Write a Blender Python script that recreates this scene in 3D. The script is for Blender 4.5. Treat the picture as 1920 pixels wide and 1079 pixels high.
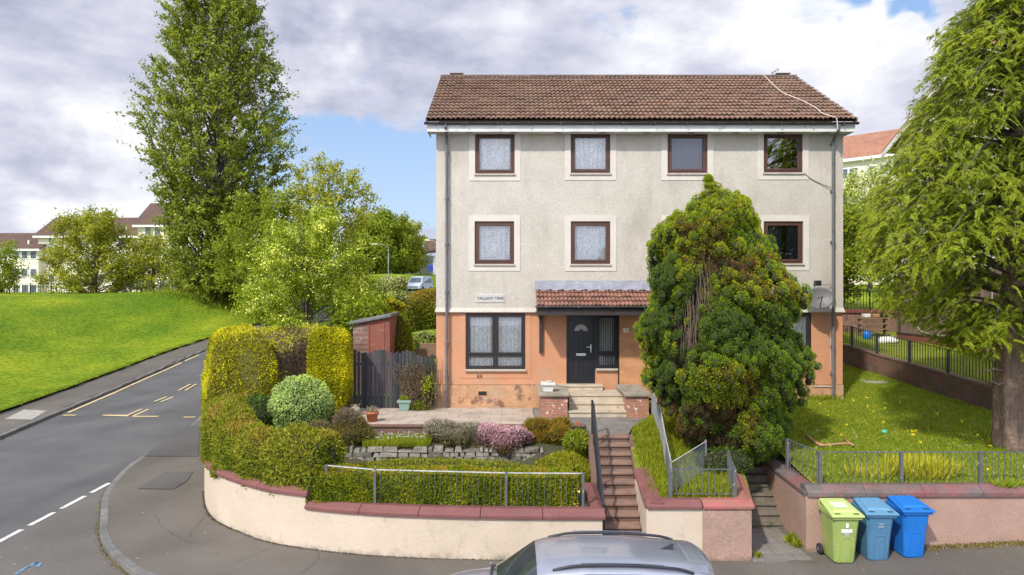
import bpy, math, random
import numpy as np
from mathutils import Vector, Matrix, noise, geometry
for o in list(bpy.data.objects): bpy.data.objects.remove(o)
scene = bpy.context.scene
COL = scene.collection
R = math.radians
rnd = random.Random(7)
nr = np.random.default_rng(11)

# ---------------------------------------------------------------- camera
cd = bpy.data.cameras.new("camera"); cam = bpy.data.objects.new("camera", cd); COL.objects.link(cam)
CZ = 5.2
cam.location = (0, 0, CZ); cam.rotation_euler = (R(90), 0, 0)
cd.sensor_width = 36; cd.lens = 24; cd.clip_end = 3000; cd.clip_start = .1
scene.camera = cam
def at(u, v, Y): return Vector(((u-960)/1280*Y, Y, CZ-(v-540)/1280*Y))
def fx(u, Y=20.5): return (u-960)/1280*Y
def fz(v, Y=20.5): return CZ-(v-540)/1280*Y

# ---------------------------------------------------------------- sky and sun
w = bpy.data.worlds.new("World"); scene.world = w; w.use_nodes = True
nt = w.node_tree; nt.nodes.clear()
SUN = Vector((-0.82, -1.2, 1.45)).normalized()
def nn(t, **k):
    n = nt.nodes.new(t)
    for a, b in k.items(): setattr(n, a, b)
    return n
def lk(a, b): nt.links.new(a, b)
wo = nn('ShaderNodeOutputWorld'); bg = nn('ShaderNodeBackground'); bg.inputs[1].default_value = .1
sky = nn('ShaderNodeTexSky', sky_type='NISHITA', sun_disc=False)
sky.sun_elevation = math.asin(SUN.z); sky.sun_rotation = math.atan2(SUN.x, SUN.y)
tc = nn('ShaderNodeTexCoord')
def wmath(op, a, b=None, c=None):
    n = nn('ShaderNodeMath', operation=op)
    for i, x in enumerate((a, b, c)):
        if x is None: continue
        if isinstance(x, (int, float)): n.inputs[i].default_value = x
        else: lk(x, n.inputs[i])
    return n.outputs[0]
def wnoise(scale, detail, sx=1, sz=1, rough=.55, off=0):
    m = nn('ShaderNodeMapping'); m.inputs['Scale'].default_value = (sx, 1, sz); m.inputs['Location'].default_value = (off, off*.7, off*.3)
    lk(tc.outputs['Generated'], m.inputs[0])
    n = nn('ShaderNodeTexNoise'); n.inputs['Scale'].default_value = scale; n.inputs['Detail'].default_value = detail; n.inputs['Roughness'].default_value = rough
    lk(m.outputs[0], n.inputs['Vector']); return n
wn = wnoise(3.2, 5, off=4)
vsub = nn('ShaderNodeVectorMath', operation='SUBTRACT'); lk(wn.outputs['Color'], vsub.inputs[0]); vsub.inputs[1].default_value = (.5, .5, .5)
vmul = nn('ShaderNodeVectorMath', operation='SCALE'); lk(vsub.outputs[0], vmul.inputs[0]); vmul.inputs['Scale'].default_value = .55
vadd = nn('ShaderNodeVectorMath', operation='ADD'); lk(tc.outputs['Generated'], vadd.inputs[0]); lk(vmul.outputs[0], vadd.inputs[1])
def wblob(u, v, rad, wt, sz=1.6):
    d = Vector(((u-960)/1280, 1, (540-v)/1280)).normalized()
    s = nn('ShaderNodeVectorMath', operation='SUBTRACT'); lk(vadd.outputs[0], s.inputs[0]); s.inputs[1].default_value = d
    m = nn('ShaderNodeVectorMath', operation='MULTIPLY'); lk(s.outputs[0], m.inputs[0]); m.inputs[1].default_value = (1, 1, sz)
    l = nn('ShaderNodeVectorMath', operation='LENGTH'); lk(m.outputs[0], l.inputs[0])
    r = nn('ShaderNodeMapRange', interpolation_type='SMOOTHSTEP'); lk(l.outputs['Value'], r.inputs[0])
    r.inputs[1].default_value = rad*1.25/1280; r.inputs[2].default_value = rad*.15/1280; r.inputs[3].default_value = 0; r.inputs[4].default_value = wt
    return r.outputs[0]
n1 = wnoise(2.6, 9, sz=2.4, off=1.3); n2 = wnoise(3.4, 8, sz=2.2, off=7.7, rough=.6)
n4 = wnoise(11, 8, sx=.7, sz=3, off=5.1, rough=.65)
cover = wmath('ADD', wmath('ADD', wmath('MULTIPLY', n1.outputs[0], 2.1), wmath('MULTIPLY', n4.outputs[0], 1.3)), -.86)
for b in [(600, 215, 130, -.75), (700, 345, 170, -.9), (790, 250, 90, -.35), (1110, 22, 80, -.6), (1650, 12, 80, -.8), (760, 430, 110, -.55), (200, 150, 420, .8), (1350, 130, 330, .6), (660, 60, 230, .9), (860, 60, 200, .6), (1600, 200, 200, .5), (265, 30, 45, -.6), (430, 120, 90, .4), (690, 185, 90, .75), (900, 200, 160, .4)]:
    cover = wmath('ADD', cover, wblob(*b))
covr = nn('ShaderNodeMapRange', interpolation_type='SMOOTHSTEP'); lk(cover, covr.inputs[0]); covr.inputs[1].default_value = .38; covr.inputs[2].default_value = .95
n3 = wnoise(9, 6, sz=2.6, off=2.2, rough=.6)
bri = wmath('ADD', wmath('ADD', wmath('MULTIPLY', n2.outputs[0], 2.35), wmath('MULTIPLY', n3.outputs[0], .5)), -.90)
for b in [(90, 335, 120, -.45), (190, 250, 140, -.02), (60, 200, 140, .3), (300, 90, 260, .08), (250, 20, 120, .15), (700, 70, 260, -.12), (180, 375, 200, .5), (400, 330, 130, .25), (30, 400, 110, .2), (600, 170, 130, .35), (700, 230, 170, .35), (900, 100, 160, .15), (1250, 70, 260, .3), (1500, 50, 220, .35), (1050, 60, 120, -.1), (470, 150, 120, .1), (1620, 180, 200, .05), (40, 60, 200, .15), (640, 330, 150, .3)]:
    bri = wmath('ADD', bri, wblob(*b))
cr = nn('ShaderNodeValToRGB'); lk(bri, cr.inputs[0])
el = cr.color_ramp.elements
el[0].position = .0; el[0].color = (1.95, 2.15, 3.0, 1)
el[1].position = 1.0; el[1].color = (6.3, 6.35, 6.6, 1)
e = el.new(.35); e.color = (3.2, 3.35, 4.25, 1)
e = el.new(.65); e.color = (4.5, 4.6, 5.35, 1)
# clear sky brightened towards what the exposure of the photograph shows
mixs = nn('ShaderNodeMix', data_type='RGBA'); mixs.inputs['Factor'].default_value = .6
lk(sky.outputs[0], mixs.inputs['A']); mixs.inputs['B'].default_value = (2.3, 3.7, 6.4, 1)
sz_ = nn('ShaderNodeSeparateXYZ'); lk(tc.outputs['Generated'], sz_.inputs[0])
hr = nn('ShaderNodeMapRange'); lk(sz_.outputs[2], hr.inputs[0]); hr.inputs[1].default_value = .0; hr.inputs[2].default_value = .3; hr.inputs[3].default_value = .6; hr.inputs[4].default_value = 0
mixh = nn('ShaderNodeMix', data_type='RGBA'); lk(hr.outputs[0], mixh.inputs['Factor']); lk(mixs.outputs['Result'], mixh.inputs['A']); mixh.inputs['B'].default_value = (4.3, 5.2, 6.2, 1)
mixc = nn('ShaderNodeMix', data_type='RGBA'); lk(covr.outputs[0], mixc.inputs['Factor']); lk(mixh.outputs['Result'], mixc.inputs['A']); lk(cr.outputs[0], mixc.inputs['B'])
# unseen sky behind the camera scaled up, extra light added for the facade
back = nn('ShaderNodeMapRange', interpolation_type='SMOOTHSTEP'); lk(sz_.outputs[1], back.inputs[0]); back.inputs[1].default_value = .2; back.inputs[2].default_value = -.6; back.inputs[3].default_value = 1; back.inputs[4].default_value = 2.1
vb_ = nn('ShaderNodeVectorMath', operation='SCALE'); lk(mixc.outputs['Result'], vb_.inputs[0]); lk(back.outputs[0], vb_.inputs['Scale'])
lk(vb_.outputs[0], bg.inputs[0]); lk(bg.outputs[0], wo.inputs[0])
sl = bpy.data.lights.new("sun", 'SUN'); so = bpy.data.objects.new("sun", sl); COL.objects.link(so)
sl.energy = 2.6; sl.angle = R(2.5); sl.color = (1, .94, .84)
so.rotation_euler = (-SUN).to_track_quat('-Z', 'Y').to_euler(); so.location = SUN*60
scene.view_settings.view_transform = 'Standard'; scene.view_settings.look = 'None'; scene.view_settings.gamma = 1
scene.view_settings.exposure = .7
scene.render.resolution_x = 1024; scene.render.resolution_y = 575

# ---------------------------------------------------------------- materials
def base_mat(name):
    m = bpy.data.materials.new(name); m.use_nodes = True
    t = m.node_tree; b = t.nodes['Principled BSDF']; return m, t, b
def N(t, ty, **k):
    n = t.nodes.new(ty)
    for a, b in k.items(): setattr(n, a, b)
    return n
def c4(c): return (c[0], c[1], c[2], 1)
def noise_node(t, scale, detail=4, rough=.6, co=None, dist=0, sc=None):
    n = N(t, 'ShaderNodeTexNoise'); n.inputs['Scale'].default_value = scale; n.inputs['Detail'].default_value = detail
    n.inputs['Roughness'].default_value = rough; n.inputs['Distortion'].default_value = dist
    if sc:
        mp = N(t, 'ShaderNodeMapping'); mp.inputs['Scale'].default_value = sc; t.links.new(co, mp.inputs[0]); co = mp.outputs[0]
    t.links.new(co, n.inputs['Vector']); return n
def ramp(t, src, stops):
    r = N(t, 'ShaderNodeValToRGB'); t.links.new(src, r.inputs[0]); e = r.color_ramp.elements
    e[0].position, e[0].color = stops[0][0], c4(stops[0][1]); e[1].position, e[1].color = stops[-1][0], c4(stops[-1][1])
    for p, c in stops[1:-1]: x = e.new(p); x.color = c4(c)
    return r
def mixc_(t, fac, a, b, mode='MIX'):
    m = N(t, 'ShaderNodeMix', data_type='RGBA', blend_type=mode)
    for s, x in (('Factor', fac), ('A', a), ('B', b)):
        if isinstance(x, (int, float)): m.inputs[s].default_value = x
        elif isinstance(x, tuple): m.inputs[s].default_value = c4(x)
        else: t.links.new(x, m.inputs[s])
    return m.outputs['Result']
def bump(t, b, src, strength, dist):
    n = N(t, 'ShaderNodeBump'); n.inputs['Strength'].default_value = strength; n.inputs['Distance'].default_value = dist
    t.links.new(src, n.inputs['Height']); t.links.new(n.outputs[0], b.inputs['Normal'])
def mat(name, c1, c2=None, scale=3, rough=.8, stains=None, bsc=0, bst=.4, bd=.01, metal=0, sc=None, fine=None, spec=None, island=0, foot=None):
    """c1..c2 mottled by noise; stains=(colour, scale, lo, hi); fine=(amount, scale)"""
    m, t, b = base_mat(name)
    co = N(t, 'ShaderNodeTexCoord').outputs['Object']
    c2 = c2 or tuple(x*.8 for x in c1)
    n = noise_node(t, scale, 6, .6, co, sc=sc)
    col = ramp(t, n.outputs[0], [(.35, c1), (.68, c2)]).outputs[0]
    if stains:
        s = noise_node(t, stains[1], 7, .65, co, sc=stains[4] if len(stains) > 4 else None)
        f = N(t, 'ShaderNodeMapRange'); t.links.new(s.outputs[0], f.inputs[0]); f.inputs[1].default_value = stains[2]; f.inputs[2].default_value = stains[3]
        col = mixc_(t, f.outputs[0], col, stains[0])
    if fine:
        s = noise_node(t, fine[1], 2, .6, co)
        f = N(t, 'ShaderNodeMapRange'); t.links.new(s.outputs[0], f.inputs[0]); f.inputs[1].default_value = .3; f.inputs[2].default_value = .7
        f.inputs[3].default_value = 1-fine[0]; f.inputs[4].default_value = 1+fine[0]
        vm = N(t, 'ShaderNodeVectorMath', operation='SCALE'); t.links.new(col, vm.inputs[0]); t.links.new(f.outputs[0], vm.inputs['Scale']); col = vm.outputs[0]
    if island:
        g = N(t, 'ShaderNodeNewGeometry')
        f = N(t, 'ShaderNodeMapRange'); t.links.new(g.outputs['Random Per Island'], f.inputs[0]); f.inputs[3].default_value = 1-island; f.inputs[4].default_value = 1+island
        vm = N(t, 'ShaderNodeVectorMath', operation='SCALE'); t.links.new(col, vm.inputs[0]); t.links.new(f.outputs[0], vm.inputs['Scale']); col = vm.outputs[0]
    t.links.new(col, b.inputs['Base Color'])
    b.inputs['Roughness'].default_value = rough; b.inputs['Metallic'].default_value = metal
    if foot:   # splashed dirt and moss near the ground, ragged upper edge; foot=(colour, z of ground, height)
        sp = N(t, 'ShaderNodeSeparateXYZ'); t.links.new(co, sp.inputs[0])
        nz_ = noise_node(t, 3.2, 8, .7, co); ma = N(t, 'ShaderNodeMath', operation='MULTIPLY_ADD'); t.links.new(nz_.outputs[0], ma.inputs[0]); ma.inputs[1].default_value = -foot[2]*3.2; t.links.new(sp.outputs[2], ma.inputs[2])
        mr = N(t, 'ShaderNodeMapRange'); t.links.new(ma.outputs[0], mr.inputs[0]); mr.inputs[1].default_value = foot[1]-foot[2]*1.15; mr.inputs[2].default_value = foot[1]-foot[2]*2.1; mr.inputs[4].default_value = .75
        t.links.new(mixc_(t, mr.outputs[0], col, foot[0]), b.inputs['Base Color'])
    if spec is not None: b.inputs['Specular IOR Level'].default_value = spec
    if bsc: bump(t, b, noise_node(t, bsc, 3, .6, co).outputs[0], bst, bd)
    return m
def brick_mat(name, c1, c2, mortar, bw=.225, bh=.075, ms=.006, offs=.5, stains=None, rough=.85, bst=.5, plane='xz'):
    m, t, b = base_mat(name)
    co = N(t, 'ShaderNodeTexCoord').outputs['Object']
    s = N(t, 'ShaderNodeSeparateXYZ'); t.links.new(co, s.inputs[0])
    a = N(t, 'ShaderNodeMath', operation='ADD'); t.links.new(s.outputs[0], a.inputs[0])
    cb = N(t, 'ShaderNodeCombineXYZ')
    if plane == 'xz': t.links.new(s.outputs[1], a.inputs[1]); t.links.new(s.outputs[2], cb.inputs[1])
    else: a.inputs[1].default_value = 0; t.links.new(s.outputs[1], cb.inputs[1])
    t.links.new(a.outputs[0], cb.inputs[0])
    k = N(t, 'ShaderNodeTexBrick', offset=offs); t.links.new(cb.outputs[0], k.inputs['Vector'])
    k.inputs['Color1'].default_value = c4(c1); k.inputs['Color2'].default_value = c4(c2); k.inputs['Mortar'].default_value = c4(mortar)
    k.inputs['Scale'].default_value = 1; k.inputs['Brick Width'].default_value = bw; k.inputs['Row Height'].default_value = bh; k.inputs['Mortar Size'].default_value = ms
    k.inputs['Mortar Smooth'].default_value = .2
    col = k.outputs[0]
    n = noise_node(t, 3.5, 6, .65, co)
    col = mixc_(t, .5, col, ramp(t, n.outputs[0], [(.3, (.55, .55, .55)), (.7, (1.15, 1.12, 1.1))]).outputs[0], 'MULTIPLY')
    if stains:
        for st in stains:
            q = noise_node(t, st[1], 7, .65, co)
            f = N(t, 'ShaderNodeMapRange'); t.links.new(q.outputs[0], f.inputs[0]); f.inputs[1].default_value = st[2]; f.inputs[2].default_value = st[3]
            col = mixc_(t, f.outputs[0], col, st[0])
    t.links.new(col, b.inputs['Base Color']); b.inputs['Roughness'].default_value = rough
    bump(t, b, k.outputs['Fac'], -bst, .008)
    return m
def leaf_mat(name, stops, trans=.3, vary=.25, rough=.55, boost=True):
    if boost: stops = [(p, (c[0]*1.95, c[1]*1.75, c[2]*.8) if c[2] < .6*c[1] else c) for p, c in stops]; trans = trans+.12
    m, t, b = base_mat(name)
    at_ = N(t, 'ShaderNodeAttribute', attribute_name='tint')
    col = ramp(t, at_.outputs['Fac'], stops).outputs[0]
    g = N(t, 'ShaderNodeNewGeometry')
    f = N(t, 'ShaderNodeMapRange'); t.links.new(g.outputs['Random Per Island'], f.inputs[0]); f.inputs[3].default_value = 1-vary; f.inputs[4].default_value = 1+vary
    vm = N(t, 'ShaderNodeVectorMath', operation='SCALE'); t.links.new(col, vm.inputs[0]); t.links.new(f.outputs[0], vm.inputs['Scale'])
    t.links.new(vm.outputs[0], b.inputs['Base Color']); b.inputs['Roughness'].default_value = rough; b.inputs['Specular IOR Level'].default_value = .3
    tr = N(t, 'ShaderNodeBsdfTranslucent'); t.links.new(vm.outputs[0], tr.inputs[0])
    mx = N(t, 'ShaderNodeMixShader'); mx.inputs[0].default_value = trans
    t.links.new(b.outputs[0], mx.inputs[1]); t.links.new(tr.outputs[0], mx.inputs[2])
    t.links.new(mx.outputs[0], t.nodes['Material Output'].inputs[0])
    return m
def glass_mat(name, tint=(.97, .98, .98), refl=.07):
    m, t, b = base_mat(name); t.nodes.remove(b)
    g = N(t, 'ShaderNodeBsdfGlossy'); g.inputs['Roughness'].default_value = .01; g.inputs['Color'].default_value = (1, 1, 1, 1)
    tr = N(t, 'ShaderNodeBsdfTransparent'); tr.inputs[0].default_value = c4(tint)
    fr = N(t, 'ShaderNodeFresnel'); fr.inputs[0].default_value = 1.5
    a = N(t, 'ShaderNodeMath', operation='ADD'); t.links.new(fr.outputs[0], a.inputs[0]); a.inputs[1].default_value = refl
    mx = N(t, 'ShaderNodeMixShader'); t.links.new(a.outputs[0], mx.inputs[0]); t.links.new(tr.outputs[0], mx.inputs[1]); t.links.new(g.outputs[0], mx.inputs[2])
    t.links.new(mx.outputs[0], t.nodes['Material Output'].inputs[0])
    return m
def tarmac(name, base, patch, spots=.12, moss=None):
    m, t, b = base_mat(name)
    co = N(t, 'ShaderNodeTexCoord').outputs['Object']
    n = noise_node(t, .55, 6, .6, co); col = ramp(t, n.outputs[0], [(.35, base), (.65, patch)]).outputs[0]
    n = noise_node(t, .25, 4, .5, co, dist=1.2, sc=(1, .25, 1))
    col = mixc_(t, .45, col, ramp(t, n.outputs[0], [(.35, (.62, .62, .62)), (.6, (1.2, 1.19, 1.17))]).outputs[0], 'MULTIPLY')
    f = noise_node(t, 42, 3, .8, co)
    col = mixc_(t, .6, col, ramp(t, f.outputs[0], [(.3, (.42, .42, .42)), (.7, (1.5, 1.48, 1.45))]).outputs[0], 'MULTIPLY')
    v = N(t, 'ShaderNodeTexVoronoi', voronoi_dimensions='3D'); v.inputs['Scale'].default_value = 2.2; t.links.new(co, v.inputs['Vector'])
    lt = N(t, 'ShaderNodeMath', operation='LESS_THAN'); t.links.new(v.outputs['Distance'], lt.inputs[0]); lt.inputs[1].default_value = spots*.3
    col = mixc_(t, lt.outputs[0], col, (.34, .33, .31))
    if moss:
        q = noise_node(t, 1.7, 7, .7, co)
        r = N(t, 'ShaderNodeMapRange'); t.links.new(q.outputs[0], r.inputs[0]); r.inputs[1].default_value = .62; r.inputs[2].default_value = .72; r.inputs[4].default_value = .6
        col = mixc_(t, r.outputs[0], col, moss)
    t.links.new(col, b.inputs['Base Color']); b.inputs['Roughness'].default_value = .9
    bump(t, b, f.outputs[0], .35, .01)
    return m
M = dict(
 road=tarmac('road_tarmac', (.090, .088, .089), (.118, .115, .115), .08),
 sideroad=tarmac('old_tarmac', (.115, .105, .095), (.14, .128, .116), .15),
 pave=tarmac('pavement_tarmac', (.112, .098, .082), (.142, .125, .106), .16, moss=(.07, .07, .03)),
 patch=tarmac('tarmac_patch', (.085, .08, .078), (.105, .10, .096), .1),
 kerb=mat('kerb_concrete', (.19, .185, .175), (.12, .115, .105), 3, .9, bsc=60, bst=.3, fine=(.15, 50), island=.12),
 grass=mat('mown_grass', (.20, .275, .016), (.285, .33, .024), .45, .95, stains=((.105, .185, .013), .13, .40, .62, (1, .45, 1)), fine=(.38, 5), bsc=11, bst=.9, bd=.07, spec=.05),
 grassr=mat('garden_grass', (.19, .245, .018), (.24, .26, .035), .8, .95, stains=((.115, .155, .016), .9, .5, .7), fine=(.4, 16), bsc=24, bst=1, bd=.05, spec=.1),
 hill=mat('far_ground', (.06, .1, .02), (.08, .11, .04), .02, 1),
 soil=mat('bed_soil', (.07, .05, .03), (.05, .065, .02), 3, 1, fine=(.3, 30), bsc=20, bst=1, bd=.04),
 yellow=mat('yellow_line_paint', (.72, .55, .25), (.6, .46, .24), 3, .8, stains=((.2, .18, .14), 18, .55, .66), fine=(.1, 60)),
 white=mat('road_line_paint', (.72, .72, .70), (.5, .5, .48), 3, .8, stains=((.2, .2, .2), 14, .56, .66), fine=(.1, 60)),
 blue=mat('blue_spray_paint', (.12, .32, .55), (.1, .2, .35), 6, .8, stains=((.13, .13, .13), 12, .45, .6)),
 cream=mat('cream_roughcast', (.575, .53, .455), (.50, .46, .39), 1.1, .95, stains=((.40, .36, .30), .8, .52, .8, (2, 2, .6)), fine=(.13, 26), bsc=38, bst=1.0, bd=.02),
 band=mat('smooth_cream_band', (.63, .585, .51), (.56, .52, .45), 2, .9, fine=(.05, 20)),
 orange=mat('orange_masonry_paint', (.57, .275, .15), (.50, .235, .122), 1.5, .85, stains=((.45, .27, .165), 1.2, .5, .75), fine=(.06, 25), bsc=60, bst=.3),
 plinth=brick_mat('painted_plinth_brick', (.55, .32, .17), (.49, .275, .145), (.44, .25, .14), stains=[((.20, .10, .065), 2.0, .53, .60), ((.40, .30, .2), 1.1, .5, .75)], bst=.35),
 tanbrick=brick_mat('tan_orange_brick', (.52, .235, .105), (.60, .29, .14), (.50, .29, .17), bw=.45, bh=.075, ms=.007, bst=.5),
 pierbrick=brick_mat('red_pier_brick', (.42, .17, .10), (.33, .15, .10), (.35, .27, .20), stains=[((.72, .66, .60), 6, .58, .62), ((.14, .10, .08), 3, .58, .7)]),
 wallbrick=brick_mat('old_garden_brick', (.23, .12, .085), (.16, .095, .075), (.13, .10, .08), stains=[((.08, .09, .04), 2.2, .5, .66)]),
 tile=mat('brown_roof_tile', (.235, .138, .090), (.17, .095, .060), 1.3, .8, stains=((.17, .125, .095), 1.1, .5, .8), fine=(.2, 30), island=.13, bsc=60, bst=.4),
 tile2=mat('red_porch_tile', (.30, .145, .10), (.22, .10, .07), 2.2, .8, stains=((.12, .07, .055), 3, .5, .7), fine=(.2, 30), island=.22),
 tilefar=mat('distant_roof_tile', (.12, .07, .05), (.09, .053, .04), .8, .9, fine=(.25, 5)),
 tilefar2=mat('distant_orange_tile', (.36, .17, .10), (.27, .13, .085), .8, .9, fine=(.25, 5)),
 ridge=mat('ridge_tile', (.13, .085, .065), (.08, .06, .05), 4, .85, fine=(.2, 30), island=.2),
 fascia=mat('white_fascia', (.74, .74, .70), (.62, .62, .58), 2, .6, stains=((.38, .38, .33), 2.5, .55, .75)),
 gutter=mat('dark_gutter', (.055, .052, .05), (.035, .03, .03), 5, .5, stains=((.14, .13, .11), 4, .6, .7)),
 pipe=mat('grey_downpipe', (.15, .145, .155), (.10, .095, .1), 2, .6, stains=((.2, .15, .13), 5, .6, .7)),
 winbrown=mat('brown_window_frame', (.10, .043, .030), (.065, .03, .022), 3, .5, fine=(.12, 40)),
 winblack=mat('black_window_frame', (.028, .02, .018), (.02, .016, .015), 3, .45),
 sill=mat('stone_sill', (.5, .45, .38), (.38, .34, .28), 6, .85, fine=(.1, 40)),
 curtain=mat('lace_curtain', (.98, .97, .93), (.84, .84, .82), 7, .9, sc=(1.2, 1, .8), fine=(.38, 26)),
 blind=mat('white_vertical_blind', (.72, .72, .70), (.6, .6, .58), 6, .7),
 greyblind=mat('grey_roller_blind', (.20, .21, .22), (.17, .18, .19), 2, .7),
 navy=mat('navy_curtain', (.02, .03, .07), (.01, .015, .035), 8, .8),
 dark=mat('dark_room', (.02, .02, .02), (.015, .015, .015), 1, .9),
 door=mat('black_front_door', (.016, .017, .02), (.012, .013, .015), 2, .32),
 chrome=mat('chrome', (.75, .75, .76), (.7, .7, .7), 2, .2, metal=1),
 lead=mat('lead_flashing', (.20, .21, .25), (.30, .31, .34), 6, .55, stains=((.2, .2, .23), 4, .5, .65), bsc=12, bst=.4, bd=.02),
 timber=mat('dark_timber', (.045, .035, .032), (.028, .022, .02), 6, .7, sc=(1, 1, 6)),
 slab=brick_mat('paving_slab', (.50, .42, .34), (.42, .345, .275), (.20, .17, .13), bw=.6, bh=.45, ms=.008, plane='xy', stains=[((.26, .22, .18), 1.7, .52, .72)], bst=.3),
 slabg=brick_mat('grey_paving_slab', (.24, .22, .20), (.20, .185, .165), (.11, .10, .08), bw=.6, bh=.6, ms=.008, plane='xy', stains=[((.13, .12, .09), 1.4, .5, .7)], bst=.3),
 slabend=mat('weathered_slab', (.4, .37, .33), (.28, .26, .22), 4, .9, fine=(.15, 30)),
 conc=mat('weathered_concrete', (.36, .32, .25), (.25, .22, .17), 3, .9, stains=((.14, .12, .09), 4, .53, .7), fine=(.12, 40), bsc=40, bst=.4),
 stepc=mat('sandy_concrete_step', (.54, .46, .34), (.42, .35, .26), 3, .9, stains=((.2, .17, .12), 4, .56, .7), fine=(.1, 40)),
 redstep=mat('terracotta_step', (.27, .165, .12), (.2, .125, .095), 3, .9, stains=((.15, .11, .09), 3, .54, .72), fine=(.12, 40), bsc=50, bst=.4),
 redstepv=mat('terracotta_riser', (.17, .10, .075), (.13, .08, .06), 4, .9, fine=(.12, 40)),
 oldstep=mat('mossy_step', (.20, .17, .13), (.13, .115, .085), 3, .95, stains=((.06, .07, .03), 4, .53, .68), fine=(.15, 40)),
 render=mat('cream_render', (.60, .50, .39), (.54, .45, .34), 1.2, .9, foot=((.13, .12, .075), .0, .22), stains=((.30, .25, .18), 1.9, .58, .8, (1, 1, .55)), fine=(.05, 30), bsc=14, bst=.35, bd=.02),
 pink=mat('pink_roughcast', (.44, .285, .22), (.37, .235, .18), 1.5, .95, foot=((.10, .085, .05), .05, .16), stains=((.33, .23, .175), 1.2, .52, .75), fine=(.2, 40), bsc=60, bst=1, bd=.015),
 cope=mat('maroon_coping', (.205, .078, .07), (.165, .062, .057), 2.5, .7, stains=((.2, .085, .08), 3, .55, .7), fine=(.08, 40), island=.06, bsc=30, bst=.25),
 cope2=mat('faded_red_coping', (.40, .11, .105), (.30, .10, .09), 2, .75, stains=((.30, .12, .09), 1.5, .5, .56), fine=(.1, 40), island=.1),
 cope3=mat('worn_coping', (.10, .085, .075), (.16, .13, .12), 3, .9, stains=((.27, .075, .08), 1.1, .47, .68), fine=(.2, 35), bsc=40, bst=.6),
 fieldstone=mat('grey_field_stone', (.24, .215, .175), (.13, .12, .095), 7, .95, stains=((.10, .11, .06), 4, .52, .68), fine=(.2, 30), island=.35, bsc=18, bst=.8, bd=.03),
 rail=mat('grey_railing', (.12, .125, .13), (.08, .083, .09), 6, .5, stains=((.5, .5, .48), 12, .6, .68)),
 railw=mat('peeling_white_rail', (.55, .55, .54), (.36, .36, .36), 8, .6, stains=((.1, .1, .1), 14, .58, .64)),
 black=mat('black_paint', (.02, .021, .026), (.03, .03, .035), 6, .4),
 rubber=mat('black_rubber', (.018, .018, .018), (.025, .025, .025), 6, .8),
 darkgreen=mat('dark_green_rail', (.03, .04, .035), (.02, .028, .025), 6, .5),
 mesh=mat('galvanised_mesh', (.32, .33, .35), (.22, .23, .25), 6, .5, metal=.3),
 fence=mat('dark_stained_fence', (.050, .052, .058), (.032, .033, .038), 5, .8, sc=(3, 3, .6), island=.3, fine=(.15, 40)),
 shed=mat('red_stained_shed', (.26, .085, .055), (.19, .065, .045), 3, .8, stains=((.30, .20, .16), 5, .58, .66, (1, 1, 3)), fine=(.15, 30)),
 shedw=mat('weathered_shed_board', (.24, .13, .10), (.17, .095, .075), 3, .85, stains=((.3, .24, .2), 5, .56, .66), island=.15),
 felt=mat('roofing_felt', (.15, .16, .16), (.10, .105, .11), 3, .85, stains=((.22, .22, .2), 4, .55, .66)),
 bark=mat('tree_bark', (.13, .105, .08), (.07, .058, .045), 4, .95, sc=(4, 4, .6), bsc=10, bst=1, bd=.05),
 barkr=mat('cypress_bark', (.30, .205, .155), (.17, .115, .085), 5, .95, sc=(5, 5, .5), fine=(.15, 20), bsc=9, bst=1, bd=.08),
 twig=mat('dead_twigs', (.13, .085, .05), (.08, .052, .032), 8, 1, fine=(.3, 30)),
 goldcore=mat('golden_inner_twigs', (.16, .15, .02), (.09, .08, .02), 8, 1),
 deadstem=mat('dead_grey_stems', (.20, .155, .12), (.13, .10, .075), 8, 1),
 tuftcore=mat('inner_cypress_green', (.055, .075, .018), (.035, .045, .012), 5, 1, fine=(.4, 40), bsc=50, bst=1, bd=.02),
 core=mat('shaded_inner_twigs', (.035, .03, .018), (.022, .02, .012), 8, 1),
 terracotta=mat('terracotta_pot', (.42, .14, .06), (.34, .11, .05), 8, .8),
 greenpot=mat('pale_green_pot', (.23, .33, .29), (.19, .28, .25), 5, .6),
 planter=mat('white_planter', (.72, .70, .66), (.6, .58, .53), 5, .6),
 signw=mat('pale_sign', (.52, .53, .50), (.46, .47, .44), 6, .6), signk=mat('sign_ink', (.06, .06, .06), (.05, .05, .05), 5, .6),
 plate=mat('cream_number_plate', (.80, .76, .55), (.75, .7, .5), 5, .5),
 lampglass=mat('cream_lamp_cover', (.85, .78, .5), (.8, .74, .5), 3, .4),
 dish=mat('grey_dish', (.13, .13, .13), (.10, .10, .10), 4, .5, fine=(.1, 50)),
 cable=mat('white_cable', (.62, .56, .52), (.5, .45, .4), 4, .6), cablek=mat('grey_cable', (.2, .19, .18), (.2, .19, .18), 4, .6),
 bing=mat('green_bin_plastic', (.31, .40, .11), (.27, .355, .095), 3, .45, fine=(.08, 20), stains=((.20, .23, .10), 4, .55, .85, (1, 1, .4))),
 bingl=mat('faded_green_lid', (.47, .56, .19), (.41, .50, .17), 3, .5),
 bint=mat('teal_blue_bin_plastic', (.075, .20, .33), (.065, .17, .29), 3, .5, fine=(.08, 20), stains=((.10, .16, .22), 4, .55, .85, (1, 1, .4))),
 bintl=mat('faded_blue_lid', (.12, .28, .43), (.10, .24, .38), 3, .5),
 binb=mat('bright_blue_bin_plastic', (.012, .17, .56), (.01, .14, .48), 3, .45, fine=(.06, 20), stains=((.05, .14, .36), 4, .58, .85, (1, 1, .4))),
 bindg=mat('dark_green_bin_plastic', (.05, .13, .07), (.04, .1, .055), 3, .5),
 mark=mat('white_print', (.8, .8, .78), (.7, .7, .68), 30, .6),
 sticker=mat('pale_sticker', (.68, .74, .5), (.62, .68, .45), 20, .6),
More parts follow.
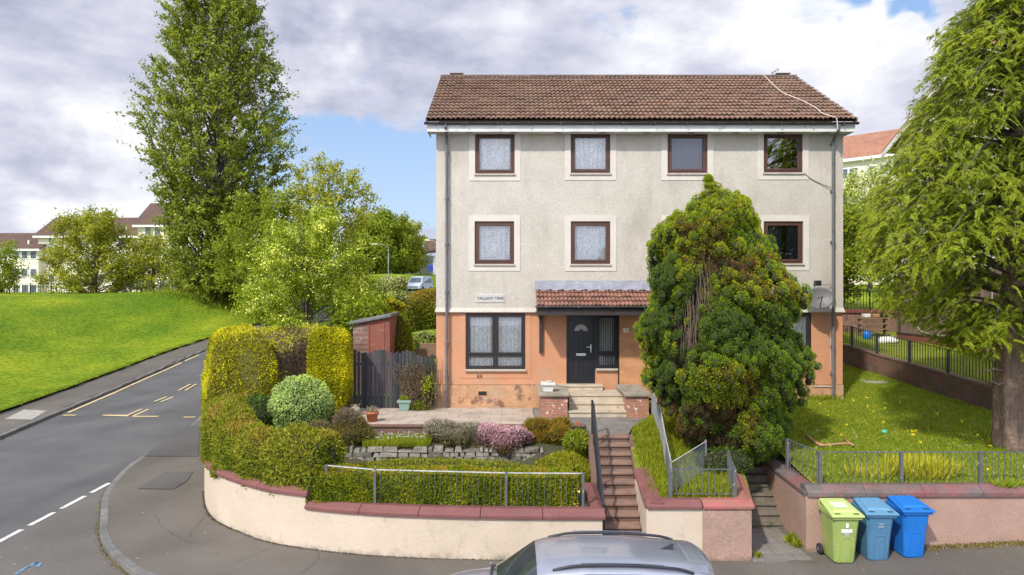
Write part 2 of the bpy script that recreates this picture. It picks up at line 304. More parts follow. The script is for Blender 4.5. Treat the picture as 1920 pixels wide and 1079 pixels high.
 brownwall=mat('brown_pebbledash', (.22, .145, .115), (.175, .115, .09), 1.2, .95, stains=((.13, .09, .07), .8, .5, .7), fine=(.25, 30), bsc=40, bst=1),
 redband=mat('maroon_base_band', (.20, .065, .05), (.15, .05, .04), 2, .8),
 farwall=mat('pale_cream_harling', (.80, .74, .60), (.72, .66, .53), .7, .9, fine=(.06, 4)),
 farglass=mat('dark_window_pane', (.06, .08, .11), (.12, .15, .19), .6, .15),
 farframe=mat('white_window_surround', (.78, .77, .72), (.7, .7, .66), 2, .7),
 steel=mat('galvanised_lamp_post', (.42, .44, .46), (.36, .38, .4), 3, .5, metal=.4),
 yellowwall=mat('yellow_render', (.75, .6, .18), (.68, .54, .16), 1, .9),
 bluebin=mat('far_blue_plastic', (.01, .06, .5), (.01, .05, .42), 1, .5),
 peg=mat('rusty_orange_plastic', (.45, .19, .09), (.35, .24, .15), 8, .7),
 ball=mat('green_ball', (.1, .45, .28), (.08, .4, .25), 8, .5),
 wood=mat('sawn_timber', (.25, .17, .11), (.17, .11, .07), 4, .85, sc=(1, 1, 5)),
 carpaint=None,
)
def car_paint():
    m, t, b = base_mat('silver_car_paint')
    b.inputs['Base Color'].default_value = (.52, .54, .59, 1); b.inputs['Metallic'].default_value = .55; b.inputs['Roughness'].default_value = .33
    b.inputs['Coat Weight'].default_value = 1; b.inputs['Coat Roughness'].default_value = .05
    co = N(t, 'ShaderNodeTexCoord').outputs['Object']
    n = noise_node(t, 2.2, 5, .6, co); r = ramp(t, n.outputs[0], [(.3, (.36, .38, .45)), (.7, (.40, .42, .49))]); t.links.new(r.outputs[0], b.inputs['Base Color'])
    n2_ = noise_node(t, 9, 4, .6, co); r2 = N(t, 'ShaderNodeMapRange'); t.links.new(n2_.outputs[0], r2.inputs[0]); r2.inputs[3].default_value = .24; r2.inputs[4].default_value = .42
    t.links.new(r2.outputs[0], b.inputs['Roughness'])
    return m
M['carpaint'] = car_paint()
M['glass'] = glass_mat('window_glass'); M['glassr'] = glass_mat('reflective_window_glass', (.6, .6, .6), .28)
M['carglass'] = glass_mat('tinted_car_glass', (.22, .28, .26), .22)

# ---------------------------------------------------------------- builders
def tag(o, label=None, cat=None, group=None, kind=None):
    if label: o['label'] = label
    if cat: o['category'] = cat
    if group: o['group'] = group
    if kind: o['kind'] = kind
    return o
def thing(name, label, cat, loc, group=None):
    o = bpy.data.objects.new(name, None); COL.objects.link(o); o.location = loc; o.empty_display_size = .2
    return tag(o, label, cat, group)
def attach(o, parent):
    if parent is not None:
        o.parent = parent
        if parent.type == 'EMPTY': o.matrix_parent_inverse = Matrix.Translation(-parent.location)
    return o
def link(name, me, parent=None):
    o = bpy.data.objects.new(name, me); COL.objects.link(o); return attach(o, parent)
def ml(m): return m if isinstance(m, (list, tuple)) else [m]
class MB:
    def __init__(s): s.v = []; s.f = []; s.m = []
    def add(s, V, F, mi=0):
        n = len(s.v); s.v += [tuple(p) for p in V]; s.f += [tuple(i+n for i in f) for f in F]; s.m += [mi]*len(F); return s
    def box(s, x0, x1, y0, y1, z0, z1, mi=0):
        V = [(x, y, z) for z in (z0, z1) for y in (y0, y1) for x in (x0, x1)]
        return s.add(V, [(0, 2, 3, 1), (4, 5, 7, 6), (0, 1, 5, 4), (2, 6, 7, 3), (0, 4, 6, 2), (1, 3, 7, 5)], mi)
    def hexa(s, P, mi=0):   # 8 points: bottom 4 ccw, top 4 ccw
        return s.add(P, [(3, 2, 1, 0), (4, 5, 6, 7), (0, 1, 5, 4), (1, 2, 6, 5), (2, 3, 7, 6), (3, 0, 4, 7)], mi)
    def quad(s, a, b, c, d, mi=0): return s.add([a, b, c, d], [(0, 1, 2, 3)], mi)
    def tube(s, pts, rad, seg=6, mi=0, cap=True):
        pts = [Vector(p) for p in pts]; n = len(pts)
        if not isinstance(rad, (list, tuple)): rad = [rad]*n
        V = []; F = []
        up = None
        for i, p in enumerate(pts):
            t = (pts[min(i+1, n-1)]-pts[max(i-1, 0)]); t = t.normalized() if t.length > 1e-9 else Vector((0, 0, 1))
            if up is None: up = Vector((0, 0, 1)) if abs(t.z) < .9 else Vector((1, 0, 0))
            a = t.cross(up).normalized(); b = a.cross(t).normalized(); up = b
            for k in range(seg):
                an = 2*math.pi*k/seg+.4; V.append(p+(a*math.cos(an)+b*math.sin(an))*rad[i])
        for i in range(n-1):
            for k in range(seg):
                k2 = (k+1) % seg; F.append((i*seg+k, i*seg+k2, (i+1)*seg+k2, (i+1)*seg+k))
        if cap: F.append(tuple(range(seg))[::-1]); F.append(tuple((n-1)*seg+k for k in range(seg)))
        return s.add(V, F, mi)
    def bar(s, p, q, wx, wy=None, mi=0):
        p, q = Vector(p), Vector(q); t = (q-p).normalized(); wy = wy or wx
        a = t.cross(Vector((0, 0, 1))) if abs(t.z) < .95 else t.cross(Vector((0, 1, 0)))
        a.normalize(); b = a.cross(t).normalized(); a = a*wx/2; b = b*wy/2
        return s.hexa([p-a-b, p+a-b, p+a+b, p-a+b, q-a-b, q+a-b, q+a+b, q-a+b], mi)
    def lathe(s, prof, c, seg=20, mi=0, caps=True):
        V = []; F = []
        for r, z in prof:
            for k in range(seg): a = 2*math.pi*k/seg; V.append((c[0]+r*math.cos(a), c[1]+r*math.sin(a), c[2]+z))
        for i in range(len(prof)-1):
            for k in range(seg): k2 = (k+1) % seg; F.append((i*seg+k, i*seg+k2, (i+1)*seg+k2, (i+1)*seg+k))
        if caps: F.append(tuple(range(seg))[::-1]); F.append(tuple((len(prof)-1)*seg+k for k in range(seg)))
        return s.add(V, F, mi)
    def prism(s, poly, z0, z1, mi=0):
        n = len(poly)
        f0 = z0 if callable(z0) else (lambda x, y: z0); f1 = z1 if callable(z1) else (lambda x, y: z1)
        V = [(x, y, f0(x, y)) for x, y in poly]+[(x, y, f1(x, y)) for x, y in poly]
        return s.add(V, [tuple(range(n))[::-1], tuple(range(n, 2*n))]+[(i, (i+1) % n, n+(i+1) % n, n+i) for i in range(n)], mi)
    def sweep(s, path, prof, closed_prof=True, mi=0, caps=True, zs=None):
        """prof: list of (side offset to the left of travel, height)"""
        P = [Vector((p[0], p[1], 0)) for p in path]; n = len(P); k = len(prof); V = []; F = []
        for i, p in enumerate(P):
            d0 = (P[i]-P[i-1]).normalized() if i else None; d1 = (P[i+1]-P[i]).normalized() if i < n-1 else None
            d0 = d0 or d1; d1 = d1 or d0; d = (d0+d1).normalized(); nrm = Vector((-d.y, d.x, 0)); nrm /= max(.4, d.dot(d1))
            z = path[i][2] if len(path[i]) > 2 else 0
            for a, h in prof: q = p+nrm*a; V.append((q.x, q.y, z+h))
        for i in range(n-1):
            for j in range(k if closed_prof else k-1): j2 = (j+1) % k; F.append((i*k+j, (i+1)*k+j, (i+1)*k+j2, i*k+j2))
        if caps and closed_prof: F.append(tuple(range(k))); F.append(tuple((n-1)*k+j for j in range(k))[::-1])
        return s.add(V, F, mi)
    def build(s, name, m, parent=None, smooth=False, bevel=0, seg=2):
        me = bpy.data.meshes.new(name); me.from_pydata(s.v, [], s.f)
        for x in ml(m): me.materials.append(x)
        if any(s.m): me.polygons.foreach_set('material_index', s.m)
        if smooth: me.polygons.foreach_set('use_smooth', [True]*len(s.f))
        me.update(); me.validate()
        o = link(name, me, parent)
        if bevel:
            b = o.modifiers.new('bevel', 'BEVEL'); b.width = bevel; b.segments = seg; b.limit_method = 'ANGLE'; b.angle_limit = R(35)
        return o
def fix_normals(o):
    import bmesh
    bm = bmesh.new(); bm.from_mesh(o.data); bmesh.ops.recalc_face_normals(bm, faces=bm.faces); bm.to_mesh(o.data); bm.free()
def copy_thing(o, loc, label=None):
    c = o.copy(); COL.objects.link(c); c.location = loc
    if label: c['label'] = label
    for ch in list(o.children):
        k = ch.copy(); COL.objects.link(k); k.parent = c
        for g in list(ch.children): h = g.copy(); COL.objects.link(h); h.parent = k
    return c
def bez(P, n=8):
    """Catmull-Rom through points"""
    P = [Vector(p) for p in P]; out = []
    for i in range(len(P)-1):
        a, b, c, d = P[max(i-1, 0)], P[i], P[i+1], P[min(i+2, len(P)-1)]
        for k in range(n):
            t = k/n; out.append(.5*((2*b)+(c-a)*t+(2*a-5*b+4*c-d)*t*t+(3*b-a-3*c+d)*t**3))
    out.append(P[-1]); return out
def inpoly(x, y, poly):
    c = False; n = len(poly); j = n-1
    for i in range(n):
        xi, yi = poly[i][0], poly[i][1]; xj, yj = poly[j][0], poly[j][1]
        if (yi > y) != (yj > y) and x < (xj-xi)*(y-yi)/(yj-yi)+xi: c = not c
        j = i
    return c
def sheet(name, poly, hf, res, m, parent=None, kind='structure', thick=0, lift=0):
    """CDT-triangulated terrain sheet with interior points every res metres"""
    B = []
    n = len(poly)
    for i in range(n):
        a, b = Vector(poly[i][:2]), Vector(poly[(i+1) % n][:2]); k = max(1, int((b-a).length/(res*1.0)))
        for j in range(k): B.append(a.lerp(b, j/k))
    xs = [p.x for p in B]; ys = [p.y for p in B]; pts = list(B)
    x = min(xs)+res*.5
    while x < max(xs):
        y = min(ys)+res*.5
        while y < max(ys):
            px, py = x+rnd.uniform(-.2, .2)*res, y+rnd.uniform(-.2, .2)*res
            if inpoly(px, py, B) and min((px-q.x)**2+(py-q.y)**2 for q in B) > (res*.3)**2: pts.append(Vector((px, py)))
            y += res
        x += res
    r = geometry.delaunay_2d_cdt([p.to_2d() for p in pts], [(i, (i+1) % len(B)) for i in range(len(B))], [list(range(len(B)))], 1, 1e-5)
    V = [(p.x, p.y, hf(p.x, p.y)+lift) for p in r[0]]
    F = []
    for f in r[2]:
        a, b, c = (r[0][i] for i in f[:3])
        F.append(tuple(f) if (b-a).cross(c-a) > 0 else tuple(f)[::-1])
    if thick:
        q = len(V)
        nb = len(B); BV = [(p.x, p.y, hf(p.x, p.y)+lift) for p in B]
        V += BV+[(a, b, c-thick) for a, b, c in BV]
        area = sum(B[i].x*B[(i+1) % nb].y-B[(i+1) % nb].x*B[i].y for i in range(nb))
        for i in range(nb):
            j = (i+1) % nb; f = (q+i, q+nb+i, q+nb+j, q+j); F.append(f if area > 0 else f[::-1])
    me = bpy.data.meshes.new(name); me.from_pydata(V, [], F); me.materials.append(m); me.polygons.foreach_set('use_smooth', [not thick]*len(F)); me.update()
    o = link(name, me, parent)
    if kind: o['kind'] = kind
    return o
def sm(a, b, x):
    t = min(1, max(0, (x-a)/(b-a))); return t*t*(3-2*t)
def interp(x, X, Y): return float(np.interp(x, X, Y))

# ---- foliage -----------------------------------------------------------
def unit(a): return a/np.maximum(np.linalg.norm(a, axis=1, keepdims=True), 1e-9)
def leafmesh(name, P, D, L, W, tint, m, parent=None, extra=None, Nm=None):
    """P base points, D long-axis directions, L/W sizes, extra=(MB, materials) merged into the mesh"""
    n = len(P); D = unit(D); S = unit(np.cross(D, nr.normal(size=(n, 3)))) if Nm is None else unit(np.cross(Nm+nr.normal(size=(n, 3))*.38, D))
    L = np.broadcast_to(np.asarray(L, float), (n,))[:, None]; W = np.broadcast_to(np.asarray(W, float), (n,))[:, None]
    Mid = P+D*L*.45
    V = np.stack([P, Mid-S*W*.5, P+D*L, Mid+S*W*.5], 1).reshape(-1, 3)
    loops = np.arange(n*4); starts = np.arange(0, n*4, 4); T = np.repeat(np.broadcast_to(tint, (n,)), 4)
    mi = np.zeros(n, int); mats = [m]
    if extra is not None:
        eb, em = extra; ev = np.array(eb.v, float).reshape(-1, 3)
        fl = [i for f in eb.f for i in f]; cnt = np.array([len(f) for f in eb.f])
        es = np.concatenate([[0], np.cumsum(cnt)[:-1]])+len(loops)
        loops = np.concatenate([loops, np.array(fl)+len(V)]); starts = np.concatenate([starts, es])
        mi = np.concatenate([mi, np.array(eb.m)+1]); V = np.concatenate([V, ev]); T = np.concatenate([T, np.zeros(len(ev))]); mats += ml(em)
    me = bpy.data.meshes.new(name); me.vertices.add(len(V)); me.vertices.foreach_set('co', V.astype(np.float32).ravel())
    me.loops.add(len(loops)); me.loops.foreach_set('vertex_index', loops.astype(np.int32))
    me.polygons.add(len(starts)); me.polygons.foreach_set('loop_start', starts.astype(np.int32))
    me.polygons.foreach_set('material_index', mi.astype(np.int32))
    for x in mats: me.materials.append(x)
    a = me.attributes.new('tint', 'FLOAT', 'POINT'); a.data.foreach_set('value', T.astype(np.float32))
    me.update(calc_edges=True); me.validate()
    return link(name, me, parent)
def rdir(n): return unit(nr.normal(size=(n, 3)))
def sample(mb, n):
    """area-weighted points and normals over a builder's faces"""
    V = np.array(mb.v, float); T = []
    for f in mb.f:
        for k in range(1, len(f)-1): T.append((f[0], f[k], f[k+1]))
    T = np.array(T); a, b, c = V[T[:, 0]], V[T[:, 1]], V[T[:, 2]]
    N_ = np.cross(b-a, c-a); A = np.linalg.norm(N_, axis=1); i = nr.choice(len(T), n, p=A/A.sum())
    u = nr.random((n, 1)); v = nr.random((n, 1)); q = (u+v) > 1; u = np.where(q, 1-u, u); v = np.where(q, 1-v, v)
    return a[i]+(b[i]-a[i])*u+(c[i]-a[i])*v, N_[i]/np.maximum(A[i][:, None], 1e-9)
def fbm(P, s, off=0):
    return np.array([noise.fractal(Vector((p[0]*s+off, p[1]*s+off*.3, p[2]*s)), .8, 2, 3) for p in P])
def blob(c, r, seg=20, rings=12, nz=.15, ns=1.5, zmin=None, pw=1, seed=0):
    mb = MB(); V = []; F = []; c = Vector(c)
    for i in range(rings+1):
        th = math.pi*i/rings
        for k in range(seg):
            a = 2*math.pi*k/seg; d = Vector((math.sin(th)*math.cos(a), math.sin(th)*math.sin(a), -math.cos(th)))
            d2 = Vector([math.copysign(abs(x)**pw, x) for x in d])
            q = Vector((d2.x*r[0], d2.y*r[1], d2.z*r[2])); q *= 1+nz*noise.noise((q+c+Vector((seed, 0, 0)))*ns)*2
            p = c+q
            if zmin is not None: p.z = max(p.z, zmin)
            V.append(p)
    for i in range(rings):
        for k in range(seg): k2 = (k+1) % seg; F.append((i*seg+k, i*seg+k2, (i+1)*seg+k2, (i+1)*seg+k))
    return mb.add(V, F)
def hedge_core(path, half, h, nz=.08, ns=1.6, k=12, pw=.45):
    """path of (x,y,z); rounded-rectangle section; half/h may be callables of t"""
    P = [Vector(p) for p in path]; n = len(P); mb = MB(); V = []; F = []
    for i, p in enumerate(P):
        t = i/(n-1); d = P[min(i+1, n-1)]-P[max(i-1, 0)]; d.z = 0; d.normalize(); nm = Vector((-d.y, d.x, 0))
        hw = half(t) if callable(half) else half; hh = h(t) if callable(h) else h
        sc = 1-(.35 if i in (0, n-1) else 0)
        for j in range(k+1):
            a = math.pi*j/k; cx, cz = math.cos(a), math.sin(a)
            q = p+nm*(math.copysign(abs(cx)**pw, cx)*hw*sc)+Vector((0, 0, abs(cz)**pw*hh*(1-(1-sc)*.3)))
            V.append(q+Vector(noise.noise_vector(q*ns))*nz)
    K = k+1
    for i in range(n-1):
        for j in range(k): F.append((i*K+j, i*K+j+1, (i+1)*K+j+1, (i+1)*K+j))
    F.append(tuple(range(K))[::-1]); F.append(tuple((n-1)*K+j for j in range(K)))
    return mb.add(V, F)
def shell(name, core, n, L, W, m, parent=None, tint=None, spread=.6, up=.0, depth=.05, corem=None, keep=None, droop=0):
    P, Nn = sample(core, n)
    cen = np.mean(np.array(core.v), 0)
    if np.mean(np.sum(Nn*(P-cen), 1)) < 0: Nn = -Nn
    if keep is not None: k = keep(P, Nn); P, Nn = P[k], Nn[k]; n = len(P)
    T = tint(P, Nn) if callable(tint) else (nr.random(n) if tint is None else tint)
    D = Nn*.75+rdir(n)*(spread+.25)+np.array([0, 0, up-droop]); P = P+Nn*(nr.random((n, 1))-.6)*depth; NN_ = Nn+np.array([0, 0, .25])
    Ls = L*(.6+.8*nr.random(n)); Ws = W*(.6+.8*nr.random(n))
    return leafmesh(name, P, D, Ls, Ws, T, m, parent, extra=(core, corem or M['core']), Nm=NN_)
def tuft(name, pts, n, L, W, m, parent=None, lean=.35, tint=None):
    """grass blades growing up from given (k,3) points array"""
    P = pts; n = len(P); D = np.tile([0, 0, 1.], (n, 1))+rdir(n)*lean; D[:, 2] = np.abs(D[:, 2])+.2
    return leafmesh(name, P, D, L*(.5+nr.random(n)), W*(.7+.6*nr.random(n)), nr.random(n) if tint is None else tint, m, parent, Nm=rdir(n)+np.array([-.3, -.5, .6]))
def tree(name, label, cat, base, H, env, trunk, m, el=.35, pe=1, nl=14, nsub=9, nleaf=60, L=.12, W=.08, cb=.25, rise=.35, cl=.35, bark=None, group=None, tint=None, trunks=1, droop=0, seed=1, tw=.012, gap=0):
    """env(t,az)->radius at height fraction t; limbs leave the trunk and reach the envelope; leaves cluster round sub-branch tips"""
    rg = random.Random(seed); base = Vector(base)
    root = thing(name, label, cat, base, group)
    tb = MB(); lb = MB(); bark = bark or M['bark']; C = []; A = []
    for tk in range(trunks):
        off = Vector((rg.uniform(-1, 1), rg.uniform(-1, 1), 0))*(trunk*1.5 if trunks > 1 else 0)
        lean = Vector((rg.uniform(-1, 1), rg.uniform(-1, 1), 0))*(H*.12 if trunks > 1 else H*.015)
        tp = [base+off+lean*(i/8)+Vector((0, 0, -.2+H*.97*i/8))+Vector((rg.uniform(-1, 1), rg.uniform(-1, 1), 0))*H*.008 for i in range(9)]
        tb.tube(tp, [trunk*(1.25 if i == 0 else 1)*(1-i/8)**.8+.012 for i in range(9)], 8)
        def tpos(t):
            x = min(max(t, 0), .999)*8; i = int(x); return tp[i].lerp(tp[i+1], x-i)
        for i in range(nl//trunks):
            t1 = cb+(1-cb)*((i+.7)/(nl//trunks))**.95; az = i*2.39996+tk*1.3+rg.uniform(-.3, .3)
            r = env(t1, az)*rg.uniform(.82, 1.05)
            t0 = max(cb*.55, t1-rise*rg.uniform(.7, 1.1)*min(1, r/ (H*.2)+.2))
            s = tpos(t0*.97); e = base+Vector((math.cos(az)*r, math.sin(az)*r, t1*H))
            mid = s.lerp(e, .5)+Vector((0, 0, -.08*(e-s).length*(1 if droop == 0 else -1.5)))+Vector((rg.uniform(-1, 1), rg.uniform(-1, 1), rg.uniform(-1, 1)))*(e-s).length*.05
            pl = bez([s, mid, e], 4); l0 = (e-s).length
            rr = max(.02, trunk*.42*(1-t0)**.5*min(1, l0/(H*.3)+.25))
            lb.tube(pl, [max(tw, rr*(1-k/(len(pl)-1))**.9) for k in range(len(pl))], 5, cap=False)
            C.append(e); A.append((e-mid).normalized())
            for j in range(nsub):
                q = rg.uniform(.25, 1)**.8; k = q*(len(pl)-1); a = int(min(k, len(pl)-2)); p0 = pl[a].lerp(pl[a+1], k-a)
                ln = l0*rg.uniform(.18, .42)*(1.15-q*.6)+.12
                dd = ((e-s).normalized()*.7+Vector((rg.gauss(0, .6), rg.gauss(0, .6), rg.gauss(.12-droop, .5)))).normalized()
                p1 = p0+dd*ln; lb.tube([p0, p0.lerp(p1, .5)+Vector((0, 0, -.02*ln)), p1], [max(tw*.8, rr*.28), max(tw*.6, rr*.15), tw*.4], 3, cap=False)
                for f in ((.55, 1.0) if ln > .5 else (1.0,)): C.append(p0.lerp(p1, f)); A.append(dd)
    C = np.array([tuple(c) for c in C]); A = np.array([tuple(a) for a in A])
    if gap: k = nr.random(len(C)) > gap; C, A = C[k], A[k]
    idx = np.repeat(np.arange(len(C)), nleaf); n = len(idx)
    sc = cl*(.6+.8*nr.random(len(C)))[idx][:, None]
    P = C[idx]+nr.normal(size=(n, 3))*sc*np.array([.5, .5, .38])*pe+A[idx]*nr.normal(size=(n, 1))*sc*el
    D = rdir(n)+A[idx]*.5+np.array([0, 0, .15-droop])
    T = np.clip(nr.random(len(C))[idx]*.55+nr.random(n)*.45, 0, 1) if tint is None else tint(P, n)
    NN_ = unit((P-C[idx])*2+(P-np.array([base.x, base.y, base.z+H*.5]))*.08)+np.array([-.15, -.25, .45])
    leafmesh('crown', P, D, L*(.6+.8*nr.random(n)), W*(.6+.8*nr.random(n)), T, m, root, Nm=NN_)
    tb.build('trunk', bark, root, smooth=True); lb.build('branches', bark, root, smooth=True)
    return root
G = lambda *a: [(p, c) for p, c in a]
LM = dict(
 poplar=leaf_mat('poplar_leaves', G((0, (.065, .10, .018)), (.5, (.125, .17, .026)), (1, (.23, .27, .07))), .3, .35, .45),
 haw=leaf_mat('rowan_leaves', G((0, (.08, .13, .012)), (.5, (.16, .225, .02)), (.90, (.23, .31, .04)), (.94, (.42, .50, .20)), (1, (.58, .63, .36))), .35),
 bright=leaf_mat('spring_leaves', G((0, (.08, .13, .018)), (.5, (.145, .20, .028)), (1, (.23, .28, .05))), .4),
 olive=leaf_mat('olive_leaves', G((0, (.11, .14, .02)), (.5, (.19, .225, .035)), (1, (.28, .30, .06))), .35),
 gold=leaf_mat('golden_conifer_leaves', G((0, (.22, .22, .006)), (.4, (.44, .42, .008)), (1, (.75, .68, .012))), .3, .25, boost=False),
 golddead=leaf_mat('bare_conifer_twigs', G((0, (.06, .045, .03)), (.5, (.10, .07, .05)), (1, (.15, .11, .08))), .1),
 goldmix=leaf_mat('patchy_conifer_leaves', G((0, (.05, .034, .018)), (.35, (.10, .066, .032)), (.5, (.14, .12, .03)), (.62, (.24, .25, .012)), (1, (.48, .46, .015))), .2, boost=False),
 hedge=leaf_mat('clipped_hedge_leaves', G((0, (.075, .11, .012)), (.5, (.13, .165, .018)), (.78, (.17, .18, .03)), (1, (.20, .155, .05))), .3),
 hedge2=leaf_mat('bright_hedge_leaves', G((0, (.045, .075, .004)), (.5, (.105, .15, .006)), (.8, (.16, .19, .012)), (1, (.20, .16, .035))), .3),
 lime=leaf_mat('lime_bush_leaves', G((0, (.17, .25, .06)), (.5, (.42, .55, .16)), (1, (.66, .80, .14))), .3, .2, boost=False),
 conifer=leaf_mat('cypress_tufts', G((0, (.055, .10, .028)), (.3, (.10, .17, .03)), (.5, (.16, .235, .022)), (.62, (.23, .27, .025)), (.72, (.15, .13, .028)), (.86, (.14, .085, .04)), (1, (.12, .075, .045))), .22, .3),
 frond=leaf_mat('cypress_fronds', G((0, (.04, .065, .014)), (.4, (.10, .14, .018)), (.75, (.175, .235, .024)), (.95, (.31, .36, .035)), (1, (.22, .14, .05))), .35, .25),
 dark=leaf_mat('dark_shrub_leaves', G((0, (.025, .05, .012)), (1, (.06, .11, .025))), .2),
 heather=leaf_mat('faded_heather', G((0, (.09, .09, .035)), (.5, (.26, .23, .15)), (1, (.55, .49, .38))), .15),
 brownheather=leaf_mat('brown_heather', G((0, (.06, .07, .025)), (.5, (.14, .12, .06)), (1, (.22, .17, .13))), .15),
 pink=leaf_mat('pink_heather', G((0, (.12, .09, .05)), (.25, (.28, .15, .15)), (.6, (.48, .26, .29)), (1, (.66, .42, .44))), .2),
 rust=leaf_mat('rusty_shrub', G((0, (.06, .07, .015)), (.5, (.15, .13, .025)), (1, (.25, .13, .04))), .2),
 varieg=leaf_mat('variegated_leaves', G((0, (.12, .17, .06)), (.5, (.3, .36, .2)), (1, (.58, .6, .42))), .2),
 blade=leaf_mat('grass_blades', G((0, (.075, .125, .015)), (.5, (.13, .20, .025)), (1, (.24, .28, .06))), .35),
 bladel=leaf_mat('lush_grass_blades', G((0, (.09, .13, .015)), (.5, (.15, .20, .02)), (1, (.22, .25, .04))), .35),
 flower=leaf_mat('white_petals', G((0, (.7, .7, .62)), (1, (.85, .85, .8))), .2),
 yflower=leaf_mat('yellow_petals', G((0, (.75, .6, .03)), (1, (.8, .7, .1))), .2),
 daff=leaf_mat('yellow_green_blades', G((0, (.16, .2, .02)), (.5, (.28, .32, .04)), (1, (.42, .40, .08))), .35),
)

# ================================================================ GROUND, ROADS
CL = [(-8.2, -20), (-11.2, 6), (-14.05, 20), (-14.8, 23.6), (-15.5, 27), (-17.4, 37), (-18.6, 45), (-18.9, 52), (-18.0, 60), (-16.0, 68), (-13.2, 76), (-11.4, 80), (-8, 88), (-5, 97), (-2, 108), (3, 122), (12, 140)]
CLs = [p.to_2d() for p in bez([(x, y, 0) for x, y in CL], 4)]
CLn = np.array([(p.x, p.y) for p in CLs])
def zroad(y): return interp(y, [-50, 24, 34, 42, 50, 60, 70, 80, 90, 100, 112, 140], [0, 0, .12, .35, .85, 1.8, 3.1, 4.35, 5.0, 5.35, 5.5, 5.5])
def offs(d):
    out = []
    for i, p in enumerate(CLs):
        t = (CLs[min(i+1, len(CLs)-1)]-CLs[max(i-1, 0)]).normalized(); out.append((p.x-t.y*d, p.y+t.x*d))   # +d = left
    return out
def near(x, y):
    d2 = (CLn[:, 0]-x)**2+(CLn[:, 1]-y)**2; i = int(np.argmin(d2)); a = CLn[max(i-1, 0)]; b = CLn[min(i+1, len(CLn)-1)]
    side = (b[0]-a[0])*(y-a[1])-(b[1]-a[1])*(x-a[0])
    return math.copysign(math.sqrt(d2[i]), side), CLn[i][1]
def hleft(x, y):
    d, yy = near(x, y); zr = zroad(yy)+.1; e = max(0, d-5.1)
    plat = 4.5+(zr+2.4-4.5)*sm(34, 8, d) if zr+2.4 > 4.5 else 4.5
    z = zr+(plat-zr)*sm(0, interp(yy, [20, 50, 62, 200], [19, 17, 10, 9]), e)
    return z+.12*noise.noise(Vector((x*.15, y*.15, 0)))*sm(0, 3, e)
HGY = ([14, 20, 24, 28, 36, 50, 60, 70, 80, 100, 140], [1.5, 1.6, 1.75, 2.6, 3.15, 3.7, 4.2, 4.8, 5.3, 6.3, 6.8])
def hgard(x, y):
    d, yy = near(x, y); zr = zroad(yy)+.1; t = sm(-4.9, -8, d); g = interp(y, *HGY)
    return zr+(g-zr)*t
def sfront(x): return .05*max(0, x-5)
# big base sheet to the horizon
mb = MB(); xs = [-900, -500, -300, -200, -140, -100, -70, -40, 0, 40, 80, 140, 250, 500, 900]; ys = [-60, 0, 40, 80, 120, 160, 220, 300, 450, 700, 1300]
V = []
for y in ys:
    for x in xs: V.append((x, y, -.5 if y < 41 and abs(x) < 80 else (3.2 if y < 130 else 3.9+.8*noise.noise(Vector((x*.01, y*.01, 0))))))
mb.add(V, [(j*len(xs)+i, j*len(xs)+i+1, (j+1)*len(xs)+i+1, (j+1)*len(xs)+i) for j in range(len(ys)-1) for i in range(len(xs)-1)])
for i_, v_ in enumerate(mb.v):
    if v_[1] <= 80 and v_[0] > -120: mb.v[i_] = (v_[0], v_[1], -.5)
tag(mb.build('ground', M['hill'], smooth=True), kind='structure')

KR = [(-6.2, 12.05), (-6.75, 12.35), (-7.3, 12.85), (-7.9, 13.4), (-8.7, 14.4), (-9.4, 15.6), (-10.2, 17.0), (-10.8, 18.5), (-11.3, 20.25), (-11.65, 22.7), (-12.15, 26.0)]
KF = [(40, 10.75), (8, 10.75), (0, 10.75), (-2.5, 10.9), (-4.4, 11.3)]          # front street kerb, travelling left
KRs = [(p.x, p.y) for p in bez([(x, y, 0) for x, y in KF[2:]+KR], 4)]
kerb_r = [KF[0], KF[1]]+KRs+[p for p in offs(-2.95) if p[1] > 27]
kerb_l = [p for p in offs(2.95)]
road_poly = [p for p in kerb_l if p[1] < 135][::1]+[p for p in kerb_r[::-1] if p[1] < 135]+[(40, -20)]
def hroad(x, y):
    return zroad(near(x, y)[1] if y > 22 else y)+(sfront(x) if y < 24 else 0)
sheet('road', road_poly, hroad, 1.6, M['road'])
# older side-road surface in front of the give-way line
gw = [(-10.55, 8), (-10.62, 12), (-10.72, 14.3), (-10.9, 18.9), (-10.95, 19.2)]
side = gw+[(p[0]-.02, p[1]) for p in KRs[::-1] if p[1] < 19.1]+[(8, 10.7), (30, 10.7), (30, 3), (-8, 3)]
sheet('side_road', side, lambda x, y: sfront(x), 1.5, M['sideroad'], lift=.006)
KH = .11
pave_poly = [(40, 10.9), (8, 10.9)]+[(p[0]+.1, p[1]+.1) for p in KRs]+[p for p in offs(-3.1) if 27 < p[1] < 75]
pave_in = [(p[0], p[1]) for p in offs(-5.4) if 30 < p[1] < 75][::-1]+[(-10.2, 27), (-9.2, 22), (-7.7, 17.8), (-6.3, 15.5), (-4, 14), (0, 13.4), (5.2, 13.6), (5.8, 15.2), (8, 14), (40, 14)]
def hpave(x, y): return (KH-.01)*(1 if y > 13 or x < -3 else 1)+(zroad(near(x, y)[1]) if y > 22 else 0)+sfront(x)*1
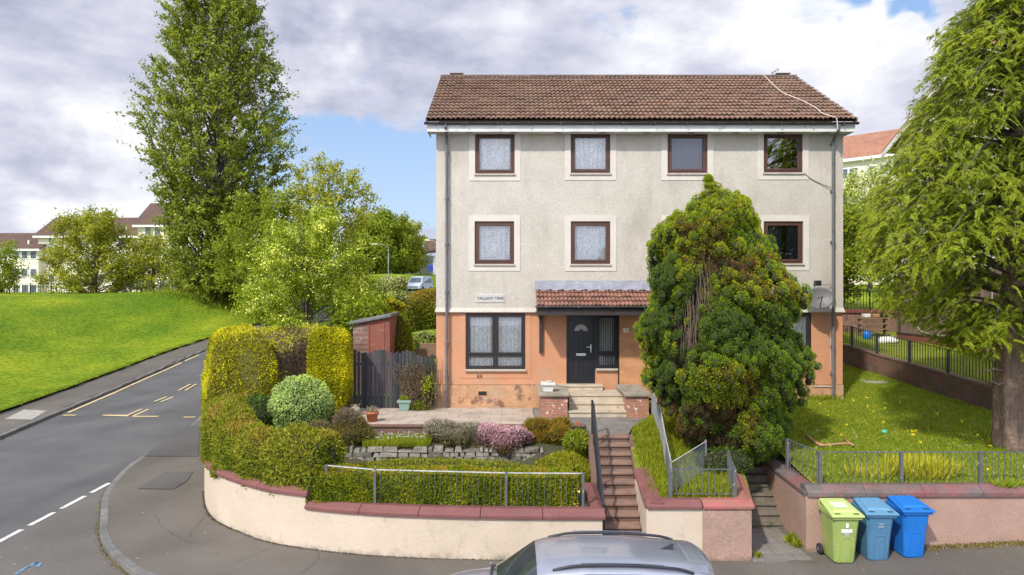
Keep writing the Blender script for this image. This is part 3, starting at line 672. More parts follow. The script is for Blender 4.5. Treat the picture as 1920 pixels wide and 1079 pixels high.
# pavement is the reference level z=0 near the walls: shift everything else down
ZP = -KH
sheet('pavement', pave_poly+pave_in, lambda x, y: hpave(x, y)+ZP+.01, .9, M['pave'])
for o in COL.objects:
    if o.name in ('road', 'side_road'): o.location.z = ZP
pl = [p for p in offs(3.1) if p[1] < 76]; pl2 = [p for p in offs(5.1) if p[1] < 76][::-1]
sheet('far_pavement', pl+pl2, lambda x, y: hroad(x, y)+KH+ZP, 1.2, M['pave'])
def kerbline(name, pts, wd, closed=False, label=''):
    mb = MB(); pts = [Vector((p[0], p[1], 0)) for p in pts]; acc = 0
    # individual kerbstones about 0.9 m long
    L_ = [0]
    for i in range(1, len(pts)): L_.append(L_[-1]+(pts[i]-pts[i-1]).length)
    def P(s):
        i = int(np.searchsorted(L_, s))-1; i = max(0, min(i, len(pts)-2)); return pts[i].lerp(pts[i+1], (s-L_[i])/max(1e-6, L_[i+1]-L_[i]))
    s = 0
    while s < L_[-1]-.3:
        e = min(s+.9, L_[-1]); a, b = P(s+.006), P(e-.006); t = (b-a).normalized(); nm = Vector((-t.y, t.x, 0))*wd
        za, zb = hroad(a.x, a.y)+ZP, hroad(b.x, b.y)+ZP; dz = rnd.uniform(-.004, .004)
        A, B, C_, D_ = a, b, b+nm, a+nm
        mb.hexa([(A.x, A.y, za-.1), (B.x, B.y, zb-.1), (C_.x, C_.y, zb-.1), (D_.x, D_.y, za-.1), (A.x, A.y, za+KH+dz), (B.x, B.y, zb+KH+dz), (C_.x, C_.y, zb+KH+.006+dz), (D_.x, D_.y, za+KH+.006+dz)])
        s = e
    o = mb.build(name, M['kerb'], bevel=.012); fix_normals(o); return tag(o, kind='structure')
kerbline('kerb', [(8, 10.75)]+KRs+[p for p in offs(-2.95) if 27 < p[1] < 75], -.16)
kerbline('far_kerb', [p for p in kerb_l if 5 < p[1] < 76], .15)
kerbline('back_edging', [p for p in offs(5.05) if 10 < p[1] < 70], .08)
lawnp = offs(5.1); lawn_poly = [p for p in lawnp if 4 < p[1] < 130][::1]+[(-20, 150), (-170, 150), (-170, 60), (-60, 0)]
sheet('lawn', lawn_poly, lambda x, y: hleft(x, y)-.0, 3.0, M['grass'])
gp = [p for p in offs(-5.4) if 26 < p[1] < 130]+[(14, 140), (60, 140), (60, 45), (14, 45), (9.93, 28), (-2.2, 28.0), (-2.2, 20.6), (-8.9, 20.8), (-9.3, 22)]
sheet('back_garden_lawn', gp[::-1], lambda x, y: hgard(x, y) if x < 6 else interp(y, [20, 26, 30, 45, 80, 140], [1.8, 2.3, 2.7, 3.8, 5.0, 6.8]), 1.6, M['grass'])

# painted markings (thin sheets following the road)
def strip(pts, wd, m, name='road_marking', lift=.02):
    mb = MB(); n = len(pts); P = [Vector((p[0], p[1], 0)) for p in pts]; V = []
    for i, p in enumerate(P):
        t = (P[min(i+1, n-1)]-P[max(i-1, 0)]).normalized(); nm = Vector((-t.y, t.x, 0))*wd/2
        for q in (p-nm, p+nm): V.append((q.x, q.y, hroad(q.x, q.y)+ZP+lift))
    mb.add(V, [(2*i, 2*i+2, 2*i+3, 2*i+1) for i in range(n-1)])
    o = mb.build(name, m); fix_normals(o); return tag(o, kind='structure')
for y0, y1 in [(17.62, 18.5), (16.35, 17.35), (15.2, 16.1), (14.0, 14.95), (12.8, 13.7)]:
    strip([(-10.7-.05*(y-14.3), y) for y in (y0, y1)], .12, M['white'], 'give_way_dash', .014)
strip([p for p in offs(2.72) if 26.9 < p[1] < 62], .13, M['yellow'], 'yellow_line')
def rp(u, v): # point on the near flat road seen at this pixel
    Y = (CZ-ZP)*1280/(v-540); return ((u-960)/1280*Y, Y)
for a, b in [((118, 783), (143, 783)), ((193, 783), (241, 783)), ((249, 784), (297, 784)), ((344, 785.5), (367, 785.5))]: strip([rp(*a), rp(*b)], .17, M['yellow'], 'yellow_line')
for a, b in [((241, 782), (266, 771)), ((250, 783), (278, 771.5)), ((289, 758.5), (317, 747)), ((302, 759), (327, 748)), ((335, 738.5), (357, 729)), ((347, 738.5), (368, 729))]: strip([rp(*a), rp(*b)], .10, M['yellow'], 'yellow_line')
for pts, wd in [([(30, 1079), (48, 1066), (72, 1057)], .08), ([(58, 1059), (76, 1057), (70, 1065)], .07)]:
    strip([rp(*p) for p in pts], wd, M['blue'], 'sprayed_arrow', .014)
def patchm(pix, name, m, lift=.004):
    P = [rp(u, v+1) for u, v in pix]; P = [(x*(CZ)/(CZ-ZP), y*CZ/(CZ-ZP)) for x, y in P]
    o = MB().add([(x, y, lift+sfront(x)) for x, y in P], [tuple(range(len(P)))]).build(name, m); fix_normals(o); return tag(o, kind='structure')
patchm([(258, 917), (310, 885), (362, 885), (350, 903), (325, 918)], 'tarmac_patch', M['patch'], .016)
patchm([(270, 856), (372, 856), (374, 800), (362, 792), (300, 830)], 'tarmac_patch', M['patch'], .014)
mb = MB()
P = [(u, v) for u, v in [(8, 789), (60, 790), (88, 774), (45, 772)]]
Q = [((u-960)/1280*((CZ-.0)*1280/(v-540)), CZ*1280/(v-540)) for u, v in P]
o = mb.add([(x, y, hroad(x, y)+KH+ZP+.012) for x, y in Q], [(0, 1, 2, 3)]).build('pavement_slab_patch', M['slabend']); fix_normals(o); tag(o, kind='structure')

# ---- front garden soils
WALL = [(-9.9, 24.5), (-9.25, 21), (-8.3, 18.5), (-7.75, 17.2), (-7.2, 16.1), (-6.65, 15.3), (-6.0, 14.7), (-5.05, 14.0), (-4.12, 13.62), (-3.1, 13.33), (-1.7, 13.12), (0.1, 13.02), (1.72, 13.0)]
WS = [(p.x, p.y) for p in bez([(x, y, 0) for x, y in WALL], 5)]
WS[-1] = (1.72, 13.0)
def hbed(x, y):
    lo = .86; hi = 1.32; t = sm(16.35, 16.7, y) if x > -4.4 else sm(14.6, 18.5, y)
    z = lo+(hi-lo)*t+(.22*sm(-3.8, -4.6, x)); return z+(.25 if x < -4.4 and y > 18 else 0)
sheet('front_garden_bed', [(x+.12, y+.12) for x, y in WS if y < 21.4]+[(1.72, 16.75), (1.9, 18.05), (-5.0, 18.05), (-5.0, 21.5), (-9.1, 21.5)], hbed, .4, M['soil'])
mb = MB()
mb.prism([(-5.05, 18.0), (.62, 18.0), (.62, 20.46), (-5.05, 20.46)], 1.2, 1.6)
o = mb.build('patio', M['slab'], bevel=.01); tag(o, kind='structure')
mb = MB(); mb.prism([(.63, 18.0), (1.93, 18.0), (1.93, 16.80), (2.86, 16.78), (3.1, 17.6), (3.9, 18.9), (3.9, 20.4), (.63, 20.46)], 0.9, 1.597)
o = mb.build('garden_path', M['slabg']); tag(o, kind='structure')
def hstrip(x, y): return interp(y, [13, 14.8, 16.8, 19, 21], [1.03, 1.15, 1.5, 1.72, 1.85])+.03*noise.noise(Vector((x*2, y*2, 0)))
sheet('grass_strip', [(2.66, 13.15), (4.65, 13.15), (5.0, 14.6), (5.22, 16.1), (6.1, 16.3), (7, 20.45), (3.95, 20.45), (3.92, 18.9), (3.12, 17.6), (2.88, 16.75), (2.7, 14.8)], hstrip, .35, M['grassr'])
def hlawn(x, y): return interp(y, [13.4, 20.5, 25, 30], [1.26, 1.85, 2.2, 2.7])+.04*noise.noise(Vector((x*.7, y*.7, 3)))
sheet('right_lawn', [(6.0, 13.45), (16, 13.45), (14.5, 17), (13.65, 19.6), (13.2, 23), (12.6, 27), (9.93, 29), (9.93, 20.45), (6.9, 20.45), (6.05, 16.25), (6.1, 16.0)], hlawn, .5, M['grassr'])
def hneigh(x, y): return interp(y, [13, 16, 19.5, 26, 30, 33], [2.2, 2.3, 2.43, 2.8, 2.93, 3.05])
sheet('neighbour_lawn', [(12.7, 27.3), (13.3, 23), (13.75, 19.6), (14.8, 16), (20, 16), (20, 33.0), (9.93, 33.0), (9.93, 29.1)], hneigh, .9, M['grassr'])
sheet('upper_lawn', [(9.93, 33.3), (24, 33.3), (40, 40), (60, 80), (9, 80)], lambda x, y: interp(y, [33, 40, 60, 80], [4.0, 4.3, 5.2, 5.6]), 2.2, M['grass'])

# ================================================================ THE HOUSE
HX0, HX1, HY, HB = fx(818), fx(1580), 20.5, 28.3
house = thing('terraced_house', 'three storey cream roughcast house with orange ground floor and brown tiled roof', 'house', (3.8, HY, 1.6))
def wall_holes(mb, x0, x1, z0, z1, y, holes, depth, mi=0, ri=None):
    X = sorted({x0, x1}|{h[0] for h in holes}|{h[1] for h in holes}); Z = sorted({z0, z1}|{h[2] for h in holes}|{h[3] for h in holes})
    X = [v for v in X if x0 <= v <= x1]; Z = [v for v in Z if z0 <= v <= z1]
    for i in range(len(X)-1):
        for j in range(len(Z)-1):
            cx, cz = (X[i]+X[i+1])/2, (Z[j]+Z[j+1])/2
            if any(h[0] < cx < h[1] and h[2] < cz < h[3] for h in holes): continue
            mb.quad((X[i], y, Z[j]), (X[i+1], y, Z[j]), (X[i+1], y, Z[j+1]), (X[i], y, Z[j+1]), mi)
    ri = mi if ri is None else ri
    for a, b, c, d in holes:
        mb.quad((a, y, c), (a, y, d), (a, y+depth, d), (a, y+depth, c), ri); mb.quad((b, y, d), (b, y, c), (b, y+depth, c), (b, y+depth, d), ri)
        mb.quad((a, y, d), (b, y, d), (b, y+depth, d), (a, y+depth, d), ri); mb.quad((b, y, c), (a, y, c), (a, y+depth, c), (b, y+depth, c), ri)
ZB = fz(584); ZT = 9.86
wins = []   # (x0,x1,z0,z1,kind)
for u0, u1, v0, v1, k in [(891, 965, 252, 327, 'lace'), (1070, 1144, 251, 326, 'lace'), (1251, 1326, 251, 326, 'grey'), (1431, 1504, 250, 325, 'reflect'),
                          (890, 964, 416, 496, 'lace'), (1070, 1144, 416, 496, 'lace'), (1251, 1326, 416, 496, 'lace'), (1431, 1505, 416, 495, 'navy')]:
    wins.append((fx(u0), fx(u1), fz(v1), fz(v0), k))
mb = MB()
wall_holes(mb, HX0, HX1, ZB, ZT, HY-.03, [w_[:4] for w_ in wins], .14)
mb.quad((HX0, HY-.03, ZB), (HX0, HY+.02, ZB), (HX1, HY+.02, ZB), (HX1, HY-.03, ZB))
# side and back walls with gables
for x, s in ((HX0, -1), (HX1, 1)):
    P = [(x, HY-.03, ZB), (x, HB, ZB), (x, HB, ZT), (x, 24.3, 12.45), (x, HY-.03, ZT)]
    mb.add(P, [(0, 4, 3, 2, 1) if s < 0 else (0, 1, 2, 3, 4)])
mb.quad((HX1, HB, ZB), (HX0, HB, ZB), (HX0, HB, ZT), (HX1, HB, ZT))
# drip bell at the foot of the roughcast
mb.add([(HX0-.03, HY-.10, ZB-.035), (HX1+.03, HY-.10, ZB-.035), (HX1+.03, HY-.09, ZB-.0), (HX0-.03, HY-.09, ZB), (HX1+.01, HY-.031, ZB+.10), (HX0-.01, HY-.031, ZB+.10), (HX0-.03, HY+.0, ZB-.035), (HX1+.03, HY, ZB-.035)],
       [(0, 1, 2, 3), (3, 2, 4, 5), (6, 7, 1, 0)])
mb.build('upper_wall', M['cream'], house)
# ground floor
gw_ = (fx(873), fx(985), fz(693), fz(588)); dw = (fx(1062), fx(1161), fz(721), fz(587)); gw2 = (fx(1420), fx(1521), fz(693), fz(588))
ZP_ = fz(722)
mb = MB()
wall_holes(mb, HX0, dw[0], ZP_, ZB, HY, [gw_], .13)
mb.quad((HX0, HY, ZP_), (HX0, HY, ZB), (HX0, HB, ZB), (HX0, HB, ZP_))
wall_holes(mb, fx(1225), HX1, ZP_, ZB, HY, [gw2], .13)
mb.quad((HX1, HY, ZB), (HX1, HY, ZP_), (HX1, HB, ZP_), (HX1, HB, ZB)); mb.quad((HX1, HB, .8), (HX0, HB, .8), (HX0, HB, ZB), (HX1, HB, ZB))
# raised smooth margin round the big window
a, b, c, d = gw_; m_ = .17
mb.box(a-m_, a-.002, HY-.012, HY+.05, c-m_-.1, d, 0); mb.box(b+.002, b+m_, HY-.012, HY+.05, c-m_-.1, d, 0); mb.box(a-.002, b+.002, HY-.012, HY+.05, c-m_-.1, c-.06, 0)
mb.quad((dw[0], HY, dw[2]), (dw[0], HY, ZB), (dw[0], HY+.3, ZB), (dw[0], HY+.3, dw[2]))
mb.build('ground_floor_wall', M['orange'], house)
mb = MB()
mb.quad((dw[1], HY-.0, ZP_-.4), (fx(1225), HY-.0, ZP_-.4), (fx(1225), HY, ZB), (dw[1], HY, ZB))
mb.quad((dw[1], HY+.3, ZP_-.4), (dw[1], HY, ZP_-.4), (dw[1], HY, ZB), (dw[1], HY+.3, ZB))
mb.build('brick_panel', M['tanbrick'], house)
mb = MB(); mb.box(HX0-.015, dw[0]-.004, HY-.02, HY+.1, 1.2, ZP_-.01); mb.box(fx(1225), HX1+.015, HY-.02, HY+.1, 1.2, ZP_-.01)
mb.box(HX0-.015, HX0+.1, HY+.1, HB, 1.2, ZP_-.01); mb.box(HX1-.1, HX1+.015, HY+.1, HB, 1.2, ZP_-.01)
mb.build('plinth', M['plinth'], house)
# dim rooms
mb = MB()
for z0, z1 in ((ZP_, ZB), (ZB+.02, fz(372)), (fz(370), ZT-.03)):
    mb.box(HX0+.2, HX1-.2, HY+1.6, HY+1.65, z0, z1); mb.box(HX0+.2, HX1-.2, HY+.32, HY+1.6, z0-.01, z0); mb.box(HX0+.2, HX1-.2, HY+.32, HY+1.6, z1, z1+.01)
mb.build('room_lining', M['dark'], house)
# windows
def curtain_mesh(x0, x1, z0, z1, y, folds, amp, gap=0):
    mb = MB(); n = folds*6; V = []
    for i in range(n+1):
        t = i/n; x = x0+(x1-x0)*t; ph = rnd.random()*.5
        for k, z in enumerate((z0, (z0+z1)/2, z1)):
            a = amp*(1.15-.35*k); V.append((x, y+a*math.sin(t*folds*2*math.pi+.4*math.sin(t*9)+ph*.2), z))
    mb.add(V, [(3*i+k, 3*i+3+k, 3*i+4+k, 3*i+1+k) for i in range(n) for k in (0, 1)]); return mb
def frame_box(mb, x0, x1, z0, z1, y0, y1, wd):
    mb.box(x0, x0+wd, y0, y1, z0, z1); mb.box(x1-wd, x1, y0, y1, z0, z1); mb.box(x0+wd, x1-wd, y0, y1, z0, z0+wd); mb.box(x0+wd, x1-wd, y0, y1, z1-wd, z1)
for i, (x0, x1, z0, z1, k) in enumerate(wins):
    s = MB(); m_ = .18; y0, y1 = HY-.046, HY-.031
    s.box(x0-m_, x0, y0, y1, z0-m_-.03, min(z1+m_, ZT-.0)); s.box(x1, x1+m_, y0, y1, z0-m_-.03, min(z1+m_, ZT-.0)); s.box(x0, x1, y0, y1, z0-m_-.03, z0-.06)
    if z1+m_ < ZT-.1: s.box(x0, x1, y0, y1, z1, z1+m_)
    s.build('window_surround', M['band'], house)
    f = MB(); frame_box(f, x0, x1, z0, z1, HY-.005, HY+.09, .065); frame_box(f, x0+.067, x1-.067, z0+.067, z1-.067, HY-.02, HY+.06, .062)
    fr = f.build('window', M['winbrown'], house, bevel=.006)
    s = MB(); s.box(x0-.03, x1+.03, HY-.085, HY+.02, z0-.055, z0-.002); s.build('sill', M['sill'], fr, bevel=.006)
    g = MB(); g.quad((x0+.1, HY+.03, z0+.1), (x1-.1, HY+.03, z0+.1), (x1-.1, HY+.03, z1-.1), (x0+.1, HY+.03, z1-.1))
    g.build('pane', M['glassr'] if k == 'reflect' else M['glass'], fr)
    if k == 'lace': curtain_mesh(x0+.08, x1-.08, z0+.09, z1-.09, HY+.125, 5+(i*3) % 5, .035).build('curtain', M['curtain'], fr, smooth=True)
    if k == 'navy':
        curtain_mesh(x0+.08, x0+.62, z0+.09, z1-.09, HY+.17, 5, .03).build('curtain', M['navy'], fr, smooth=True)
        curtain_mesh(x1-.42, x1-.08, z0+.09, z1-.09, HY+.17, 4, .03).build('curtain', M['navy'], fr, smooth=True)
    if k == 'grey':
        q = MB(); q.quad((x0+.09, HY+.14, z0+.09), (x1-.09, HY+.14, z0+.09), (x1-.09, HY+.14, z1-.09), (x0+.09, HY+.14, z1-.09)); q.build('blind', M['greyblind'], fr)
for (x0, x1, z0, z1) in (gw_, gw2):
    f = MB(); frame_box(f, x0, x1, z0, z1, HY-.005, HY+.09, .07); xm = (x0+x1)/2; zm = fz(667)
    f.box(xm-.045, xm+.045, HY-.003, HY+.085, z0+.07, z1-.07); f.box(x0+.07, xm-.045, HY-.004, HY+.086, zm-.03, zm+.03); f.box(xm+.045, x1-.07, HY-.004, HY+.086, zm-.03, zm+.03)
    for a, b in ((x0+.072, xm-.047), (xm+.047, x1-.072)): frame_box(f, a, b, zm+.032, z1-.072, HY-.02, HY+.06, .05); frame_box(f, a, b, z0+.072, zm-.032, HY-.008, HY+.06, .025)
    fr = f.build('window', M['winblack'], house, bevel=.006)
    s = MB(); s.box(x0-.02, x1+.02, HY-.09, HY+.02, z0-.06, z0-.002); s.build('sill', M['sill'], fr, bevel=.006)
    for a, b in ((x0+.1, xm-.07), (xm+.07, x1-.1)):
        g = MB(); g.quad((a, HY+.03, zm+.06), (b, HY+.03, zm+.06), (b, HY+.03, z1-.1), (a, HY+.03, z1-.1)); g.build('pane', M['glass'], fr)
        g = MB(); g.quad((a, HY+.03, z0+.09), (b, HY+.03, z0+.09), (b, HY+.03, zm-.05), (a, HY+.03, zm-.05)); g.build('pane', M['glass'], fr)
    curtain_mesh(x0+.08, xm-.01, z0+.08, z1-.09, HY+.135, 7, .036).build('curtain', M['curtain'], fr, smooth=True)
    curtain_mesh(xm+.01, x1-.08, z0+.08, z1-.09, HY+.135, 7, .036).build('curtain', M['curtain'], fr, smooth=True)
# front door with sidelight
DY = HY+.10
dx0, dx1, dz0, dz1 = fx(1064), fx(1116), fz(720), fz(590)
f = MB(); f.box(dx0-.04, dx0+.05, DY-.05, DY+.06, dz0, dz1+.02); f.box(dx1-.05, dx1+.0, DY-.05, DY+.06, dz0, dz1+.02); f.box(dx0+.05, dx1-.05, DY-.05, DY+.06, dz1-.05, dz1+.02)
f.box(dx0+.05, dx1-.05, DY-.052, DY+.06, dz0, dz0+.06)
fr = f.build('door_frame', M['door'], house, bevel=.006)
a, b = dx0+.052, dx1-.052; c, d = dz0+.062, dz1-.052; wdt = b-a; cx = (a+b)/2
f = MB(); f.box(a, b, DY-.012, DY+.04, c, d)
def panel(x0, x1, z0, z1): frame_box(f, x0, x1, z0, z1, DY-.026, DY-.0125, .02); f.box(x0+.05, x1-.05, DY-.024, DY-.0125, z0+.05, z1-.05)
for sx in (0, 1):
    xx0 = a+.10+sx*(wdt/2-.06); xx1 = xx0+wdt/2-.14
    panel(xx0, xx1, fz(706), fz(674)); panel(xx0, xx1, fz(660), fz(628))
fr2 = f.build('front_door', M['door'], house, bevel=.004)
mb = MB(); n = 14; V = []
for i in range(n+1): an = math.pi*i/n; V += [(cx+.205*math.cos(an), DY-.018, fz(622)+.20*math.sin(an)), (cx+.07*math.cos(an), DY-.018, fz(622)+.055*math.sin(an))]
mb.add(V, [(2*i, 2*i+2, 2*i+3, 2*i+1) for i in range(n)]); mb.build('fanlight', mat('frosted_fanlight', (.42, .42, .36), (.3, .3, .26), 20, .25), fr2)
mb = MB()
for i in range(n): 
    a0, a1 = math.pi*i/n, math.pi*(i+1)/n; mb.bar((cx+.215*math.cos(a0), DY-.02, fz(622)+.21*math.sin(a0)), (cx+.215*math.cos(a1), DY-.02, fz(622)+.21*math.sin(a1)), .02)
mb.bar((cx-.22, DY-.02, fz(622)-.008), (cx+.22, DY-.02, fz(622)-.008), .018); mb.build('fanlight_trim', M['door'], fr2)
mb = MB(); mb.box(cx-.145, cx+.145, DY-.03, DY-.0125, fz(668.5), fz(664)); mb.build('letterbox', M['chrome'], fr2, bevel=.004)
mb = MB(); hx = b-.07; mb.box(hx-.015, hx+.015, DY-.028, DY-.0125, fz(662), fz(647)); mb.bar((hx, DY-.055, fz(652)), (hx-.13, DY-.055, fz(652)), .018); mb.bar((hx, DY-.025, fz(652)), (hx, DY-.06, fz(652)), .016)
mb.build('door_handle', M['chrome'], fr2)
mb = MB()
for sx in (0, 1):
    for zz in (707, 661): xx = a+.12+sx*(wdt/2-.06); mb.box(xx, xx+wdt/2-.18, DY-.029, DY-.0265, fz(zz)-.006, fz(zz)+.006)
# sidelight window
sx0, sx1, sz0, sz1 = dx1+.001, fx(1159), fz(692), dz1+.02
f = MB(); frame_box(f, sx0, sx1, sz0, sz1, DY-.045, DY+.05, .09); f.box(sx0+.09, sx1-.09, DY-.046, DY+.05, fz(668), fz(663))
frame_box(f, sx0+.092, sx1-.092, fz(663)+.002, sz1-.092, DY-.05, DY+.03, .045)
fr = f.build('window', M['door'], house, bevel=.005)
g = MB(); g.quad((sx0+.13, DY+.0, fz(661)), (sx1-.13, DY, fz(661)), (sx1-.13, DY, sz1-.12), (sx0+.13, DY, sz1-.12)); g.build('pane', M['glass'], fr)
g = MB(); g.quad((sx0+.09, DY+.0, sz0+.09), (sx1-.09, DY, sz0+.09), (sx1-.09, DY, fz(668)), (sx0+.09, DY, fz(668))); g.build('pane', M['glass'], fr)
g = MB()
for k in range(7):
    x = sx0+.15+k*.068; g.hexa([(x, DY+.10, sz0+.05), (x+.05, DY+.13, sz0+.05), (x+.05, DY+.133, sz0+.05), (x, DY+.103, sz0+.05), (x, DY+.10, sz1-.05), (x+.05, DY+.13, sz1-.05), (x+.05, DY+.133, sz1-.05), (x, DY+.103, sz1-.05)])
g.build('vertical_blind', M['blind'], fr)
s = MB(); s.box(sx0+.02, sx1+.0, DY-.12, DY+.02, sz0-.06, sz0-.002); s.build('sill', M['sill'], fr, bevel=.005)
mb = MB(); mb.box(sx0, sx1+.01, DY-.03, DY+.1, fz(735), sz0-.062); mb.build('apron_wall', M['orange'], house)
mb = MB(); mb.box(fx(1159)+.002, dw[1]-.002, HY-.01, HY+.12, fz(735), ZB-.01); mb.build('door_post', M['winblack'], house)
mb = MB(); mb.box(dw[0], dw[1], HY+.001, DY+.3, dz1+.022, ZB+.05); mb.build('door_head', M['timber'], house)
# number plate, sign, vent, porch light
np_ = MB(); np_.box(fx(1168.5), fx(1178.5), HY-.022, HY-.0, fz(623.8), fz(616)); npl = np_.build('number_plate', M['plate'], house, bevel=.008)
def text(body, size, loc, m, parent, name='lettering', rot=(R(90), 0, 0), ext=.003, space=1.0, bold=0):
    cu = bpy.data.curves.new('t', 'FONT'); cu.body = body; cu.size = size; cu.align_x = 'CENTER'; cu.align_y = 'CENTER'; cu.extrude = ext; cu.space_character = space; cu.offset = bold
    o = bpy.data.objects.new('t', cu); COL.objects.link(o); bpy.context.view_layer.update()
    me = bpy.data.meshes.new_from_object(o.evaluated_get(bpy.context.evaluated_depsgraph_get())); bpy.data.objects.remove(o)
    me.materials.clear(); me.materials.append(m)
    me.transform(Matrix.Translation(loc) @ Matrix.Rotation(rot[2], 4, 'Z') @ Matrix.Rotation(rot[0], 4, 'X')); return link(name, me, parent)
text('1', .12, (fx(1173.5), HY-.026, fz(620)), M['signk'], npl, 'number', bold=.003)
s = MB(); s.box(fx(894.5), fx(944), HY-.055, HY-.03, fz(566), fz(554)); sg = s.build('street_sign', M['signw'], house, bevel=.003)
s = MB(); frame_box(s, fx(892.5), fx(946), fz(567.5), fz(552.5), HY-.052, HY-.03, .022); s.build('sign_frame', M['band'], sg)
text('TALLANT TERR', .113, (fx(919.3), HY-.058, fz(560.3)), M['signk'], sg, 'lettering', space=1.02, bold=.0015)
v = MB(); v.box(fx(895.5), fx(914), HY-.028, HY-.02, fz(743), fz(733)); vo = v.build('air_vent', M['tanbrick'], house)
v = MB(); v.box(fx(897), fx(912.5), HY-.0305, HY-.0285, fz(742), fz(734.5))
v.build('vent_grille', M['dark'], vo)
v = MB(); v.lathe([(.0, -.02), (.15, -.02), (.17, -.0), (.15, .02)], (fx(1088, 19.9), 19.85, fz(589, 19.9)+.04), 16); v.build('porch_light', M['lampglass'], house, smooth=True)
for u in (896, 901.5): 
    v = MB(); v.box(fx(u-1.6), fx(u+1.6), HY-.05, HY, fz(708), fz(703)); v.build('flue_cap', M['pipe'], house, bevel=.01)
# porch canopy
CX0, CX1 = fx(1005, 20), fx(1300, 20)
cyA, czA, cyB, czB = HY-.01, fz(543, 20.45), 19.35, CZ-(575-540)/1280*19.35
def tiles(mb, x0, x1, ya, za, yb, zb, tw_, rows, skew=0, lift=.05, sm_=12, pr=.036):
    """separate pantiles: (ya,za) ridge edge, (yb,zb) eave edge"""
    ncol = max(1, round((x1-x0)/tw_)); tw_ = (x1-x0)/ncol; sl_ = Vector((0, yb-ya, zb-za)); nrm = Vector((0, za-zb, yb-ya)).normalized(); nrm = nrm if nrm.z > 0 else -nrm
    for r in range(rows):
        for c in range(ncol):
            x = x0+c*tw_; j = rnd.uniform(-.006, .006); jl = rnd.uniform(-.006, .006); V = []
            for e, t in ((0, r/rows), (1, (r+1.06)/rows)):
                for k in range(sm_+1):
                    q = k/sm_; prof = pr*(abs(math.sin(q*math.pi*2))*1.25-.5); 
                    p = Vector((x+q*tw_*1.02, ya, za))+sl_*t+nrm*(prof+j+(lift if e else 0)+.004*r*0); V.append(p+Vector((0, 0, jl*e)))
            for k in range(sm_+1): V.append(V[sm_+1+k]-nrm*.028)
            n = sm_+1
            mb.add(V, [(k, k+n, k+n+1, k+1) for k in range(sm_)]+[(k+n, k+2*n, k+2*n+1, k+n+1) for k in range(sm_)])
can = MB(); tiles(can, CX0, CX1, cyA, czA, cyB, czB, .235, 4)
can.build('porch_roof', M['tile2'], house, smooth=False)
mb = MB(); mb.hexa([(CX0+.03, 19.38, czB-.05), (CX1, 19.38, czB-.05), (CX1, HY-.04, czB-.05), (CX0+.03, HY-.04, czB-.05), (CX0+.03, 19.38, czB-.035), (CX1, 19.38, czB-.035), (CX1, HY-.04, czA-.06), (CX0+.03, HY-.04, czA-.06)])
mb.build('porch_roof_deck', M['timber'], house)
mb = MB(); V = []; F = []
n = 40
for i in range(n+1):
    x = CX0-.02+(CX1-CX0+.02)*i/n; wz = .012*math.sin(i*2.1)
    V += [(x, HY-.034, fz(527)+.0), (x, HY-.06, fz(531)), (x, HY-.16, czA-.02+.05+wz), (x, HY-.23, czA-.075+.05+wz*2)]
for i in range(n):
    for k in range(3): F.append((4*i+k, 4*i+k+1, 4*i+k+5, 4*i+k+4))
mb.add(V, F); mb.build('lead_flashing', M['lead'], house, smooth=True)
mb = MB(); mb.box(CX0+.02, CX1, 19.40, 19.45, CZ-(592-540)/1280*19.4, CZ-(580-540)/1280*19.4); mb.box(CX0+.02, CX0+.07, 19.45, HY-.04, CZ-(592-540)/1280*19.4, CZ-(580-540)/1280*19.4)
mb.box(CX0+.07, CX1, 19.45, HY, CZ-(592-540)/1280*19.4+.03, CZ-(592-540)/1280*19.4+.045)
mb.build('porch_fascia', M['timber'], house)
def gutter(mb, x0, x1, y, z, r=.055):
    V = []; F = []; n = 8
    for x in (x0, x1):
        for k in range(n+1): a = math.pi+math.pi*k/n; V.append((x, y+r*math.cos(a), z+r*math.sin(a)))
    F += [(k, k+1, n+1+k+1, n+1+k) for k in range(n)]; mb.add(V, F); mb.add(V[:n+1], [tuple(range(n+1))]); mb.add(V[n+1:], [tuple(range(n+1))[::-1]])
    x = x0+.3
    while x < x1: mb.box(x, x+.03, y-r-.008, y+r, z-r-.006, z+.008); x += .92
mb = MB(); gutter(mb, CX0-.04, CX1, 19.33, czB+.01, .05); mb.build('porch_gutter', M['pipe'], house)
mb = MB(); mb.box(fx(1011), fx(1017), HY-.1, HY-.002, fz(662), fz(590)+.05); mb.build('porch_bracket', M['timber'], house)
# roof
RY0, RZ0, RY1, RZ1 = 19.98, 10.13, 24.3, CZ+(540-145)*24.3/1280
RX0, RX1 = CZ*0+fx(798, 19.98), fx(1608, 19.98)
mb = MB(); tiles(mb, RX0, RX1, RY1, RZ1, RY0, RZ0, .292, 15)
rf = mb.build('roof', M['tile'], house)
mb = MB(); mb.add([(RX0+.03, RY0+.05, RZ0-.06), (RX1-.03, RY0+.05, RZ0-.06), (RX1-.03, RY1, RZ1-.08), (RX0+.03, RY1, RZ1-.08), (RX0+.03, HB+.5, RZ0-.06), (RX1-.03, HB+.5, RZ0-.06)], [(0, 1, 2, 3), (3, 2, 5, 4)])
mb.build('roof_back', M['tile'], rf)
mb = MB()
for i in range(28):
    x = RX0+(RX1-RX0)*i/28; e = x+(RX1-RX0)/28-.012; V = []
    for xx in (x, e):
        for k in range(7): a = math.pi*k/6; V.append((xx, RY1+.13*math.cos(a), RZ1-.03+.10*math.sin(a)+rnd.uniform(0, .004)))
    mb.add(V, [(k, k+1, k+8, k+7) for k in range(6)]+[tuple(range(7)), tuple(range(7, 14))[::-1]])
mb.build('ridge', M['ridge'], rf)
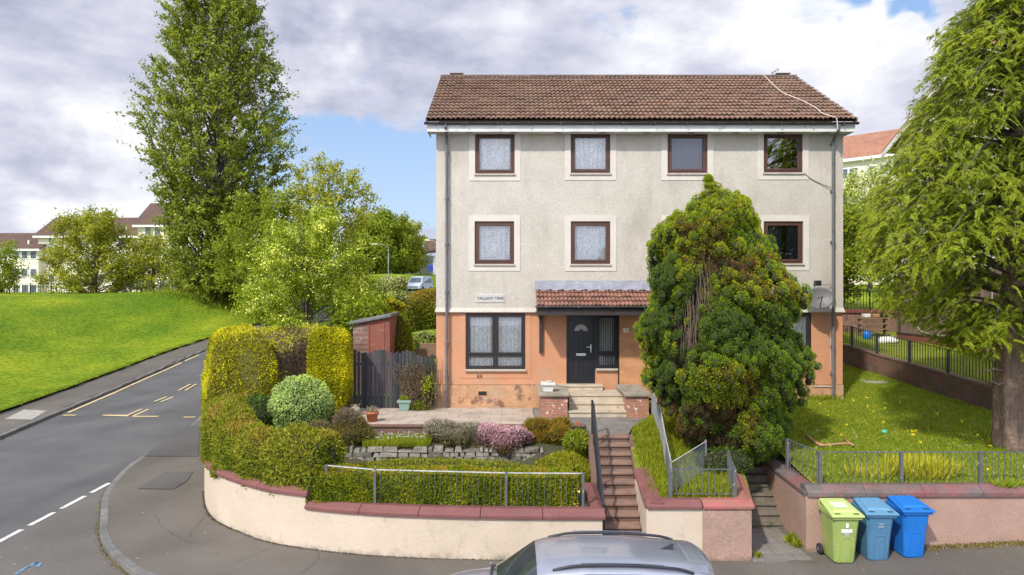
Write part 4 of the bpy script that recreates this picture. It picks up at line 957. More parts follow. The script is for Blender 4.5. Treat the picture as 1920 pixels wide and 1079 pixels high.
for x in (RX0, RX1-.05):
    mb = MB(); mb.hexa([(x, RY0, RZ0-.14), (x+.05, RY0, RZ0-.14), (x+.05, RY1, RZ1-.14), (x, RY1, RZ1-.14), (x, RY0, RZ0-.0), (x+.05, RY0, RZ0), (x+.05, RY1, RZ1+.0), (x, RY1, RZ1)]); mb.build('verge', M['ridge'], rf)
for u0, u1 in ((846, 868), (1453, 1476)):
    mb = MB(); a, b = fx(u0, 24.6), fx(u1, 24.6); mb.box(a, b, 24.4, 24.8, RZ1-.2, RZ1+.13); mb.box(a-.03, b+.03, 24.36, 24.84, RZ1+.13, RZ1+.17); mb.build('ridge_vent', M['ridge'], rf, bevel=.01)
mb = MB(); p = at(1449, 141, 24.6); mb.tube([p-Vector((0, 0, .3)), p+Vector((0, 0, .05))], .012); q0, q1 = at(1446, 139, 24.6), at(1461, 130, 24.6); mb.tube([q0, q1], .014)
for t in (.2, .5, .8): c = q0.lerp(q1, t); mb.tube([c-Vector((.03, 0, -.06)), c+Vector((.03, 0, -.06))], .008)
mb.build('aerial', M['pipe'], rf)
FA = fz(236, 20.05); FB = fz(247.5, 20.05)
mb = MB(); mb.box(RX0+.03, RX1-.03, 20.06, 20.085, FB, FA+.02); mb.box(RX0+.03, RX1-.03, 20.085, HY-.04, FB+.012, FB+.03)
for x in (RX0+.03, RX1-.05): mb.hexa([(x, 20.085, FB), (x+.02, 20.085, FB), (x+.02, HY+.4, FB), (x, HY+.4, FB), (x, 20.085, FA), (x+.02, 20.085, FA), (x+.02, HY+.4, FA+.2), (x, HY+.4, FA+.2)])
mb.build('fascia', M['fascia'], house)
for i in range(9): x = HX0+.9+i*1.32; mb = MB(); mb.box(x, x+.2, 20.2, 20.3, FB+.006, FB+.011); mb.build('soffit_vent', M['pipe'], house)
mb = MB(); gutter(mb, RX0-.04, RX1+.04, 20.0, FA+.075, .065); mb.build('gutter', M['gutter'], house)
def pipe(pts, collars):
    mb = MB(); mb.tube(pts, .042, 10)
    for x, y, z in collars: mb.tube([(x, y, z-.05), (x, y, z+.05)], .055, 10); mb.box(x-.06, x+.06, y, y+.09, z-.015, z+.015)
    o = mb.build('downpipe', M['pipe'], house, smooth=False); return o
x = fx(838.5); yp = HY-.13
pipe([(x, 20.0, FA+.02), (x, 20.0, FA-.05), (x, yp, FB-.12), (x, yp, 1.62)], [(x, yp, fz(v)) for v in (290, 375, 460, 550, 645, 707)])
x = fx(1558.5); xg = fx(1572, 20)
pipe([(xg, 20.0, FA+.02), (xg, 20.0, FB+.02), (x, yp, fz(266)), (x, yp, 1.9)], [(x, yp, fz(v)) for v in (272, 360, 455, 560, 650, 700)])
def cable(pts, m, r=.012, name='cable', par=house): 
    mb = MB(); mb.tube(bez(pts, 5), r, 5); return mb.build(name, m, par, smooth=True)
def roofp(u, v):  # point on the front roof slope at this pixel
    k = (RZ1-RZ0)/(RY1-RY0); # CZ+(540-v)/1280*Y = RZ0+k(Y-RY0)
    Y = (CZ-RZ0+k*RY0)/(k-(540-v)/1280); p = at(u, v, Y); return p+Vector((0, -.03, .06))
cable([roofp(1430, 144), roofp(1452, 166), roofp(1470, 180), roofp(1500, 192), roofp(1530, 208), roofp(1540, 217), roofp(1560, 224), Vector((fx(1568, 19.93), 19.91, FA+.16)), Vector((fx(1570, 19.93), 19.91, FB))], M['cable'], .017)
cable([(fx(1505), HY-.06, fz(325)), (fx(1520), HY-.05, fz(337)), (fx(1540), HY-.06, fz(347)), (fx(1556), HY-.1, fz(353))], M['cablek'], .012)
cable([(fx(1550), HY-.06, fz(583)), (fx(1556), HY-.06, fz(600)), (fx(1556), HY-.05, fz(640)), (fx(1557), HY-.05, fz(700))], M['cable'], .009)
cable([(fx(1522), HY-.05, fz(725)), (fx(1545), HY-.05, fz(725)), (fx(1557), HY-.05, fz(726))], M['cable'], .012)
# satellite dish with its bracket
dc = Vector((fx(1535, 20.0), 19.95, CZ-(559-540)/1280*19.95))
mb = MB(); V = []; F = []; nR = 6; nS = 24; ax = Vector((-.28, -1, .35)).normalized(); ux = ax.cross(Vector((0, 0, 1))).normalized(); uz = ux.cross(ax).normalized()
for i in range(nR+1):
    r = i/nR
    for k in range(nS): a = 2*math.pi*k/nS; V.append(dc+ux*(math.cos(a)*r*.39)+uz*(math.sin(a)*r*.33)+ax*(.09*(r*r-1)))
for i in range(nR):
    for k in range(nS): k2 = (k+1) % nS; F.append((i*nS+k, i*nS+k2, (i+1)*nS+k2, (i+1)*nS+k))
mb.add(V, F); ds = mb.build('satellite_dish', M['dish'], house, smooth=True)
sd = ds.modifiers.new('s', 'SOLIDIFY'); sd.thickness = .012
mb = MB(); l = dc-uz*.30; e = dc+ax*.42-uz*.12; mb.tube([l, e], .014); mb.tube([e-ax*.04, e+ax*.06], .03, 8); mb.tube([dc-ax*.09, (dc.x, HY-.02, dc.z-.05)], .025, 8); mb.build('dish_arm', M['black'], ds)
fl = MB(); c = Vector((fx(1533, 20.2), 20.2, fz(532, 20.2))); fl.box(c.x-.09, c.x+.09, c.y-.06, c.y+.06, c.z-.08, c.z+.08); fl.tube([(c.x, c.y+.06, c.z-.02), (c.x, HY-.03, c.z-.05)], .02)
fl.tube([(c.x, c.y, c.z-.05), (fx(1556), HY-.08, c.z-.05)], .01); fl.build('floodlight', M['black'], house, bevel=.01)

# ---- porch steps and piers
st = thing('porch_steps', 'sandy concrete steps and landing leading up to the black front door', 'steps', (fx(1122, 19.3), 19.6, 1.6))
sx0_, sx1_ = fx(1066, 19), fx(1186, 19)
def step(mbn, x0, x1, y0, y1, z0, z1, par=st, m=M['stepc']): 
    mb = MB(); mb.box(x0, x1, y0+.03, y1, z0, z1-.05); mb.box(x0-.0, x1, y0, y1-.001, z1-.05, z1); return mb.build(mbn, m, par, bevel=.008)
step('step', fx(1062, 18.85), fx(1190, 18.85), 18.88, 19.25, 1.6, 1.6+.18)
step('step', fx(1067, 19.2), fx(1184, 19.2), 19.2, 19.56, 1.6, 1.6+.36)
step('landing', fx(1067, 19.5), fx(1183, 19.5), 19.52, HY-.02, 1.6, 2.14)
step('threshold', fx(1046, 20.3), fx(1130, 20.3), 20.2, HY+.05, 2.14, 2.31)
def pier(u0, u1, label):
    t = thing('brick_pier', label, 'pier', (fx((u0+u1)/2, 19), 19.1, 1.6), 'brick piers beside the porch steps')
    mb = MB(); x0, x1 = fx(u0+5, 19), fx(u1-3, 19); mb.box(x0, x1, 18.82, HY-.021, 1.5, 2.2); mb.build('shaft', M['pierbrick'], t)
    mb = MB(); mb.box(x0-.07, x1+.05, 18.74, HY-.022, 2.2, 2.30); mb.build('cap', M['conc'], t, bevel=.02)
    return t
pier(1009, 1066, 'brick pier with concrete cap left of the porch steps, under the white planter')
pier(1168, 1217, 'brick pier with concrete cap right of the porch steps, beside the big conifer')
def tub(name, label, cat, c, prof, m, seg=4, rim=None):
    t = thing(name, label, cat, c); mb = MB(); V = []; F = []
    mb.lathe(prof, c, seg); o = mb.build('pot', m, t, smooth=seg > 8)
    if seg == 4: pass
    return t
# white planter: rectangular with rim, lid stone
c = Vector((fx(1027.5, 19.1), 19.1, 2.30)); t = thing('planter', 'white rectangular planter standing on the left brick pier', 'planter', c)
mb = MB(); mb.hexa([c+Vector(v) for v in ((-.13, -.1, 0), (.13, -.1, 0), (.13, .1, 0), (-.13, .1, 0), (-.17, -.14, .22), (.17, -.14, .22), (.17, .14, .22), (-.17, .14, .22))])
mb.box(c.x-.2, c.x+.2, c.y-.17, c.y+.17, c.z+.18, c.z+.25); mb.build('pot', M['planter'], t, bevel=.01)
mb = MB(); mb.lathe([(.0, .25), (.1, .25), (.11, .275), (.08, .295), (0, .3)], (c.x+.04, c.y, c.z), 12, caps=False); mb.build('stone', M['sill'], t, smooth=True)

# ================================================================ BOUNDARY WALLS
lw = thing('garden_wall', 'curved cream rendered garden wall with maroon coping along the pavement', 'wall', (-2, 13, 0))
bodyL = [p for p in WS if p[0] < -4.1]; bodyR = [p for p in WS if p[0] >= -4.15]
TH = .24
mb = MB()
mb.sweep([(p[0], p[1], 0) for p in bodyL], [(0, -.2), (0, 1.04), (TH, 1.04), (TH, -.2)][::-1])
mb.sweep([(p[0], p[1], 0) for p in [bodyL[-1]]+bodyR], [(0, -.2), (0, .79), (TH, .79), (TH, -.2)][::-1])
mb.box(1.50, 1.73, 13.02, 16.8, -.1, .785)
o = mb.build('wall_face', M['render'], lw); fix_normals(o)
def coping(path, zb, m, parent, wd=.30, over=.05, stone=1.25, h=.165, name='coping', bv=.01, i0=0):
    P = [Vector((p[0], p[1], 0)) for p in path]; L_ = [0]
    for i in range(1, len(P)): L_.append(L_[-1]+(P[i]-P[i-1]).length)
    def Q(s):
        i = int(np.searchsorted(L_, s))-1; i = max(0, min(i, len(P)-2)); return P[i].lerp(P[i+1], (s-L_[i])/max(1e-6, L_[i+1]-L_[i]))
    n = max(1, round(L_[-1]/stone)); mb = MB()
    zf = zb if callable(zb) else (lambda s: zb)
    for k in range(n):
        a, b = L_[-1]*k/n+.004, L_[-1]*(k+1)/n-.004; c_ = max(2, int((b-a)/.22)+1)
        pth = [(*Q(a+(b-a)*j/(c_-1)).to_2d(), zf((a+(b-a)*j/(c_-1))/L_[-1])) for j in range(c_)]
        mb.sweep(pth, [(-over, 0), (-over, h*.42), (wd*.35, h), (wd, h*.9), (wd, 0)])
    o = mb.build(name, m, parent, bevel=bv); fix_normals(o); return o
coping(bodyL+[(bodyL[-1][0]+.06, bodyL[-1][1]-.02)], 1.04, M['cope'], lw)
coping([bodyL[-1]]+bodyR+[(1.78, 13.0)], .79, M['cope'], lw)
coping([(1.79, 13.28), (1.79, 14.0), (1.8, 14.9)], .79, M['cope'], lw, wd=.26)
mb = MB(); mb.add([(-7.52, 16.9, .05), (-7.3, 16.25, .02), (-7.0, 15.7, .03), (-7.08, 15.75, .42), (-7.3, 16.2, .5)], [(0, 1, 2, 3, 4)])

bw_ = thing('block_wall', 'half cream half pink roughcast wall between the two stairways with maroon coping', 'wall', (3.5, 13, 0))
mb = MB(); mb.prism([(2.56, 13.0), (3.63, 13.0), (3.63, 13.24), (2.80, 13.24), (2.93, 15.0), (2.69, 15.0)], -.2, .985); o = mb.build('cream_face', M['render'], bw_); fix_normals(o)
mb = MB(); mb.prism([(3.632, 12.99), (4.56, 12.99), (4.9, 14.7), (5.15, 16.2), (4.92, 16.2), (4.66, 14.7), (4.38, 13.24), (3.632, 13.24)], -.2, .983); o = mb.build('pink_face', M['pink'], bw_); fix_normals(o)
def zc(s): return .99+.17*max(0, s)
coping([(2.72, 15.0), (2.58, 13.0)], lambda s: 1.13-.14*s, M['cope'], bw_, wd=.30, h=.14)
coping([(2.56, 13.0), (3.62, 13.0)], .99, M['cope'], bw_, h=.14)
coping([(3.635, 13.0), (4.60, 13.0)], .99, M['cope2'], bw_, h=.14)
coping([(4.58, 13.0), (4.92, 14.7)], lambda s: .99+.1*s, M['cope2'], bw_, h=.14, wd=.28)

rw = thing('pink_wall', 'pink roughcast retaining wall with worn red and grey coping behind the wheelie bins', 'wall', (8, 13.3, 0))
mb = MB(); mb.prism([(5.73, 13.3), (16, 13.3), (16, 13.55), (5.98, 13.55), (6.12, 16.1), (5.9, 16.1)], -.2, 1.13); o = mb.build('wall_face', M['pink'], rw); fix_normals(o)
coping([(5.74, 13.3), (16, 13.3)], 1.13, M['cope3'], rw, stone=1.1, h=.2, wd=.31)
coping([(5.90, 16.1), (5.76, 13.32)], 1.125, M['cope3'], rw, stone=.95, h=.16, wd=.28)

# ---- stairways
def stair(name, label, n, y0, going, rise, xl, xr, mt, mr, z0=0):
    t = thing(name, label, 'stairs', ((xl(y0)+xr(y0))/2, y0, z0))
    for i in range(n):
        ya, yb = y0+i*going, y0+(i+1)*going+.03; z = z0+(i+1)*rise
        mb = MB(); a, b = xl(ya), xr(ya); c, d = xl(yb), xr(yb); e = rnd.uniform(-.008, .008)
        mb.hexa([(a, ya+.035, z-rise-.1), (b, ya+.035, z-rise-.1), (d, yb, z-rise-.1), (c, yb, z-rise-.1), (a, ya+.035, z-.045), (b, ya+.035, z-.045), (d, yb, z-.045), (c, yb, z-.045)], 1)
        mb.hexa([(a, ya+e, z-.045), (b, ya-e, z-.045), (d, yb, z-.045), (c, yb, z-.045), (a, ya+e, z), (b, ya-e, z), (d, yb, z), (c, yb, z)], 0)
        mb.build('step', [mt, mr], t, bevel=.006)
    return t
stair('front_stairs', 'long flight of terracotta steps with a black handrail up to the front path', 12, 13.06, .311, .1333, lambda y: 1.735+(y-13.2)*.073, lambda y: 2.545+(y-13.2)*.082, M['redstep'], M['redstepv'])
stair('side_stairs', 'short flight of mossy stone steps between the pink walls, below the big conifer', 10, 14.62, .215, .145, lambda y: 4.60+(y-13)*.19, lambda y: 5.78+(y-13.3)*.09, M['oldstep'], M['oldstep'])
mb = MB(); mb.prism([(4.55, 12.9), (5.72, 12.95), (5.88, 14.7), (4.95, 14.7)], -.1, .035); o = mb.build('side_path', M['slabg']); fix_normals(o); tag(o, kind='structure')
# earth cheeks beside the front stairs
mb = MB()
for xl, s in ((lambda y: 1.73+(y-13.2)*.073, -1), (lambda y: 2.55+(y-13.2)*.082, 1)):
    Y0, Y1 = (14.9, 16.75); w_ = .13
    mb.hexa([(xl(Y0), Y0, 0), (xl(Y0)+s*w_, Y0, 0), (xl(Y1)+s*w_, Y1, 0), (xl(Y1), Y1, 0), (xl(Y0), Y0, .95), (xl(Y0)+s*w_, Y0, .95), (xl(Y1)+s*w_, Y1, 1.6), (xl(Y1), Y1, 1.6)])
o = mb.build('stair_cheek', M['redstepv']); fix_normals(o); tag(o, 'low earthy red cheek walls along both sides of the upper front stairs', 'stair wall')
hr_ = thing('handrail', 'black metal handrail climbing the left side of the terracotta front stairs', 'handrail', (1.75, 13.3, .1))
p0, p1, p2 = Vector((1.77, 13.2, .98)), Vector((1.93, 16.1, 2.38)), Vector((1.97, 16.8, 2.42))
mb = MB(); mb.bar(p0, p1, .05, .03); mb.bar(p1, p2, .05, .03); mb.build('top_rail', M['black'], hr_)
mb = MB(); mb.bar(p0-Vector((0, 0, .72)), p1-Vector((0, 0, .76)), .03, .02); mb.build('lower_rail', M['black'], hr_)
for p in (p0, p0.lerp(p1, .5), p1, p2): mb = MB(); mb.bar(p, p-Vector((0, 0, .9)), .04); mb.build('post', M['black'], hr_)
mb = MB()
for k in range(1, 26): p = p0.lerp(p1, k/26); mb.bar(p, p-Vector((0, 0, .74)), .012)
mb.build('bar_panel', M['black'], hr_)

# ---- railings
def railing(name, label, pts, h, m, mtop=None, sp=.11, post=.05, barw=.014, lower=.08, posts=None, group=None, postm=None, over=0):
    pts = [Vector(p) for p in pts]; t = thing(name, label, 'railing', pts[0], group)
    for i in range(len(pts)-1):
        a, b = pts[i], pts[i+1]; up = Vector((0, 0, h))
        mb = MB(); mb.bar(a+up, b+up, .026, .018); mb.build('top_rail', mtop or m, t)
        if lower: mb = MB(); mb.bar(a+Vector((0, 0, lower)), b+Vector((0, 0, lower)), .03, .012); mb.build('bottom_rail', m, t)
        n = max(1, int((b-a).length/sp)); mb = MB()
        for k in range(1, n): p = a.lerp(b, k/n); mb.bar(p+Vector((0, 0, lower)), p+up+Vector((0, 0, over-.005 if over == 0 else over)), barw)
        if n > 1: mb.build('bar_panel', m, t)
    for p in pts: mb = MB(); mb.bar(p-Vector((0, 0, .1)), p+Vector((0, 0, h+(.015 if not over else over))), post); mb.build('post', postm or m, t)
    return t
yR = 13.27
railing('hedge_railing', 'low railing with a peeling white top rail in front of the clipped hedge', [at(612, 935, 13.72)*1, at(703, 944, 13.5), at(949, 951, 13.33), at(1093, 952, 13.3)], .66, M['rail'], M['railw'], sp=.105, barw=.007, lower=0)
railing('corner_railing', 'short grey railing on the maroon coping between the two stairways', [(3.08, 13.3, 1.1), (4.33, 13.3, 1.1)], .56, M['rail'], sp=.125, post=.07)
railing('corner_railing', 'short grey return railing running back beside the mossy steps', [(4.37, 13.42, 1.1), (4.62, 14.6, 1.15)], .56, M['rail'], sp=.125, post=.035)
railing('lawn_railing', 'long grey railing on the pink wall in front of the right-hand lawn', [(5.95, 14.75, 1.3), (6.1, 13.52, 1.32), (7.71, 13.52, 1.32), (9.27, 13.52, 1.32), (10.85, 13.52, 1.32), (12.4, 13.52, 1.32), (14, 13.52, 1.32)], .62, M['rail'], sp=.115, post=.06, barw=.010, lower=0)
# chain link mesh fence
cl_ = thing('mesh_fence', 'sagging galvanised wire mesh fence climbing beside the grass strip', 'fence', (3.3, 15, 1.2))
MP = [Vector((3.82, 18.6, 1.72)), Vector((3.62, 16.6, 1.52)), Vector((3.42, 15.2, 1.2)), Vector((3.12, 13.4, 1.1))]
MP2 = [Vector((3.12, 13.4, 1.1)), Vector((4.2, 14.8, 1.2))]
def wiremesh(pts, h, sp=.055, r=.0035):
    mb = MB(); L_ = [0]
    for i in range(1, len(pts)): L_.append(L_[-1]+(pts[i]-pts[i-1]).length)
    def Q(s): i = max(0, min(int(np.searchsorted(L_, s))-1, len(pts)-2)); return pts[i].lerp(pts[i+1], (s-L_[i])/(L_[i+1]-L_[i]))
    s = -h
    while s < L_[-1]:
        for sg in (1, -1):
            S = []
            for k in range(0, 9):
                q = s+h*k/8; z = h*k/8 if sg > 0 else h-h*k/8
                if 0 <= q <= L_[-1]: S.append(Q(q)+Vector((0, .01*sg, z)))
            for a, b in zip(S, S[1:]): mb.tube([a, b], r, 3, cap=False)
        s += sp
    return mb
wiremesh(MP, .68, .06).build('wire_mesh', M['mesh'], cl_)
wiremesh(MP2, .62, .075).build('wire_mesh', M['mesh'], cl_)
for p in MP+[MP2[1]]: mb = MB(); mb.tube([p-Vector((0, 0, .1)), p+Vector((0, 0, .7))], .022, 6); mb.build('post', M['mesh'], cl_)
mb = MB(); mb.tube([p+Vector((0, 0, .69)) for p in MP], .012, 5); mb.tube([p+Vector((0, 0, .66)) for p in MP2], .012, 5); mb.build('top_wire', M['railw'], cl_)

# ---- right boundary brick wall with railings
BWp = [(13.62, 19.2, 2.35), (13.42, 21.0, 2.52), (13.22, 22.7, 2.66), (13.0, 24.3, 2.80), (12.8, 25.7, 2.96), (12.6, 27.2, 2.98), (12.3, 30.0, 3.0)]
t = thing('brick_wall', 'low mossy brick retaining wall under the green railings right of the house', 'wall', (13.2, 23, 1.9))
mb = MB(); mb.sweep([(a, b, c) for a, b, c in BWp], [(-.12, -1.2), (-.12, 0), (.12, 0), (.12, -1.2)]); o = mb.build('brickwork', M['wallbrick'], t); fix_normals(o)
mb = MB(); mb.sweep([(a, b, c) for a, b, c in BWp], [(-.14, .002), (-.14, .05), (.14, .05), (.14, .002)]); o = mb.build('capping', M['wallbrick'], t); fix_normals(o)
railing('boundary_railing', 'dark green vertical bar railing on the low brick boundary wall', [(a, b, c+.05) for a, b, c in BWp], .72, M['darkgreen'], sp=.12, post=.07, barw=.018)
railing('gate_railing', 'dark railing panel by the green bin at the right trunk', [(13.62, 19.15, 2.2), (14.9, 17.6, 2.1)], .95, M['darkgreen'], sp=.12, post=.07, barw=.018)

# ================================================================ NEIGHBOURING BUILDINGS
def gable_house():
    # gable wall faces us obliquely: runs from (17.1,30.2) to (18.1,19)
    t = thing('gable_house', 'tall cream terrace with brown pebbledash gable foot, half hidden behind the cypress tree', 'house', (18, 25, 2.9))
    A, B = Vector((17.1, 30.3, 0)), Vector((18.0, 20.6, 0)); d = (B-A); n = Vector((d.y, -d.x, 0)).normalized(); n = -n if n.x < 0 else n
    zb, ze = 2.6, 11.6; mid = (A+B)/2; pk = 14.3
    def P(t_, z, o=0): p = A+d*t_+n*o; return (p.x, p.y, z)
    mb = MB(); mb.add([P(0, zb), P(1, zb), P(1, 5.9), P(0, 5.9)], [(0, 1, 2, 3)]); mb.build('lower_wall', M['brownwall'], t)
    mb = MB(); mb.add([P(0, 5.9), P(1, 5.9), P(1, ze), P(.5, pk), P(0, ze)], [(0, 1, 2, 3, 4)])
    mb.add([P(0, zb), P(0, ze), P(0, ze, 20), P(0, zb, 20)], [(0, 1, 2, 3)]); mb.add([P(1, zb), P(1, ze), P(1, ze, 20), P(1, zb, 20)], [(0, 3, 2, 1)])
    mb.build('upper_wall', M['farwall'], t)
    mb = MB(); mb.add([P(0, zb, -.03), P(1, zb, -.03), P(1, 3.15, -.03), P(0, 3.15, -.03), P(1, 3.15, .0), P(0, 3.15, 0)], [(0, 1, 2, 3), (3, 2, 4, 5)]); mb.build('base_band', M['redband'], t)
    mb = MB(); mb.add([P(0, 3.15, -.05), P(1, 3.15, -.05), P(1, 3.22, -.05), P(0, 3.22, -.05), P(1, 3.22, .0), P(0, 3.22, 0)], [(0, 1, 2, 3), (3, 2, 4, 5)]); mb.build('drip_course', M['timber'], t)
    mb = MB()
    for s0, s1, z0, z1 in ((-.06, .5, ze-.35, pk+.12), (1.06, .5, ze-.35, pk+.12)):
        V = [P(s0, z0, -.35), P(s1, z1, -.35), P(s1, z1, 20), P(s0, z0, 20)]; V += [(a, b, c+.1) for a, b, c in V]; mb.hexa(V)
    o = mb.build('roof', M['tilefar2'], t); fix_normals(o)
    mb = MB()
    for s0, s1 in ((-.06, .5), (1.06, .5)): mb.hexa([P(s0, ze-.6, -.37), P(s1, pk-.13, -.37), P(s1, pk-.13, -.34), P(s0, ze-.6, -.34), P(s0, ze-.36, -.37), P(s1, pk+.11, -.37), P(s1, pk+.11, -.34), P(s0, ze-.36, -.34)])
    o = mb.build('bargeboard', M['fascia'], o); fix_normals(o)
    mb = MB(); mb.tube([P(.02, 3.3, -.05), P(.02, 7, -.05)], .05, 8); mb.build('downpipe', M['timber'], t)
    mb = MB(); mb.tube(bez([P(.05, 5.6, -.04), P(.08, 5.0, -.04), P(.14, 4.2, -.04), P(.14, 3.6, -.04), P(.2, 3.3, -.04), P(.5, 3.25, -.06), P(.99, 3.25, -.06)], 5), .018, 5); mb.build('cable', M['cable'], t)
    mb = MB(); mb.tube([P(.55, 6, -.04), P(.55, 3.4, -.04)], .018, 5); mb.build('cable', M['cable'], t)
    return t
gable_house()
def block(name, label, P0, P1, depth, zb, ze, zr, wins_, tilem, cols, group, extra=None, hip=0):
    """P0->P1 front wall base line (left to right as seen); wins_: list of (t0,t1,z0,z1) double-pane windows"""
    P0, P1 = Vector(P0), Vector(P1); d = P1-P0; n = Vector((-d.y, d.x)).normalized(); L_ = d.length
    t = thing(name, label, 'building', (*(P0+P1)/2, zb), group)
    def P(s, z, o=0): p = P0+d*s+n*o; return (p.x, p.y, z)
    mb = MB(); mb.hexa([P(0, zb), P(1, zb), P(1, zb, depth), P(0, zb, depth), P(0, ze), P(1, ze), P(1, ze, depth), P(0, ze, depth)])
    mb.add([P(0, ze), P(0, ze, depth), P(0, zr, depth/2), P(1, ze), P(1, ze, depth), P(1, zr, depth/2)], [(0, 2, 1), (3, 4, 5)])
    o = mb.build('wall', M['farwall'], t); fix_normals(o)
    mb = MB(); e = .5/L_
    k = (zr-ze)/(depth/2)
    for a, b in ((-.5, depth/2), (depth+.5, depth/2)):
        za = ze-k*.5+.08; V = [P(-e, za, a), P(1+e, za, a), P(1+e, zr+.08, b), P(-e, zr+.08, b)]; V += [(x, y, z+.18) for x, y, z in V]; mb.hexa(V)
    rf_ = mb.build('roof', tilem, t); fix_normals(rf_)
    mb = MB(); mb.hexa([P(-e, ze-k*.5-.1, -.56), P(1+e, ze-k*.5-.1, -.56), P(1+e, ze-k*.5-.1, -.5), P(-e, ze-k*.5-.1, -.5), P(-e, ze-k*.5+.2, -.56), P(1+e, ze-k*.5+.2, -.56), P(1+e, ze-k*.5+.2, -.5), P(-e, ze-k*.5+.2, -.5)])
    mb.hexa([P(-e, ze-k*.5-.1, -.5), P(1+e, ze-k*.5-.1, -.5), P(1+e, ze-k*.5-.1, .0), P(-e, ze-k*.5-.1, 0), P(-e, ze-k*.5-.05, -.5), P(1+e, ze-k*.5-.05, -.5), P(1+e, ze-k*.5-.05, 0), P(-e, ze-k*.5-.05, 0)])
    f = mb.build('fascia', M['farframe'], t); fix_normals(f)
    for s0, z0, wd, ht in wins_:
        s1 = s0+wd/L_; mb = MB(); mb.hexa([P(s0, z0, -.06), P(s1, z0, -.06), P(s1, z0, .05), P(s0, z0, .05), P(s0, z0+ht, -.06), P(s1, z0+ht, -.06), P(s1, z0+ht, .05), P(s0, z0+ht, .05)])
        fr = mb.build('window', M['farframe'], t); fix_normals(fr); mb = MB()
        q = max(1, round(wd/.8))
        for k2 in range(q):
            a = s0+(s1-s0)*(k2+.10)/q; b = s0+(s1-s0)*(k2+.90)/q; mb.add([P(a, z0+.12, -.075), P(b, z0+.12, -.075), P(b, z0+ht-.12, -.075), P(a, z0+ht-.12, -.075)], [(0, 1, 2, 3)])
        mb.build('pane', M['farglass'], fr)
    for s, o_ in (extra or []):
        mb = MB(); a = P(s, ze+k*o_+.2, o_); mb.box(a[0]-.12, a[0]+.12, a[1]-.12, a[1]+.12, a[2]-.2, a[2]+.55); mb.build('roof_vent', M['farframe'], rf_)
    return t
def px(u, Y): return ((u-960)/1280*Y, Y)
def blockpx(label, u0, u1, Y0, Y1, vb, ve, vr, cols, rows, **k):
    zb = CZ-(vb-540)/1280*Y0; ze = CZ-(ve-540)/1280*Y0; depth = 9; zr = CZ-(vr-540)/1280*((Y0+Y1)/2+4.5)
    L_ = (Vector(px(u1, Y1))-Vector(px(u0, Y0))).length
    W_ = [(s, CZ-(v-540)/1280*Y0, 1.0, 1.35) for s in cols for v in rows]
    return block('apartment_block', label, px(u0, Y0), px(u1, Y1), depth, zb, ze, zr, W_, M['tilefar'], None, 'apartment blocks beyond the lawn', **k)
blockpx('cream apartment block with brown roof furthest left, beyond the lawn', -120, 72, 100, 100, 560, 467, 441, (.35, .45, .55, .75, .835, .92), (487, 521, 551), extra=[(.5, 1), (.86, 1)])
blockpx('cream apartment block stepped up behind the olive tree on the left', 72, 258, 101, 101, 560, 442, 412, (.1, .2, .45, .6, .8, .9), (463, 497, 531), extra=[(.85, 1)])
blockpx('tallest cream apartment block with hipped brown roof left of the poplar', 258, 480, 99, 99, 560, 421, 385, (.06, .14, .3, .42, .6), (443, 477, 511))
# right far block, roof rising towards the right
t = block('apartment_block', 'cream apartment block with orange-brown roof seen between the house and the cypress', px(1560, 73), px(1760, 66), 9, 5.5, CZ+(540-298)/1280*72, CZ+(540-298)/1280*72+3.0, [(.07, 16.6, 2.0, 1.2), (.36, 16.6, 2.0, 1.2), (.6, 16.6, 2, 1.2), (.07, 13.9, 2.0, 1.2), (.36, 13.9, 2.0, 1.2), (.6, 13.9, 2, 1.2), (.07, 11.2, 2.0, 1.2)], M['tilefar2'], None, None)
# far garage with yellow gable and pale fence by the road
gx, gy = px(781, 118); zg = CZ-(512-540)/1280*118
t = thing('garage', 'small pale garage with a yellow gable beside the road far behind', 'garage', (gx, gy, zg))
mb = MB(); a, b = px(762, 118)[0], px(781, 118)[0]; z1 = CZ+(540-475)/1280*118; mb.add([(a, gy, zg), (b, gy, zg), (b, gy, z1), (a, gy, zg+.4)], [(0, 1, 2, 3)]); mb.build('gable', M['yellowwall'], t)
mb = MB(); c = px(815, 112)[0]; mb.add([(b, gy, zg-.3), (c, 112, zg-.6), (c, 112, zg+2.6), (b, gy, z1-.3)], [(0, 1, 2, 3)]); mb.build('side_wall', M['farframe'], t)
mb = MB(); mb.tube([(a, gy-.1, zg+.4), (b, gy-.1, z1+.05)], .15, 6); mb.add([(px(785, 117)[0], 117, z1-.3), (px(830, 112)[0], 112, z1-.2), (px(835, 120)[0], 121, z1+2.6), (px(800, 120)[0], 122, z1+2.7)], [(0, 1, 2, 3)]); mb.build('roof', M['tilefar'], t)
p = at(808, 510, 105); t = thing('recycling_bin', 'bright blue recycling container at the roadside far behind', 'bin', p)
mb = MB(); mb.hexa([(p.x-.26, p.y-.3, p.z), (p.x+.26, p.y-.3, p.z), (p.x+.26, p.y+.3, p.z), (p.x-.26, p.y+.3, p.z), (p.x-.3, p.y-.33, p.z+.95), (p.x+.3, p.y-.33, p.z+.95), (p.x+.3, p.y+.33, p.z+.95), (p.x-.3, p.y+.33, p.z+.95)]); mb.build('body', M['bluebin'], t, bevel=.05)
mb = MB(); mb.box(p.x-.33, p.x+.33, p.y-.335, p.y+.335, p.z+.95, p.z+1.05); mb.build('lid', M['bluebin'], t, bevel=.05)

